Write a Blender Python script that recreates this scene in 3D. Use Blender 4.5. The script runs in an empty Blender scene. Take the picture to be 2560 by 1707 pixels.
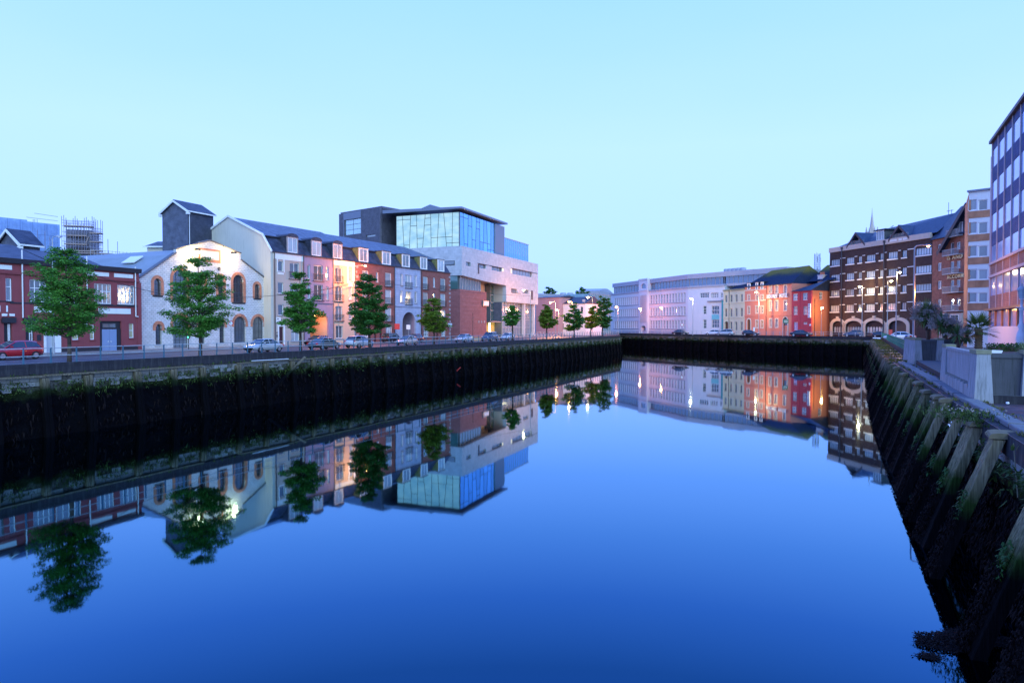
import bpy, bmesh, math, random
from math import sin, cos, pi, radians, atan2, sqrt, hypot
from mathutils import Vector, Matrix, noise
from mathutils.geometry import delaunay_2d_cdt
random.seed(7)
scene = bpy.context.scene
COL = scene.collection
# ------------------------------------------------------------------ camera
F = 1707.0                      # focal length in photo pixels (24 mm on a 36 mm frame)
PITCH = math.atan(38.5 / F)
CZ, WZ = 2.8, -4.9              # eye height over the street, water level
cam_data = bpy.data.cameras.new('camera'); cam = bpy.data.objects.new('camera', cam_data)
COL.objects.link(cam); scene.camera = cam
cam_data.sensor_width = 36; cam_data.lens = 24; cam_data.clip_start = .1; cam_data.clip_end = 6000
cam.location = (0, 0, CZ); cam.rotation_euler = (pi / 2 - PITCH, 0, 0)
# ------------------------------------------------------------------ world: clear dusk sky
world = bpy.data.worlds.new('World'); scene.world = world; world.use_nodes = True
wn, wl = world.node_tree.nodes, world.node_tree.links
wn.clear()
w_out = wn.new('ShaderNodeOutputWorld'); w_bg = wn.new('ShaderNodeBackground')
w_tc = wn.new('ShaderNodeTexCoord'); w_sep = wn.new('ShaderNodeSeparateXYZ')
w_ramp = wn.new('ShaderNodeValToRGB')
wl.new(w_tc.outputs['Generated'], w_sep.inputs[0])
w_ns = wn.new('ShaderNodeTexNoise'); w_ns.inputs['Scale'].default_value = 1.6; w_ns.inputs['Detail'].default_value = 3
w_mp = wn.new('ShaderNodeMapping'); w_mp.inputs['Scale'].default_value = (1, 1, 3.5)
wl.new(w_tc.outputs['Generated'], w_mp.inputs[0]); wl.new(w_mp.outputs[0], w_ns.inputs['Vector'])
w_ma = wn.new('ShaderNodeMath'); w_ma.operation = 'MULTIPLY_ADD'; w_ma.inputs[1].default_value = .10
wl.new(w_ns.outputs['Fac'], w_ma.inputs[0]); wl.new(w_sep.outputs['Z'], w_ma.inputs[2])
wl.new(w_ma.outputs[0], w_ramp.inputs[0])
el = w_ramp.color_ramp.elements
stops = [(0.0, (.42, .70, 1.75)), (.06, (.45, .75, 1.85)), (.13, (.54, .88, 2.05)), (.30, (.56, .90, 2.2)),
         (.46, (.42, .80, 2.3)), (.70, (.22, .58, 2.2)), (1.0, (.13, .40, 1.9))]
el[0].position = stops[0][0]; el[0].color = (*stops[0][1], 1)
el[1].position = stops[-1][0]; el[1].color = (*stops[-1][1], 1)
for p, c in stops[1:-1]:
    e = el.new(p); e.color = (*c, 1)
w_bg.inputs['Strength'].default_value = 1.0
wl.new(w_ramp.outputs[0], w_bg.inputs[0]); wl.new(w_bg.outputs[0], w_out.inputs[0])
# very soft fill sun from behind the camera, added to whiten the walls
sun_d = bpy.data.lights.new('fill_sun', 'SUN'); sun_d.energy = 2.95; sun_d.angle = radians(70); sun_d.color = (.62, .93, 1)
sun = bpy.data.objects.new('fill_sun', sun_d); COL.objects.link(sun)
sun.rotation_euler = Vector((-.32, .92, -.42)).to_track_quat('-Z', 'Y').to_euler()
scene.view_settings.view_transform = 'Standard'; scene.view_settings.look = 'None'
scene.view_settings.exposure = 0; scene.view_settings.gamma = 1
try: scene.view_settings.use_curve_mapping = False
except Exception: pass
# ------------------------------------------------------------------ geometry helpers
def ray(x, y):
    dx, dy = (x - 1280) / F, (853.5 - y) / F
    c, s = cos(PITCH), sin(PITCH)
    return Vector((dx, c + dy * s, -s + dy * c))
def G(x, y, z=0.0):
    r = ray(x, y); t = (z - CZ) / r.z
    return Vector((r.x * t, r.y * t, z))
def K(x, k):
    return Vector(((x - 1280) / k, F / k))
def at_depth(x, y, Z):
    r = ray(x, y); t = Z / r.y
    return Vector((r.x * t, Z, CZ + r.z * t))
QM, QC = .434, 53.2                       # left quay edge: X = QM*Y - QC
def L(x, c=QC, m=QM):
    Z = c / (m - (x - 1280) / F); return Vector(((x - 1280) / F * Z, Z))
QU = Vector((QM, 1)).normalized(); QN = Vector((QU.y, -QU.x))     # along the quay, towards the river
def solve(P, d, x):
    r = (x - 1280) / F; return (r * P.y - P.x) / (d.x - r * d.y)
class Face:
    def __init__(s, A, B):
        s.A, s.B = Vector(A), Vector(B); s.u = (s.B - s.A).normalized(); s.n = Vector((s.u.y, -s.u.x)); s.W = (s.B - s.A).length
    def at(s, x, y, off=0.0):
        r = ray(x, y); A = s.A + s.n * off
        t = A.dot(s.n) / (r.x * s.n.x + r.y * s.n.y)
        p = Vector((r.x * t, r.y * t))
        return (p - s.A).dot(s.u), CZ + r.z * t
    def rect(s, x0, y0, x1, y1, off=0.0):
        ym, xm = (y0 + y1) / 2, (x0 + x1) / 2
        return s.at(x0, ym, off)[0], s.at(xm, y1, off)[1], s.at(x1, ym, off)[0], s.at(xm, y0, off)[1]
    def pt(s, a, d=0.0, z=0.0):
        p = s.A + s.u * a - s.n * d; return Vector((p.x, p.y, z))
def zm(ox, oy, k): return lambda x, y: (ox + x * k, oy + y * k)
z1 = zm(0, 480, .2934); z2 = zm(340, 480, .2934); z3 = zm(640, 520, .2424); z4 = zm(830, 490, .2552); z5 = zm(1100, 500, .2423)
z6 = zm(1320, 660, .12755); z7 = zm(1500, 660, .12755); z8 = zm(1780, 650, .13605); z9 = zm(2040, 500, .2424); z10 = zm(2280, 240, .3955)
# ------------------------------------------------------------------ objects
def meta(o, label=None, cat=None, group=None, kind=None):
    if label: o['label'] = label
    if cat: o['category'] = cat
    if group: o['group'] = group
    if kind: o['kind'] = kind
    return o
def empty(name, loc=(0, 0, 0), rz=0.0, label=None, cat=None, group=None):
    o = bpy.data.objects.new(name, None); COL.objects.link(o); o.location = loc; o.rotation_euler = (0, 0, rz)
    o.empty_display_size = .3
    return meta(o, label, cat, group)
def face_empty(name, f, label, cat, group=None):
    return empty(name, (f.A.x, f.A.y, 0), atan2(f.u.y, f.u.x), label, cat, group)
class MB:
    def __init__(s): s.v, s.f = [], []
    def add(s, vs, fs):
        n = len(s.v); s.v += [tuple(p) for p in vs]; s.f += [tuple(i + n for i in f) for f in fs]; return s
    def box(s, x0, y0, z0, x1, y1, z1):
        if x0 > x1: x0, x1 = x1, x0
        if y0 > y1: y0, y1 = y1, y0
        if z0 > z1: z0, z1 = z1, z0
        return s.add([(x0, y0, z0), (x1, y0, z0), (x1, y1, z0), (x0, y1, z0), (x0, y0, z1), (x1, y0, z1), (x1, y1, z1), (x0, y1, z1)],
                     [(0, 3, 2, 1), (4, 5, 6, 7), (0, 1, 5, 4), (1, 2, 6, 5), (2, 3, 7, 6), (3, 0, 4, 7)])
    def quad(s, a, b, c, d): return s.add([a, b, c, d], [(0, 1, 2, 3)])
    def prism(s, poly, y0, y1):
        """poly in (x,z), extruded in y"""
        n = len(poly)
        vs = [(x, y0, z) for x, z in poly] + [(x, y1, z) for x, z in poly]
        return s.add(vs, [tuple(range(n)), tuple(range(2 * n - 1, n - 1, -1))] + [(i, n + i, n + (i + 1) % n, (i + 1) % n) for i in range(n)])
    def prismx(s, poly, x0, x1):
        n = len(poly)
        vs = [(x0, y, z) for y, z in poly] + [(x1, y, z) for y, z in poly]
        return s.add(vs, [tuple(range(n - 1, -1, -1)), tuple(range(n, 2 * n))] + [((i + 1) % n, n + (i + 1) % n, n + i, i) for i in range(n)])
    def tube(s, p, q, r, r2=None, n=8, caps=True):
        p, q = Vector(p), Vector(q); r2 = r if r2 is None else r2
        d = (q - p).normalized(); a = d.orthogonal().normalized(); b = d.cross(a)
        vs = [p + (a * cos(2 * pi * i / n) + b * sin(2 * pi * i / n)) * r for i in range(n)] + [q + (a * cos(2 * pi * i / n) + b * sin(2 * pi * i / n)) * r2 for i in range(n)]
        fs = [(i, (i + 1) % n, n + (i + 1) % n, n + i) for i in range(n)]
        if caps: fs += [tuple(range(n - 1, -1, -1)), tuple(range(n, 2 * n))]
        return s.add(vs, fs)
    def path(s, pts, r, n=6):
        for a, b in zip(pts[:-1], pts[1:]): s.tube(a, b, r, n=n)
        return s
    def lathe(s, prof, n=12, c=(0, 0, 0)):
        vs = []
        for r, z in prof: vs += [(c[0] + r * cos(2 * pi * i / n), c[1] + r * sin(2 * pi * i / n), c[2] + z) for i in range(n)]
        fs = []
        for j in range(len(prof) - 1):
            fs += [(j * n + i, j * n + (i + 1) % n, (j + 1) * n + (i + 1) % n, (j + 1) * n + i) for i in range(n)]
        fs += [tuple(range(n - 1, -1, -1)), tuple(range((len(prof) - 1) * n, len(prof) * n))]
        return s.add(vs, fs)
    def plate(s, outer, holes, y0, y1):
        """polygon with holes in (x,z) turned into a slab from y0 (front) to y1, with reveals"""
        pts, edges = [], []
        for poly in [outer] + holes:
            b = len(pts); n = len(poly); pts += [Vector(p) for p in poly]; edges += [(b + i, b + (i + 1) % n) for i in range(n)]
        vo, eo, fo, *_ = delaunay_2d_cdt(pts, edges, [], 1, 1e-4)
        def inside(p, poly):
            c = False; j = len(poly) - 1
            for i in range(len(poly)):
                (xi, yi), (xj, yj) = poly[i], poly[j]
                if (yi > p[1]) != (yj > p[1]) and p[0] < (xj - xi) * (p[1] - yi) / (yj - yi) + xi: c = not c
                j = i
            return c
        boxes = [(min(p[0] for p in h), max(p[0] for p in h), min(p[1] for p in h), max(p[1] for p in h), h) for h in holes]
        for t in fo:
            c = (sum(vo[i][0] for i in t) / len(t), sum(vo[i][1] for i in t) / len(t))
            if not inside(c, outer): continue
            if any(b[0] < c[0] < b[1] and b[2] < c[1] < b[3] and inside(c, b[4]) for b in boxes): continue
            P = [vo[i] for i in t]
            ar = sum(P[i][0] * P[(i + 1) % len(P)][1] - P[(i + 1) % len(P)][0] * P[i][1] for i in range(len(P)))
            if ar < 0: P = P[::-1]
            s.add([(p[0], y0, p[1]) for p in P], [tuple(range(len(P)))])
        for poly, hole in [(outer, False)] + [(h, True) for h in holes]:
            ar = sum(poly[i][0] * poly[(i + 1) % len(poly)][1] - poly[(i + 1) % len(poly)][0] * poly[i][1] for i in range(len(poly)))
            P = list(poly) if (ar > 0) != hole else list(poly)[::-1]
            n = len(P)
            s.add([(x, y0, z) for x, z in P] + [(x, y1, z) for x, z in P], [(i, n + i, n + (i + 1) % n, (i + 1) % n) for i in range(n)])
        return s
    def mesh(s, name, mat, smooth=False):
        me = bpy.data.meshes.new(name); me.from_pydata(s.v, [], s.f)
        if mat: me.materials.append(mat)
        if smooth: me.polygons.foreach_set('use_smooth', [True] * len(me.polygons))
        me.update(); return me
    def build(s, name, mat, parent=None, label=None, cat=None, group=None, kind=None, loc=None, smooth=False, rz=0.0):
        return link(name, s.mesh(name, mat, smooth), parent, label, cat, group, kind, loc, rz)
def link(name, me, parent=None, label=None, cat=None, group=None, kind=None, loc=None, rz=0.0):
    o = bpy.data.objects.new(name, me); COL.objects.link(o)
    if parent: o.parent = parent
    if loc is not None: o.location = loc
    if rz: o.rotation_euler = (0, 0, rz)
    return meta(o, label, cat, group, kind)
def rpoly(x0, z0, x1, z1): return [(x0, z0), (x1, z0), (x1, z1), (x0, z1)]
def archpoly(x0, z0, x1, z1, n=10, rise=None):
    """rectangle with an arched head reaching z1"""
    w = (x1 - x0) / 2; cx = (x0 + x1) / 2; h = w if rise is None else rise
    h = min(h, (z1 - z0) * .95)
    return [(x0, z0), (x1, z0)] + [(cx + w * cos(pi * i / n), z1 - h + h * sin(pi * i / n)) for i in range(n + 1)]
def text_mesh(txt, size, mat, depth=.05, bold=0.0, align='LEFT', sp=1.0):
    cu = bpy.data.curves.new('lettering', 'FONT'); cu.body = txt; cu.size = size; cu.extrude = depth / 2; cu.offset = bold; cu.align_x = align
    cu.resolution_u = 3; cu.space_character = sp
    ob = bpy.data.objects.new('lettering', cu); COL.objects.link(ob)
    dg = bpy.context.evaluated_depsgraph_get(); dg.update()
    me = bpy.data.meshes.new_from_object(ob.evaluated_get(dg))
    bpy.data.objects.remove(ob); me.materials.clear(); me.materials.append(mat)
    return me
def lettering(name, txt, size, mat, parent, x, y, z, depth=.05, bold=0.0, sx=1.0, align='LEFT', sp=1.0):
    o = link(name, text_mesh(txt, size, mat, depth, bold, align, sp), parent, loc=(x, y, z))
    o.rotation_euler = (pi / 2, 0, 0); o.scale = (sx, 1, 1); return o
# ------------------------------------------------------------------ materials
MATS = {}
def new_mat(name):
    m = bpy.data.materials.new(name); m.use_nodes = True; nt = m.node_tree
    return m, nt.nodes, nt.links, nt.nodes['Principled BSDF']
def wall(name, col, rough=.85, var=.12, scale=1.2, bump=.15, streak=.0, stain=(.10, .10, .08), spec=.3, fine=30, sf=1.0):
    """painted or rendered surface: uneven tone, vertical rain streaks, fine grain"""
    if name in MATS: return MATS[name]
    m, N, Lk, b = new_mat(name)
    tc = N.new('ShaderNodeTexCoord')
    n1 = N.new('ShaderNodeTexNoise'); n1.inputs['Scale'].default_value = scale; n1.inputs['Detail'].default_value = 6
    Lk.new(tc.outputs['Object'], n1.inputs['Vector'])
    mx = N.new('ShaderNodeMixRGB'); mx.blend_type = 'MIX'
    mx.inputs[1].default_value = (*[c * (1 - var) for c in col], 1); mx.inputs[2].default_value = (*[min(1, c * (1 + var)) for c in col], 1)
    Lk.new(n1.outputs['Fac'], mx.inputs[0]); out = mx.outputs[0]
    if streak > 0:
        mp = N.new('ShaderNodeMapping'); mp.inputs['Scale'].default_value = (2.2 * sf, 2.2 * sf, .22 * sf ** .5)
        n2 = N.new('ShaderNodeTexNoise'); n2.inputs['Scale'].default_value = 1.4; n2.inputs['Detail'].default_value = 8; n2.inputs['Roughness'].default_value = .7
        Lk.new(tc.outputs['Object'], mp.inputs[0]); Lk.new(mp.outputs[0], n2.inputs['Vector'])
        r = N.new('ShaderNodeValToRGB'); r.color_ramp.elements[0].position = .5; r.color_ramp.elements[1].position = .75
        r.color_ramp.elements[1].color = (streak, streak, streak, 1); r.color_ramp.elements[0].color = (0, 0, 0, 1)
        Lk.new(n2.outputs['Fac'], r.inputs[0])
        m2 = N.new('ShaderNodeMixRGB'); m2.inputs[2].default_value = (*stain, 1); Lk.new(r.outputs[0], m2.inputs[0]); Lk.new(out, m2.inputs[1]); out = m2.outputs[0]
    Lk.new(out, b.inputs['Base Color'])
    b.inputs['Roughness'].default_value = rough; b.inputs['Specular IOR Level'].default_value = spec
    if bump > 0:
        n3 = N.new('ShaderNodeTexNoise'); n3.inputs['Scale'].default_value = fine; n3.inputs['Detail'].default_value = 4
        Lk.new(tc.outputs['Object'], n3.inputs['Vector'])
        bp = N.new('ShaderNodeBump'); bp.inputs['Strength'].default_value = bump; bp.inputs['Distance'].default_value = .02
        Lk.new(n3.outputs['Fac'], bp.inputs['Height']); Lk.new(bp.outputs[0], b.inputs['Normal'])
    MATS[name] = m; return m
def brick(name, c1, c2, mortar, bw=.24, bh=.085, mo=.012, axes='xz', bump=.4, rough=.85, var=.25, soften=.0):
    if name in MATS: return MATS[name]
    m, N, Lk, b = new_mat(name)
    tc = N.new('ShaderNodeTexCoord'); sp = N.new('ShaderNodeSeparateXYZ'); cb = N.new('ShaderNodeCombineXYZ')
    Lk.new(tc.outputs['Object'], sp.inputs[0])
    if axes == 'xz':
        ad = N.new('ShaderNodeMath'); ad.operation = 'ADD'; Lk.new(sp.outputs['X'], ad.inputs[0]); Lk.new(sp.outputs['Y'], ad.inputs[1])
        Lk.new(ad.outputs[0], cb.inputs['X']); Lk.new(sp.outputs['Z'], cb.inputs['Y'])
    else:
        Lk.new(sp.outputs['X'], cb.inputs['X']); Lk.new(sp.outputs['Y'], cb.inputs['Y'])
    t = N.new('ShaderNodeTexBrick'); Lk.new(cb.outputs[0], t.inputs['Vector'])
    t.inputs['Color1'].default_value = (*c1, 1); t.inputs['Color2'].default_value = (*c2, 1); t.inputs['Mortar'].default_value = (*mortar, 1)
    t.inputs['Scale'].default_value = 1; t.inputs['Mortar Size'].default_value = mo; t.inputs['Brick Width'].default_value = bw; t.inputs['Row Height'].default_value = bh
    n1 = N.new('ShaderNodeTexNoise'); n1.inputs['Scale'].default_value = 1.1; n1.inputs['Detail'].default_value = 8; Lk.new(tc.outputs['Object'], n1.inputs['Vector'])
    r = N.new('ShaderNodeMapRange'); r.inputs[1].default_value = .3; r.inputs[2].default_value = .7; r.inputs[3].default_value = 1 - var; r.inputs[4].default_value = 1 + var
    Lk.new(n1.outputs['Fac'], r.inputs[0])
    mx = N.new('ShaderNodeMixRGB'); mx.blend_type = 'MULTIPLY'; mx.inputs[0].default_value = 1
    Lk.new(t.outputs['Color'], mx.inputs[1]); Lk.new(r.outputs[0], mx.inputs[2]); Lk.new(mx.outputs[0], b.inputs['Base Color'])
    bp = N.new('ShaderNodeBump'); bp.inputs['Strength'].default_value = bump; bp.inputs['Distance'].default_value = .02; bp.invert = True
    Lk.new(t.outputs['Fac'], bp.inputs['Height']); Lk.new(bp.outputs[0], b.inputs['Normal'])
    b.inputs['Roughness'].default_value = rough; b.inputs['Specular IOR Level'].default_value = .25
    MATS[name] = m; return m
def glass(name, col, rough=.08, spec=.8, wob=.03, var=.5, coat=0.0):
    """window glass with whatever stands dimly behind it; panes vary from one another"""
    if name in MATS: return MATS[name]
    m, N, Lk, b = new_mat(name)
    oi = N.new('ShaderNodeObjectInfo'); tc = N.new('ShaderNodeTexCoord')
    n1 = N.new('ShaderNodeTexNoise'); n1.inputs['Scale'].default_value = .9; n1.inputs['Detail'].default_value = 3; Lk.new(tc.outputs['Object'], n1.inputs['Vector'])
    ad = N.new('ShaderNodeMath'); ad.operation = 'ADD'; Lk.new(oi.outputs['Random'], ad.inputs[0]); Lk.new(n1.outputs['Fac'], ad.inputs[1])
    r = N.new('ShaderNodeMapRange'); r.inputs[1].default_value = .3; r.inputs[2].default_value = 1.7; r.inputs[3].default_value = 1 - var; r.inputs[4].default_value = 1 + var
    Lk.new(ad.outputs[0], r.inputs[0])
    mx = N.new('ShaderNodeMixRGB'); mx.blend_type = 'MULTIPLY'; mx.inputs[0].default_value = 1; mx.inputs[1].default_value = (*col, 1); Lk.new(r.outputs[0], mx.inputs[2])
    Lk.new(mx.outputs[0], b.inputs['Base Color']); b.inputs['Roughness'].default_value = rough; b.inputs['Specular IOR Level'].default_value = spec
    b.inputs['IOR'].default_value = 1.5 + .3 * (spec > .7)
    n2 = N.new('ShaderNodeTexNoise'); n2.inputs['Scale'].default_value = 1.3; Lk.new(tc.outputs['Object'], n2.inputs['Vector'])
    bp = N.new('ShaderNodeBump'); bp.inputs['Strength'].default_value = wob; bp.inputs['Distance'].default_value = .1; Lk.new(n2.outputs['Fac'], bp.inputs['Height']); Lk.new(bp.outputs[0], b.inputs['Normal'])
    MATS[name] = m; return m
def plain(name, col, rough=.5, metal=0.0, spec=.5, coat=0.0):
    if name in MATS: return MATS[name]
    m, N, Lk, b = new_mat(name); b.inputs['Base Color'].default_value = (*col, 1); b.inputs['Roughness'].default_value = rough
    b.inputs['Metallic'].default_value = metal; b.inputs['Specular IOR Level'].default_value = spec; b.inputs['Coat Weight'].default_value = coat
    b.inputs['Coat Roughness'].default_value = .06
    tc = N.new('ShaderNodeTexCoord'); n1 = N.new('ShaderNodeTexNoise'); n1.inputs['Scale'].default_value = 7; n1.inputs['Detail'].default_value = 4; Lk.new(tc.outputs['Object'], n1.inputs['Vector'])
    r = N.new('ShaderNodeMapRange'); r.inputs[3].default_value = rough * .8; r.inputs[4].default_value = min(1, rough * 1.25); Lk.new(n1.outputs['Fac'], r.inputs[0]); Lk.new(r.outputs[0], b.inputs['Roughness'])
    MATS[name] = m; return m
def glow(name, col, strength):
    if name in MATS: return MATS[name]
    m, N, Lk, b = new_mat(name); b.inputs['Base Color'].default_value = (*col, 1)
    b.inputs['Emission Color'].default_value = (*col, 1); b.inputs['Emission Strength'].default_value = strength
    MATS[name] = m; return m
def leafmat(name, dark, light, trans=.25, scale=1.2, rough=.6, spec=.25):
    if name in MATS: return MATS[name]
    m, N, Lk, b = new_mat(name); ge = N.new('ShaderNodeNewGeometry'); tc = N.new('ShaderNodeTexCoord')
    n1 = N.new('ShaderNodeTexNoise'); n1.inputs['Scale'].default_value = scale; n1.inputs['Detail'].default_value = 3; Lk.new(tc.outputs['Object'], n1.inputs['Vector'])
    ad = N.new('ShaderNodeMath'); ad.operation = 'MULTIPLY_ADD'; ad.inputs[1].default_value = .5; Lk.new(ge.outputs['Random Per Island'], ad.inputs[0]); Lk.new(n1.outputs['Fac'], ad.inputs[2])
    r = N.new('ShaderNodeValToRGB'); r.color_ramp.elements[0].position = .35; r.color_ramp.elements[1].position = .95
    r.color_ramp.elements[0].color = (*dark, 1); r.color_ramp.elements[1].color = (*light, 1)
    Lk.new(ad.outputs[0], r.inputs[0]); Lk.new(r.outputs[0], b.inputs['Base Color'])
    b.inputs['Roughness'].default_value = rough; b.inputs['Specular IOR Level'].default_value = spec
    tr = N.new('ShaderNodeBsdfTranslucent'); Lk.new(r.outputs[0], tr.inputs['Color']); ms = N.new('ShaderNodeMixShader'); ms.inputs[0].default_value = trans
    out = N['Material Output']; Lk.new(b.outputs[0], ms.inputs[1]); Lk.new(tr.outputs[0], ms.inputs[2]); Lk.new(ms.outputs[0], out.inputs['Surface'])
    MATS[name] = m; return m
def point(loc, energy, col, radius=.12, parent=None, spot=None):
    d = bpy.data.lights.new('lamp_light', 'SPOT' if spot else 'POINT'); d.energy = energy; d.color = col; d.shadow_soft_size = radius
    o = bpy.data.objects.new('lamp_light', d); COL.objects.link(o); o.location = loc
    if parent: o.parent = parent
    if spot: d.spot_size = radians(spot[0]); d.spot_blend = .6; o.rotation_euler = Vector(spot[1]).to_track_quat('-Z', 'Y').to_euler()
    return o
SODIUM = (1.0, .36, .10); WARM = (1.0, .70, .30); PALE = (1.0, .90, .62)
# ------------------------------------------------------------------ windows
WC = {}
def window(parent, x0, z0, x1, z1, y=.12, cols=1, rows=1, fm=None, gm=None, fw=.07, mw=.05, arch=False, rise=None, sill=None, name='window', cells=None, zsplit=None):
    """frame set y deep into the opening, a glass pane behind it, and an optional projecting sill"""
    w, h = x1 - x0, z1 - z0
    key = (round(w, 1), round(h, 1), cols, rows, fm.name, gm.name, fw, mw, arch, rise, zsplit)
    if key not in WC:
        w, h = max(.15, round(w, 1)), max(.2, round(h, 1))
        m = MB(); outer = archpoly(0, 0, w, h, rise=rise) if arch else rpoly(0, 0, w, h)
        inner = archpoly(fw, fw, w - fw, h - fw, rise=(None if rise is None else max(.05, rise - fw * .5))) if arch else rpoly(fw, fw, w - fw, h - fw)
        m.plate(outer, [inner], 0, .08)
        for i in range(1, cols): m.box(w * i / cols - mw / 2, .01, fw, w * i / cols + mw / 2, .07, h - (fw if not arch else min(h * .1, .3)))
        zs = [h * j / rows for j in range(1, rows)] if zsplit is None else [h * t for t in zsplit]
        for zz in zs: m.box(fw, .012, zz - mw / 2, w - fw, .072, zz + mw / 2)
        p = MB(); pp = archpoly(fw * .5, fw * .5, w - fw * .5, h - fw * .5, rise=rise) if arch else rpoly(fw * .5, fw * .5, w - fw * .5, h - fw * .5)
        p.prism(pp, .045, .06)
        WC[key] = (m.mesh('window_frame', fm), p.mesh('pane', gm), w, h)
    fr, pn, w2, h2 = WC[key]
    o = link(name, fr, parent, loc=(x0, y, z0)); o.scale = (w / w2, 1, h / h2)
    link('pane', pn, o)
    if sill:
        sk = ('sill', round(w, 1), sill.name)
        if sk not in WC: WC[sk] = MB().box(-.08, -.1, -.1, round(w, 1) + .08, .09, 0).mesh('sill', sill)
        q = link('sill', WC[sk], o, loc=(0, -y, 0))
    return o
# ================================================================== ground, river, streets
def flat(name, outer, holes, z, mat, **kw):
    m = MB(); m.plate([tuple(p) for p in outer], [[tuple(p) for p in h] for h in holes], 0, 0)
    g = MB(); vs, fs = [], []
    for f in m.f:
        P = [m.v[i] for i in f]
        n = len(vs)
        ar = sum(P[i][0] * P[(i + 1) % len(P)][2] - P[(i + 1) % len(P)][0] * P[i][2] for i in range(len(P)))
        if abs(ar) < 1e-6: continue
        if ar < 0: P = P[::-1]
        vs += [(p[0], p[2], z) for p in P]; fs.append(tuple(range(n, n + len(P))))
    g.add(vs, fs); return g.build(name, mat, **kw)
P0 = Vector((QM * -80 - QC, -80)); P1 = Vector((30.7, 193.3)); P2 = Vector((39.6, 256)); Q1 = Vector((67.8, 197)); Q2 = Vector((87.5, 166))
RPTS = [Q2, Vector((32.7, 58.4)), Vector((19.45, 30.6)), Vector((13.05, 16.8)), Vector((6.0, 0)), Vector((-32, -80))]
RIVER = [P0, P1, P2, Q1] + RPTS
TERR = [Vector((89.6, 166)), Vector((34.4, 58.4)), Vector((20.6, 30.6)), Vector((19.3, 28.0)), Vector((60, 7.6)), Vector((60, -80))]
HOLE = [P0, P1, P2, Q1, Q2] + TERR
M_asph = wall('asphalt', (.050, .050, .056), rough=.55, var=.35, scale=.5, bump=.3, fine=18, spec=.5, streak=0)
M_ground = wall('urban_ground', (.10, .10, .10), var=.4, scale=.08, bump=.1)
M_pave = brick('paving_slabs', (.20, .19, .185), (.26, .245, .235), (.09, .09, .085), .6, .6, .012, axes='xy', bump=.25, rough=.6)
M_kerb = wall('kerb_stone', (.27, .26, .25), var=.2, bump=.2)
M_line = wall('road_paint', (.7, .7, .66), var=.15, bump=.1, rough=.6)
# river poly is CCW? the ground sheet is everything around it
flat('ground', [(-1800, -300), (1800, -300), (1800, 3000), (-1800, 3000)], [[tuple(p) for p in HOLE]], -.02, M_ground, kind='structure')
mw, N, Lk, b = new_mat('river_water')
N.remove(b); gl = N.new('ShaderNodeBsdfGlossy'); gl.inputs['Roughness'].default_value = .028
ge = N.new('ShaderNodeNewGeometry'); vm = N.new('ShaderNodeVectorMath'); vm.operation = 'DOT_PRODUCT'
Lk.new(ge.outputs['True Normal'], vm.inputs[0]); Lk.new(ge.outputs['Incoming'], vm.inputs[1])
rp = N.new('ShaderNodeValToRGB'); Lk.new(vm.outputs['Value'], rp.inputs[0])
WS = [(0, (.95, .96, .97)), (.035, (.80, .86, .85)), (.09, (.50, .62, .68)), (.15, (.34, .50, .58)), (.21, (.20, .37, .47)), (.29, (.11, .25, .35)), (.37, (.048, .145, .245)), (.45, (.021, .085, .145)), (1, (.01, .04, .08))]
e = rp.color_ramp.elements; e[0].color = (*WS[0][1], 1); e[1].position = 1; e[1].color = (*WS[-1][1], 1)
for p_, c_ in WS[1:-1]: q_ = e.new(p_); q_.color = (*c_, 1)
Lk.new(rp.outputs[0], gl.inputs['Color'])
tc = N.new('ShaderNodeTexCoord'); mp = N.new('ShaderNodeMapping'); mp.inputs['Scale'].default_value = (.55, .16, 1); n1 = N.new('ShaderNodeTexNoise'); n1.inputs['Scale'].default_value = 1; n1.inputs['Detail'].default_value = 3
Lk.new(tc.outputs['Object'], mp.inputs[0]); Lk.new(mp.outputs[0], n1.inputs['Vector'])
bp = N.new('ShaderNodeBump'); bp.inputs['Strength'].default_value = .06; bp.inputs['Distance'].default_value = .05; Lk.new(n1.outputs['Fac'], bp.inputs['Height']); Lk.new(bp.outputs[0], gl.inputs['Normal'])
Lk.new(gl.outputs[0], N['Material Output'].inputs['Surface'])
WATER = [P0 + Vector((-3, 0)), P1 + Vector((-3, 1)), P2 + Vector((-1, 4)), Q1 + Vector((2, 3)), Q2 + Vector((3, 1)), Vector((36, 57)), Vector((22, 30)), Vector((15.5, 16)), Vector((8.5, 0)), Vector((-29, -80))]
flat('river_water', WATER, [], WZ, mw, kind='structure')
def strip(name, ca, cb, ya, yb, z, mat, h=0, m=QM, kind='structure'):
    """band parallel to the left quay between offsets ca (river side) and cb"""
    pts = [(m * ya - ca, ya), (m * yb - ca, yb), (m * yb - cb, yb), (m * ya - cb, ya)]
    if h == 0: return flat(name, pts, [], z, mat, kind=kind)
    g = MB(); g.add([(x, y, z - h) for x, y in pts] + [(x, y, z) for x, y in pts], [(4, 5, 6, 7)[::-1] if False else (7, 6, 5, 4), (0, 1, 5, 4), (1, 2, 6, 5), (2, 3, 7, 6), (3, 0, 4, 7)])
    return g.build(name, mat, kind=kind)
strip('road', 55.6, 71.6, -60, 190, .004, M_asph)
strip('quay_path', 53.65, 55.6, -60, 192.5, .08, M_pave, h=.12)
strip('pavement', 71.6, 84, -60, 84, .12, M_pave, h=.16)
strip('pavement', 71.6, 84, 84, 96, .12, M_pave, h=.16)
K1 = K(684, 17.6); K2 = K(1126, 12.5)
fl = [(QM * 96 - 71.6, 96), (QM * 250 - 71.6, 250), (QM * 250 - 90, 250), (QM * 96 - 90, 96)]
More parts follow.
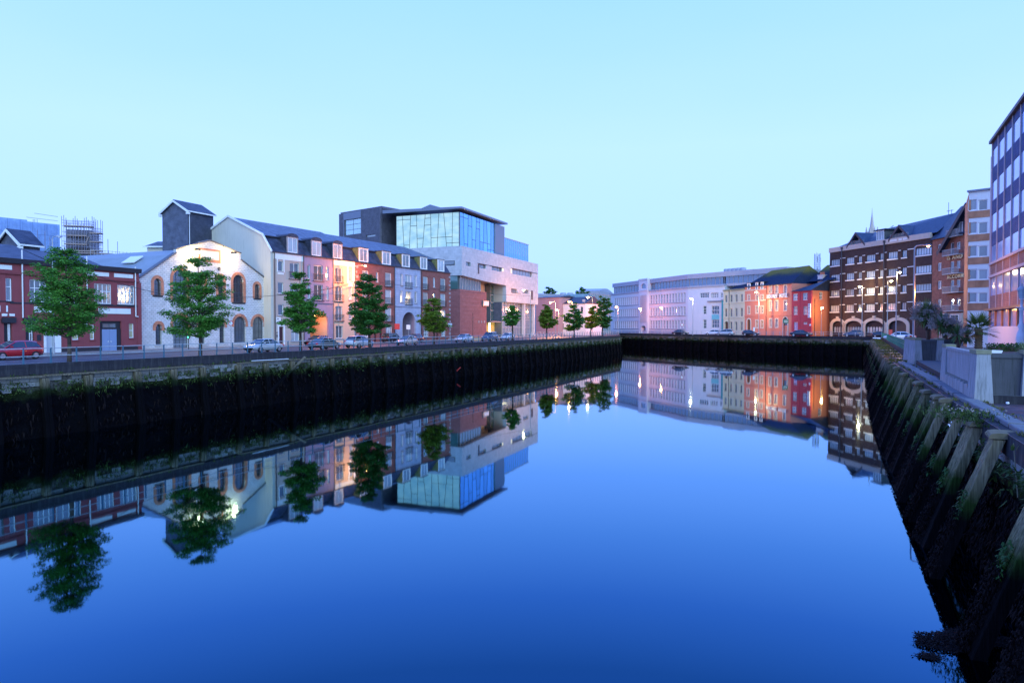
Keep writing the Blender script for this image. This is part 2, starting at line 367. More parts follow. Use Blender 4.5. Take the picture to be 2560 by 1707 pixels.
g = MB(); g.add([(x, y, -.04) for x, y in fl] + [(x, y, .12) for x, y in fl], [(7, 6, 5, 4), (0, 1, 5, 4), (1, 2, 6, 5), (2, 3, 7, 6), (3, 0, 4, 7)]); g.build('pavement', M_pave, kind='structure')
strip('road_marking', 63.5, 63.62, -40, 190, .008, M_line)
strip('road_marking', 58.2, 58.28, -40, 150, .008, M_line)
# far street and right street
flat('road', [(42, 268), (72, 205), (92, 172), (120, 190), (95, 235), (70, 300)], [], .004, M_asph, kind='structure')
flat('road', [(92, 166), (45.5, 73), (60, 66), (112, 166)], [], .006, M_asph, kind='structure')
# ------------------------------------------------------------------ quay walls
def tidal(name, top, mid, low, z_a=-1.5, z_b=-2.3, grain=None, bump=.6, amp=.9, scale=1.1):
    """bare material above the tide line, green algae at it, dark weed below"""
    m, N, Lk, b = new_mat(name); ge = N.new('ShaderNodeNewGeometry'); sp = N.new('ShaderNodeSeparateXYZ'); Lk.new(ge.outputs['Position'], sp.inputs[0])
    n1 = N.new('ShaderNodeTexNoise'); n1.inputs['Scale'].default_value = scale; n1.inputs['Detail'].default_value = 7; n1.inputs['Roughness'].default_value = .65; Lk.new(ge.outputs['Position'], n1.inputs['Vector'])
    ma = N.new('ShaderNodeMath'); ma.operation = 'MULTIPLY_ADD'; ma.inputs[1].default_value = amp * 2; Lk.new(n1.outputs['Fac'], ma.inputs[0]); Lk.new(sp.outputs['Z'], ma.inputs[2])
    r = N.new('ShaderNodeMapRange'); r.inputs[1].default_value = z_b - 1.2 + amp; r.inputs[2].default_value = z_a + .9 + amp; Lk.new(ma.outputs[0], r.inputs[0])
    cr = N.new('ShaderNodeValToRGB'); E = cr.color_ramp.elements; E[0].position = .3; E[0].color = (*low, 1); E[1].position = .85; E[1].color = (*top, 1)
    q = E.new(.5); q.color = (*mid, 1); q = E.new(.62); q.color = (*[(a + c) / 2 for a, c in zip(mid, top)], 1)
    Lk.new(r.outputs[0], cr.inputs[0])
    mp = N.new('ShaderNodeMapping'); mp.inputs['Scale'].default_value = grain or (3, 3, 3); n2 = N.new('ShaderNodeTexNoise'); n2.inputs['Scale'].default_value = 2.5; n2.inputs['Detail'].default_value = 8
    Lk.new(ge.outputs['Position'], mp.inputs[0]); Lk.new(mp.outputs[0], n2.inputs['Vector'])
    r2 = N.new('ShaderNodeMapRange'); r2.inputs[1].default_value = .3; r2.inputs[2].default_value = .7; r2.inputs[3].default_value = .45; r2.inputs[4].default_value = 1.5; Lk.new(n2.outputs['Fac'], r2.inputs[0])
    mx = N.new('ShaderNodeMixRGB'); mx.blend_type = 'MULTIPLY'; mx.inputs[0].default_value = 1; Lk.new(cr.outputs[0], mx.inputs[1]); Lk.new(r2.outputs[0], mx.inputs[2])
    Lk.new(mx.outputs[0], b.inputs['Base Color']); b.inputs['Roughness'].default_value = .85; b.inputs['Specular IOR Level'].default_value = .06
    bp = N.new('ShaderNodeBump'); bp.inputs['Strength'].default_value = bump; bp.inputs['Distance'].default_value = .04; Lk.new(n2.outputs['Fac'], bp.inputs['Height']); Lk.new(bp.outputs[0], b.inputs['Normal'])
    MATS[name] = m; return m
M_tstone = tidal('tidal_stone', (.14, .135, .125), (.014, .022, .007), (.0016, .0016, .0026), -1.3, -1.9)
M_timber2 = tidal('raked_timber', (.21, .175, .10), (.024, .048, .009), (.004, .0035, .004), -2.0, -2.7, grain=(7, 7, .45), amp=.5, bump=.9)
M_timber = tidal('tidal_timber', (.150, .125, .085), (.010, .018, .006), (.0018, .0016, .0024), -1.3, -1.75, grain=(6, 6, .5), amp=.6)
M_cap = wall('cap_timber', (.16, .13, .075), var=.4, scale=4, bump=.5, streak=.3, stain=(.06, .08, .03))
M_block = wall('dressed_limestone', (.24, .24, .235), var=.3, scale=1.5, bump=.4, streak=.8, stain=(.05, .07, .03))
M_cope = wall('dark_coping_concrete', (.020, .019, .024), var=.45, scale=1.6, bump=.35, streak=.5, stain=(.13, .13, .12))
M_weedg = leafmat('wall_weed_leaf', (.022, .045, .010), (.075, .12, .025), trans=.2, scale=.8)
M_weedd = leafmat('seaweed', (.0014, .0012, .002), (.009, .0052, .005), trans=0, scale=.6, rough=.7, spec=.08)
M_bolt = plain('rusted_iron', (.045, .028, .02), .7)
def blades(m, p, n, ln, wd, spread=.5, up=0.0, rnd=random):
    """a tuft: n thin bent leaves from p"""
    for _ in range(n):
        a = rnd.uniform(0, 2 * pi); l = ln * rnd.uniform(.5, 1.2); o = Vector((cos(a), sin(a), 0))
        q = Vector(p) + o * rnd.uniform(0, spread) * l; d = o * rnd.uniform(.2, 1) + Vector((0, 0, up)) ; d.normalize()
        s_ = Vector((-sin(a), cos(a), 0)) * wd * .5; q2 = q + d * l * .5 + Vector((0, 0, .1 * l * (1 if up > 0 else -1))); q3 = q + d * l + Vector((0, 0, -.15 * l))
        m.add([q - s_, q + s_, q2 + s_ * .8, q2 - s_ * .8, q3], [(0, 1, 2, 3), (3, 2, 4)])
def pile_mesh(w, ztop, rake, seed, timbers=2, t=.3, cap=True, tm=None):
    """raked fender pile: squared timbers side by side, drifting and twisting a little"""
    rnd = random.Random(seed); ms = []
    fan = .42 if timbers > 2 else .08
    for i in range(timbers):
        m = MB(); X0 = -w / 2 + w * i / timbers + .008; X1 = -w / 2 + w * (i + 1) / timbers - .008
        zt = ztop - rnd.uniform(0, .06); n = 9; rows = []
        for j in range(n + 1):
            z = zt + (WZ - .5 - zt) * j / n; yo = -rake * (zt - z) + rnd.uniform(-.012, .012); dx = rnd.uniform(-.014, .014); x0, x1 = X0 * (1 + fan * j / n), X1 * (1 + fan * j / n)
            bv = .022
            rows.append([(x0 + dx, yo - .0, z), (x0 + dx, yo - t + bv, z), (x0 + dx + bv, yo - t, z), (x1 + dx - bv, yo - t, z), (x1 + dx, yo - t + bv, z), (x1 + dx, yo, z)])
        vs = [p for r_ in rows for p in r_]; fs = []
        for j in range(n):
            for k in range(5): fs.append((j * 6 + k, (j + 1) * 6 + k, (j + 1) * 6 + k + 1, j * 6 + k + 1))
        fs.append((0, 1, 2, 3, 4, 5)); m.add(vs, fs); ms.append(m.mesh('timber', tm or M_timber))
    return ms
def quay_wall(A, B, name, label, group, spacing=3.5, pw=.55, rake=.12, ztop=-.78, stone_near=(0, 0), weeds=1.0, cope_top=.2, cope_bot=-.55, cap=False, cope_d=.45, gh=.32, wl=1.0, irr=0, tm=None, timbers=2, seed=1, s_from=0.0, cope_mat=None, cope_len=5.8, waler=True, sw=14):
    rnd = random.Random(seed); f = Face(A, B)
    e = face_empty(name, f, label, 'quay wall', group)
    W = f.W
    # wall body: uneven, weed-hung masonry face
    m = MB(); nx = int(W / .8); nz = 9
    vs = []
    for i in range(nx + 1):
        for j in range(nz + 1):
            z = cope_bot + (WZ - .6 - cope_bot) * j / nz; d = 0 if j == 0 else (rnd.uniform(-.14, .05) - .05 * j)
            vs.append((W * i / nx, .3 + d, z))
    fs = [(i * (nz + 1) + j, i * (nz + 1) + j + 1, (i + 1) * (nz + 1) + j + 1, (i + 1) * (nz + 1) + j) for i in range(nx) for j in range(nz)]
    m.add(vs, fs); m.build('wall_face', M_tstone, e)
    # coping in cast lengths
    s0 = s_from; cm = {}
    while s0 < W - .2:
        l = min(cope_len, W - s0); k = round(l, 2)
        if k not in cm:
            q = MB(); q.prismx([(0, cope_bot), (.02, cope_top - .03), (.06, cope_top), (cope_d, cope_top), (cope_d, cope_bot)], .01, l - .01); cm[k] = q.mesh('coping', cope_mat or M_cope)
        link('coping', cm[k], e, loc=(s0, rnd.uniform(-.006, .006), rnd.uniform(-.006, .006))); s0 += l
    # piles
    capm = MB().prismx([(-.42, ztop), (-.42, ztop + .06), (-.36, ztop + .14), (-.2, ztop + .17), (.28, ztop + .17), (.28, ztop)], -pw / 2 - .03, pw / 2 + .03).tube((-.1, -.44, ztop + .08), (-.1, -.41, ztop + .08), .02, n=6).tube((.12, -.44, ztop + .06), (.12, -.41, ztop + .06), .02, n=6).mesh('cap_beam', M_cap)
    pv = [pile_mesh(pw, ztop, rake, seed * 10 + i, timbers, tm=tm) for i in range(4)]
    ss = []; s0 = s_from + spacing * .4
    while s0 < W: ss.append(s0); s0 += spacing * rnd.uniform(.82 - .14 * irr, 1.18 + .14 * irr)
    for n_, s in enumerate(ss):
        pe = pv[rnd.randrange(4)]
        o = link('pile', pe[0], e, loc=(s, 0, 0), rz=rnd.uniform(-.05, .05) * (1 + 2 * irr)); o.rotation_euler.y = rnd.uniform(-.035, .035) * irr; o.location.z = rnd.uniform(-.22, .04) * irr; [link('timber', t_, o) for t_ in pe[1:]]
        if cap and rnd.random() < .72: link('cap_beam', capm, o, loc=(rnd.uniform(-.02, .02), 0, 0))
    if waler:
        wv = MB().prismx([(-.36, -.70), (-.36, -.60), (.28, -.56), (.28, -.70)], .0, spacing - .1).mesh('waler', M_timber)
        for n_ in range(len(ss) - 1):
            if rnd.random() < .13: continue
            o = link('waler', wv, e, loc=(ss[n_] + .06, rnd.uniform(-.02, .02), rnd.uniform(-.03, .02))); o.scale.x = (ss[n_ + 1] - ss[n_] - .1) / (spacing - .1); o.rotation_euler.y = rnd.uniform(-.008, .008)
    # dressed stones under the coping
    sm = [MB().prismx([(.0, 0), (.0, .30), (.2, .31), (.2, 0)], .015, l).mesh('stone', M_block) for l in (.72, .95, 1.2)]
    far = MB()
    for row, zz in enumerate((-1.02, -1.35, -1.68)):
        s = s_from + rnd.uniform(0, .5)
        while s < W - 1.3:
            i = rnd.randrange(3); l = (.72, .95, 1.2)[i]
            if rnd.random() < (.85, .6, .35)[row]:
                if stone_near[0] < s < stone_near[1] and row < 2: link('stone', sm[i], e, loc=(s, .10 + rnd.uniform(-.02, .03), zz))
                else: far.prismx([(.1, zz), (.1, zz + .3), (.32, zz + .3), (.32, zz)], s + .015, s + l)
            s += l + .02
    far.build('stone', M_block, e, kind='stuff')
    # green weeds at the tide line, seaweed below
    g = MB(); n = int(W * 26 * weeds)
    for _ in range(n):
        s = rnd.uniform(s_from, W); 
        if noise.noise(Vector((s * .35, seed, 0))) < -.25: continue
        z = -1.05 - abs(rnd.gauss(0, .5)); blades(g, (s, rnd.uniform(-.1, .12) - .12, z), 3, rnd.uniform(.12, .4), .06, up=rnd.uniform(-.8, .7), rnd=rnd)
    for _ in range(int(W * 1.6 * weeds)):
        s = rnd.uniform(s_from, W); h = rnd.uniform(.25, 1) * gh * (1 + 1.2 * (rnd.random() < .08 and gh > .4))
        blades(g, (s, -.15, -.6), 9, h, .04, up=1.6, rnd=rnd)
    g.build('weeds', M_weedg, e, kind='stuff')
    d = MB()
    for _ in range(int(W * sw)):
        s = rnd.uniform(s_from, W); z = rnd.uniform(WZ + .1, -1.9)
        blades(d, (s, .1 - .08 * (-1 - z) - rnd.uniform(0, .15), z), 3, rnd.uniform(.2, .6) * wl, .09 * wl, up=-1.2, rnd=rnd)
    d.build('seaweed', M_weedd, e, kind='stuff')
    return e, f, ss
SL0 = 0.0
eL, fL, ssL = quay_wall(Vector((QM * 20 - QC, 20)), P1, 'quay_wall', 'long dark quay wall with timber piles below the left railing', 'timber piled quay walls', stone_near=(18, 115), seed=3, weeds=1.3)
quay_wall(P0, Vector((QM * 20 - QC, 20)), 'quay_wall', 'near stretch of dark quay wall outside the left edge, continuing the long one', 'timber piled quay walls', seed=5, weeds=.2, sw=3)
quay_wall(P1, P2, 'quay_wall', 'short return of quay wall turning the corner behind the left quay', 'timber piled quay walls', seed=8, weeds=.5, sw=4)
eF1, fF1, _ = quay_wall(P2, Q1, 'quay_wall', 'far quay wall with timber piles in front of the long white building', 'timber piled quay walls', spacing=4.2, seed=11, weeds=1.1, pw=.8, rake=.1)
eF2, fF2, _ = quay_wall(Q1, Q2, 'quay_wall', 'far quay wall with timber piles in front of the pink and red hotel buildings', 'timber piled quay walls', spacing=3.9, seed=12, weeds=1.4, pw=.8, rake=.1)
# ------------------------------------------------------------------ railings
M_railw = plain('worn_white_rail_paint', (.36, .38, .40), .5)
M_railb = plain('blue_post_paint', (.035, .11, .16), .5)
M_railg = plain('green_rail_paint', (.05, .20, .14), .5)
def railing(f, s0, s1, name, label, sp=1.85, h=1.05, base=.2, y=.2, r=.03, pm=None, rm=None, group='street railings', parts=True, midz=.52):
    e = face_empty(name, f, label, 'railing', group); pm = pm or M_railb; rm = rm or M_railw
    n = max(1, round((s1 - s0) / sp)); pmesh = MB().box(-.045, -.035, base, .045, .035, base + h + .03).box(-.06, -.06, base, .06, .06, base + .04).mesh('post', pm); jm = MB()
    for i in range(n + 1):
        s = s0 + (s1 - s0) * i / n
        if parts: link('post', pmesh, e, loc=(s, y, 0), rz=0)
        else: jm.box(s - .05, y - .04, base, s + .05, y + .04, base + h)
    if not parts: jm.build('posts', pm, e, kind='stuff')
    for z in (base + h, base + midz): MB().tube((s0 - .1, y, z), (s1 + .1, y, z), r, n=6).build('rail', rm, e)
    return e
railing(fL, 14, fL.W, 'railing', 'blue posts and white rails along the top of the left quay wall', sp=1.85)
railing(fF1, 0, fF1.W, 'railing', 'thin railing on the far quay in front of the white building', parts=False, pm=M_railw, sp=2.2)
railing(fF2, 0, fF2.W, 'railing', 'thin railing on the far quay in front of the pink hotel', parts=False, sp=2.2, pm=M_railw)
fRet = Face(Vector((P1.x - 1, P1.y)), P2)
# second railing at the back of the left street, where it bends away
fb = Face(L(1330, 72), L(1548, 62.0)); railing(fb, 0, fb.W, 'railing', 'distant railing with upright bars below the trees at the street bend', base=.1, parts=False, sp=1.6, pm=M_railw, h=1.1)
# ================================================================== left bank buildings
W_white = plain('white_window_paint', (.72, .72, .72), .45)
W_dark = plain('dark_window_paint', (.05, .055, .065), .45)
W_grey = plain('grey_window_paint', (.30, .31, .33), .45)
G_dark = glass('dark_window_glass', (.035, .045, .055))
G_pale = glass('window_glass_with_blinds', (.30, .34, .36))
G_mid = glass('window_glass_with_curtains', (.13, .15, .17))
G_warm = glass('window_glass_cream_blind', (.42, .38, .22), spec=.5)
M_slate = brick('roof_slates', (.085, .10, .14), (.12, .14, .19), (.04, .05, .07), .4, .22, .015, bump=.3, rough=.45, var=.35)
M_slate2 = brick('dark_slates', (.035, .040, .06), (.055, .06, .085), (.02, .02, .03), .4, .22, .015, bump=.3, rough=.45, var=.4)
M_wtrim = wall('white_trim', (.70, .70, .68), var=.08, streak=.15)
M_dtrim = plain('black_gutter_paint', (.018, .018, .024), .5)
M_pipe = plain('cast_pipe', (.03, .03, .04), .5)
M_pipew = plain('white_pipe', (.6, .6, .6), .5)
def body(parent, W, y0, y1, z1, mat, x0=0, name='wall', z0=0):
    return MB().box(x0, y0, z0, W, y1, z1).build(name, mat, parent)
# ---- the long maroon two-storey building
M_mar = wall('maroon_render', (.235, .055, .060), var=.14, streak=.45, stain=(.13, .035, .045), scale=.8)
fA = Face(L(-330, 76.7), L(349, 76.7))
eA = face_empty('shop_building', fA, 'two-storey maroon building with black gutter and white window frames at the left edge', 'building')
holes, wins = [], []
WA = fA.W
kx = lambda x: fA.at(x, 780)[0]
for a, b in ((-175, -115), (-90, -35), (0 - 24, 31), (75, 130), (136, 196), (236, 279), (294, 337)):
    s0, s1 = kx(a), kx(b); holes.append(rpoly(s0, 5.2, s1, 7.38)); wins.append((s0, 5.2, s1, 7.38, 4, 1, W_white, G_mid, (.62,)))
gx = lambda a, b, z0, z1: rpoly(kx(a), z0, kx(b), z1)
doors = [(9, 30, 0, 3.1), (63, 86, 0, 3.1), (108, 151, 0, 3.2), (249, 303, 0, 3.35), (-60, -35, 0, 3.1)]
for a, b, c, d in doors: holes.append(gx(a, b, c, d))
for a, b, z0_, z1_ in ((179, 196, 1.35, 3.15), (224, 236, 1.35, 2.95), (322, 334, 1.45, 3.1)):
    s0, s1 = kx(a), kx(b); holes.append(rpoly(s0, z0_, s1, z1_)); wins.append((s0, z0_, s1, z1_, 1, 2, W_white, G_warm, None))
MB().plate(rpoly(0, 0, WA, 8.8), holes, 0, .3).build('wall', M_mar, eA)
body(eA, WA, .3, 20, 8.8, M_mar)
for s0, z0_, s1, z1_, c, r, fm, gm, zs in wins: window(eA, s0, z0_, s1, z1_, .1, c, r, fm, gm, .09, .07, zsplit=zs, sill=M_dtrim if z0_ > 4 else M_mar)
MB().prismx([(-.28, 8.82), (-.34, 9.3), (.3, 9.36), (.3, 8.82)], -.1, WA + .12).build('gutter_fascia', M_dtrim, eA)
MB().prismx([(-.16, 7.78), (-.2, 7.95), (0, 8.02), (0, 7.78)], 0, WA).build('cornice', M_mar, eA)
for a, b in ((0, kx(9)), (kx(152), kx(249)), (kx(303), WA)): MB().prismx([(-.05, .02), (-.05, .5), (0, .5), (0, .02)], a, b).build('plinth', M_dtrim, eA)
for a, b in ((-140, -60), (-30, 31), (218, 273), (286, 333)): MB().box(kx(a), -.04, 8.2, kx(b), 0, 8.62).build('panel', M_wtrim, eA)
for a, b in ((-60, 19), (85, 128), (246, 326)): MB().box(kx(a), -.05, 4.15, kx(b), 0, 4.75).build('panel', M_wtrim, eA)
MB().box(kx(25), -.09, 4.98, WA - .3, 0, 5.1).build('string_course', M_dtrim, eA)
# pilasters
for a in (0, 60, 215, 343): MB().box(kx(a) - .0, -.06, 3.4 if a < 340 else 0, kx(a) + .5, 0, 7.76).build('pilaster', M_mar, eA)
# doorways
for a, b, nm in ((9, 30, 'shop'), (63, 86, 'shop'), (-60, -35, 'shop')):
    s0, s1 = kx(a), kx(b)
    MB().box(s0 - .25, -.22, 3.1, s1 + .25, .0, 3.62).build('shop_awning', M_dtrim, eA)
    window(eA, s0 + .45, 1.2, s1 - .1, 2.95, .2, 1, 2, W_white, G_dark, .08, .06)
    MB().box(s0 + .02, .24, .05, s1 - .02, .29, 3.08).build('door', M_dtrim, eA)
s0, s1 = kx(108), kx(151)
M_pdoor = plain('pale_grey_door_paint', (.42, .45, .50), .5)
for a in (s0, s1 - .75): MB().box(a, -.04, .02, a + (.25 if a == s0 else .75), .1, 3.25).build('door_pilaster', M_wtrim, eA)
o = MB().box(s0 + .27, .16, .05, s0 + 1.2, .24, 2.6).box(s0 + .27, .16, 2.66, s1 - .77, .24, 3.2).build('door', M_pdoor, eA)
MB().box(s0 + 1.05, .08, 1.1, s0 + 1.1, .16, 1.3).build('handle', M_bolt, o)
MB().box(s0 + 1.22, .2, .05, s1 - .77, .26, 2.6).build('door', M_pdoor, eA)
s0, s1 = kx(249), kx(303)
M_bdoor = plain('blue_grey_door_paint', (.20, .27, .42), .45)
for q in (0, 1):
    x0_ = kx(256) + q * (kx(293) - kx(256)) / 2; x1_ = x0_ + (kx(293) - kx(256)) / 2
    o = MB().box(x0_ + .01, .14, .04, x1_ - .01, .2, 2.45).build('door', M_bdoor, eA)
    MB().tube((x1_ - .15 if q == 0 else x0_ + .15, .06, 1.1), (x1_ - .15 if q == 0 else x0_ + .15, .14, 1.1), .05).build('handle', M_wtrim, o)
MB().box(s0 + .02, .2, 2.5, s1 - .02, .28, 3.33).box(s0 + .02, .1, .02, kx(255), .28, 2.5).box(kx(294), .1, .02, s1 - .02, .28, 2.5).build('door_surround', M_dtrim, eA)
window(eA, kx(257), 2.6, kx(292), 3.15, .12, 2, 1, W_dark, G_mid, .05, .04)
for a in (54.5, 216, 337):
    s = kx(a); z0_ = 3.6 if a < 100 else (6.0 if a < 300 else 3.9)
    MB().path([(s, -.16, 10.2 if a < 300 else 9.5), (s, -.16, z0_), (s + (.3 if a > 300 else 0), -.16, z0_ - (.05 if a > 300 else 0))], .065).build('drainpipe', M_pipew, eA)
o = MB().box(kx(204), -.06, 2.7, kx(218), -.01, 3.35).build('notice', M_wtrim, eA)
MB().box(kx(205), -.07, 3.05, kx(217), -.062, 3.3).build('print', plain('purple_print', (.12, .03, .25)), o)
MB().box(kx(91), -.06, 1.35, kx(101), -.01, 1.95).build('nameplate', M_dtrim, eA)
for a in (3, 22): MB().box(kx(a) , -.14, 3.75, kx(a) + .45, -.01, 3.98).build('lamp_box', M_wtrim, eA)
# slate pitched roofs behind the parapet
MB().prismx([(1.5, 9.36), (7.5, 11.4), (14, 9.36)], 2, kx(150)).build('roof', M_slate2, eA)
MB().prismx([(1.5, 9.36), (6.5, 11.0), (12, 9.36)], kx(150) + .3, WA - 3).build('roof', M_slate2, eA)
# ---- slate-hung lift houses (gabled boxes)
M_hung = brick('hung_slates_grey', (.085, .095, .13), (.105, .115, .15), (.05, .055, .08), .3, .18, .012, bump=.3, rough=.55)
M_hungd = brick('hung_slates_dark', (.045, .05, .075), (.06, .065, .09), (.025, .03, .04), .3, .18, .012, bump=.3, rough=.55)
def slate_hut(px, k, pxl, pxr, ze, za, z0, label, oh=.35, lowroof=False):
    P = K(px, k); d = QU; p = -QN
    l = solve(P, d, pxr); w = solve(P, p, pxl)
    e = empty('slate_lift_house', (P.x, P.y, 0), atan2(d.y, d.x), label, 'roof building', 'slate lift houses')
    MB().box(0, 0, z0, l, w, ze).build('wall', M_hungd, e)
    g = MB(); g.add([(-.02, 0, z0), (-.02, w, z0), (-.02, w, ze), (-.02, w / 2, za - .1), (-.02, 0, ze)], [(4, 3, 2, 1, 0)]); g.build('gable', M_hung, e)
    MB().prismx([(-oh, ze - .1), (w / 2, za), (w + oh, ze - .1), (w + oh, ze + .12), (w / 2, za + .25), (-oh, ze + .12)], -.3, l + .25).build('roof', M_slate2, e)
    b = MB(); b.prismx([(-oh - .03, ze - .3), (w / 2, za - .12), (w / 2, za + .16), (-oh - .03, ze + .05)], -.42, -.30); b.prismx([(w / 2, za - .12), (w + oh, ze - .3), (w + oh, ze + .05), (w / 2, za + .16)], -.42, -.30)
    b.box(-.42, -oh - .05, ze - .45, -.0, -.0, ze - .2).box(-.42, w, ze - .45, 0, w + oh, ze - .2).box(-.3, -oh - .08, ze - .12, l + .25, -oh, ze + .06); b.build('bargeboard', M_wtrim, e)
    MB().tube((.1, -.12, z0), (.1, -.12, ze - .3), .05).build('drainpipe', M_pipew, e)
    v = MB().box(1.0, -.12, (z0 + ze) / 2, 1.25, 0, (z0 + ze) / 2 + .25).box(1.5, -.12, (z0 + ze) / 2, 1.75, 0, (z0 + ze) / 2 + .25).build('vent', M_pipe, e)
    return e, l, w
slate_hut(55.7, 22.6, -1, 103, 11.75, 13.4, 9.0, 'small dark slate-hung gabled box on the roof of the maroon building')
eT, lT, wT = slate_hut(473.5, 17.3, 409, 536, 19.3, 20.9, 6, 'tall dark grey slate-hung tower with white eaves behind the floodlit stone gable')
# low cream wing at its foot, left
fW = Face(K(370, 16.2), K(409, 16.2) + Vector((6, 0)))
eW = face_empty('rendered_wing', fW, 'low cream rendered block with dark roof at the left foot of the slate tower', 'building')
M_cream = wall('cream_render', (.52, .48, .40), var=.07, streak=.45, stain=(.30, .27, .22), scale=.5)
s_, zt_ = fW.at(372, 617); MB().box(0, 0, 6, 14, 8, zt_).build('wall', M_cream, eW)
MB().prismx([(-.4, zt_), (4, zt_ + 1.3), (8.4, zt_)], -.4, 14).build('roof', M_slate2, eW)
MB().box(-.45, -.45, zt_ - .15, 14, -.35, zt_ + .08).build('gutter', M_wtrim, eW)
# ---- the floodlit whitewashed stone hall
M_rubble = brick('whitewashed_rubble', (.56, .54, .52), (.66, .63, .61), (.42, .40, .38), .52, .24, .03, bump=.9, rough=.9, var=.12)
M_brickred = brick('orange_brick_dressing', (.50, .15, .075), (.60, .20, .10), (.40, .22, .15), .22, .08, .012, bump=.3)
fB = Face(L(349.5, 77.6), L(680, 77.6))
eB = face_empty('stone_hall', fB, 'whitewashed stone hall with stepped gable and orange brick arched windows under floodlights', 'building')
P_ = lambda x, y: fB.at(x, y)
prof = [(0, 0), (fB.W, 0), (fB.W, P_(677, 697)[1]), P_(665.7, 699), P_(601.5, 650), P_(601.5, 634), P_(557, 617), P_(556, 615), P_(525, 601.8), P_(494, 609), P_(493, 611), P_(440, 623), P_(440, 633), (0, P_(349, 696)[1])]
hB, aB = [], []
bx = lambda x, y=780: fB.at(x, y)[0]
up_sm = (P_(393, 738)[1], P_(393, 696)[1]); 
def addB(a, b, ztop, zbot, cols, rows, fm, gm, rise=None, ring=True, zs=None, big=False):
    s0, s1 = bx(a, 720), bx(b, 720); hB.append(archpoly(s0, zbot, s1, ztop, n=10)); aB.append((s0, zbot, s1, ztop, cols, rows, fm, gm, zs, ring))
zu0, zu1 = up_sm
tb0, tb1 = P_(596, 756)[1], P_(596, 687)[1]
addB(384.5, 402, zu1, zu0, 2, 3, W_dark, G_dark)
addB(432, 466.5, tb1 - .1, tb0, 3, 3, W_dark, G_dark)
addB(497, 511, tb1 - .4, tb0 + .6, 2, 3, W_dark, G_dark)
addB(545, 558.5, tb1 - .4, tb0 + .6, 2, 3, W_dark, G_dark)
addB(582.5, 609, tb1, tb0, 3, 3, W_dark, G_dark)
addB(636.5, 648.5, P_(642, 710)[1], P_(642, 745.5)[1], 2, 3, W_dark, G_dark)
gz0 = P_(395, 861)[1]
addB(387.5, 403, P_(395, 810)[1], gz0, 2, 4, W_dark, G_dark)
addB(431.5, 469, P_(450, 789)[1], .1, 4, 4, W_dark, G_mid)
addB(497, 511, P_(504, 804)[1], .55, 2, 4, W_dark, G_dark)
addB(547.7, 560.6, P_(554, 804)[1], .55, 2, 4, W_dark, G_dark)
addB(584, 613.5, P_(599, 791)[1], .5, 4, 4, W_dark, G_mid)
addB(630.5, 658, P_(644, 791.5)[1], .1, 3, 4, W_dark, G_mid)
MB().plate(prof, hB, 0, .45).build('wall', M_rubble, eB)
for s0, z0_, s1, z1_, c, r, fm, gm, zs, ring in aB:
    o = window(eB, s0, z0_, s1, z1_, .22, c, r, fm, gm, .08, .05, arch=True)
    w_ = .38; full = z0_ > 4.0; low = z0_ if full else z1_ - (s1 - s0) / 2 - .35
    outer = [(s1 + w_, low), ] + [((s0 + s1) / 2 + ((s1 - s0) / 2 + w_) * cos(pi * i / 12), z1_ - (s1 - s0) / 2 + ((s1 - s0) / 2 + w_) * sin(pi * i / 12)) for i in range(13)] + [(s0 - w_, low)]
    inner = [(s0, low)] + [((s0 + s1) / 2 - ((s1 - s0) / 2) * cos(pi * i / 12), z1_ - (s1 - s0) / 2 + ((s1 - s0) / 2) * sin(pi * i / 12)) for i in range(13)] + [(s1, low)]
    MB().plate(outer + inner, [], -.05, .28).build('brick_arch', M_brickred, eB)
    MB().box(s0 - .2, -.1, z0_ - .18, s1 + .2, .2, z0_).build('sill', M_cope if full else M_rubble, o).location = (-s0, -.22, -z0_)
# name panel between the floodlights
s0, zz0 = P_(500, 646); s1, zz1 = P_(547, 630)
o = MB().plate(rpoly(s0 - .25, zz0 - .35, s1 + .25, zz1 + .25), [rpoly(s0, zz0, s1, zz1)], -.07, 0).build('panel_frame', M_brickred, eB)
MB().box(s0, -.03, zz0, s1, 0, zz1).build('panel', wall('cream_panel', (.62, .58, .48), var=.05), o)
se, ze_ = P_(543, 676); lettering('letter', 'e', .95, M_pipe, eB, se, -.08, ze_, .06, .02)
# coping on the gable, kneelers
cp = MB()
for a, b in ((P_(665.7, 699), P_(601.5, 650)), (P_(440, 633), (0, P_(349, 696)[1])), (P_(601.5, 634), P_(557, 617)), (P_(556, 615), P_(525, 601.8)), (P_(525, 601.8), P_(494, 609)), (P_(493, 611), P_(440, 623))):
    a, b = Vector(a), Vector(b); n = Vector((-(b - a).y, (b - a).x)).normalized() * .14
    if n.y < 0: n = -n
    cp.prism([tuple(a), tuple(b), tuple(b + n), tuple(a + n)], -.16, .5)
cp.build('gable_coping', plain('lead_coping', (.10, .10, .11), .6), eB)
zk = P_(677, 697)[1]; MB().prism([(fB.W - 1.0, zk), (fB.W + .1, zk), (fB.W + .1, zk + .25), (fB.W - .9, zk + .3)], -.3, .5).build('kneeler', M_cope, eB)
MB().box(fB.W - .45, -.09, .1, fB.W, 0, zk - .1).build('corner_pilaster', wall('quoin_light_tint', (.62, .50, .24), var=.08), eB)  # yellow light on this corner strip is put into the pilaster's colour
zr = prof[9][1] - .4; zl = prof[-1][1]; xr_ = bx(601, 650)
M_tin = wall('weathered_tin_roof', (.22, .25, .27), var=.2, streak=.5, stain=(.14, .17, .13), scale=.6, rough=.5)
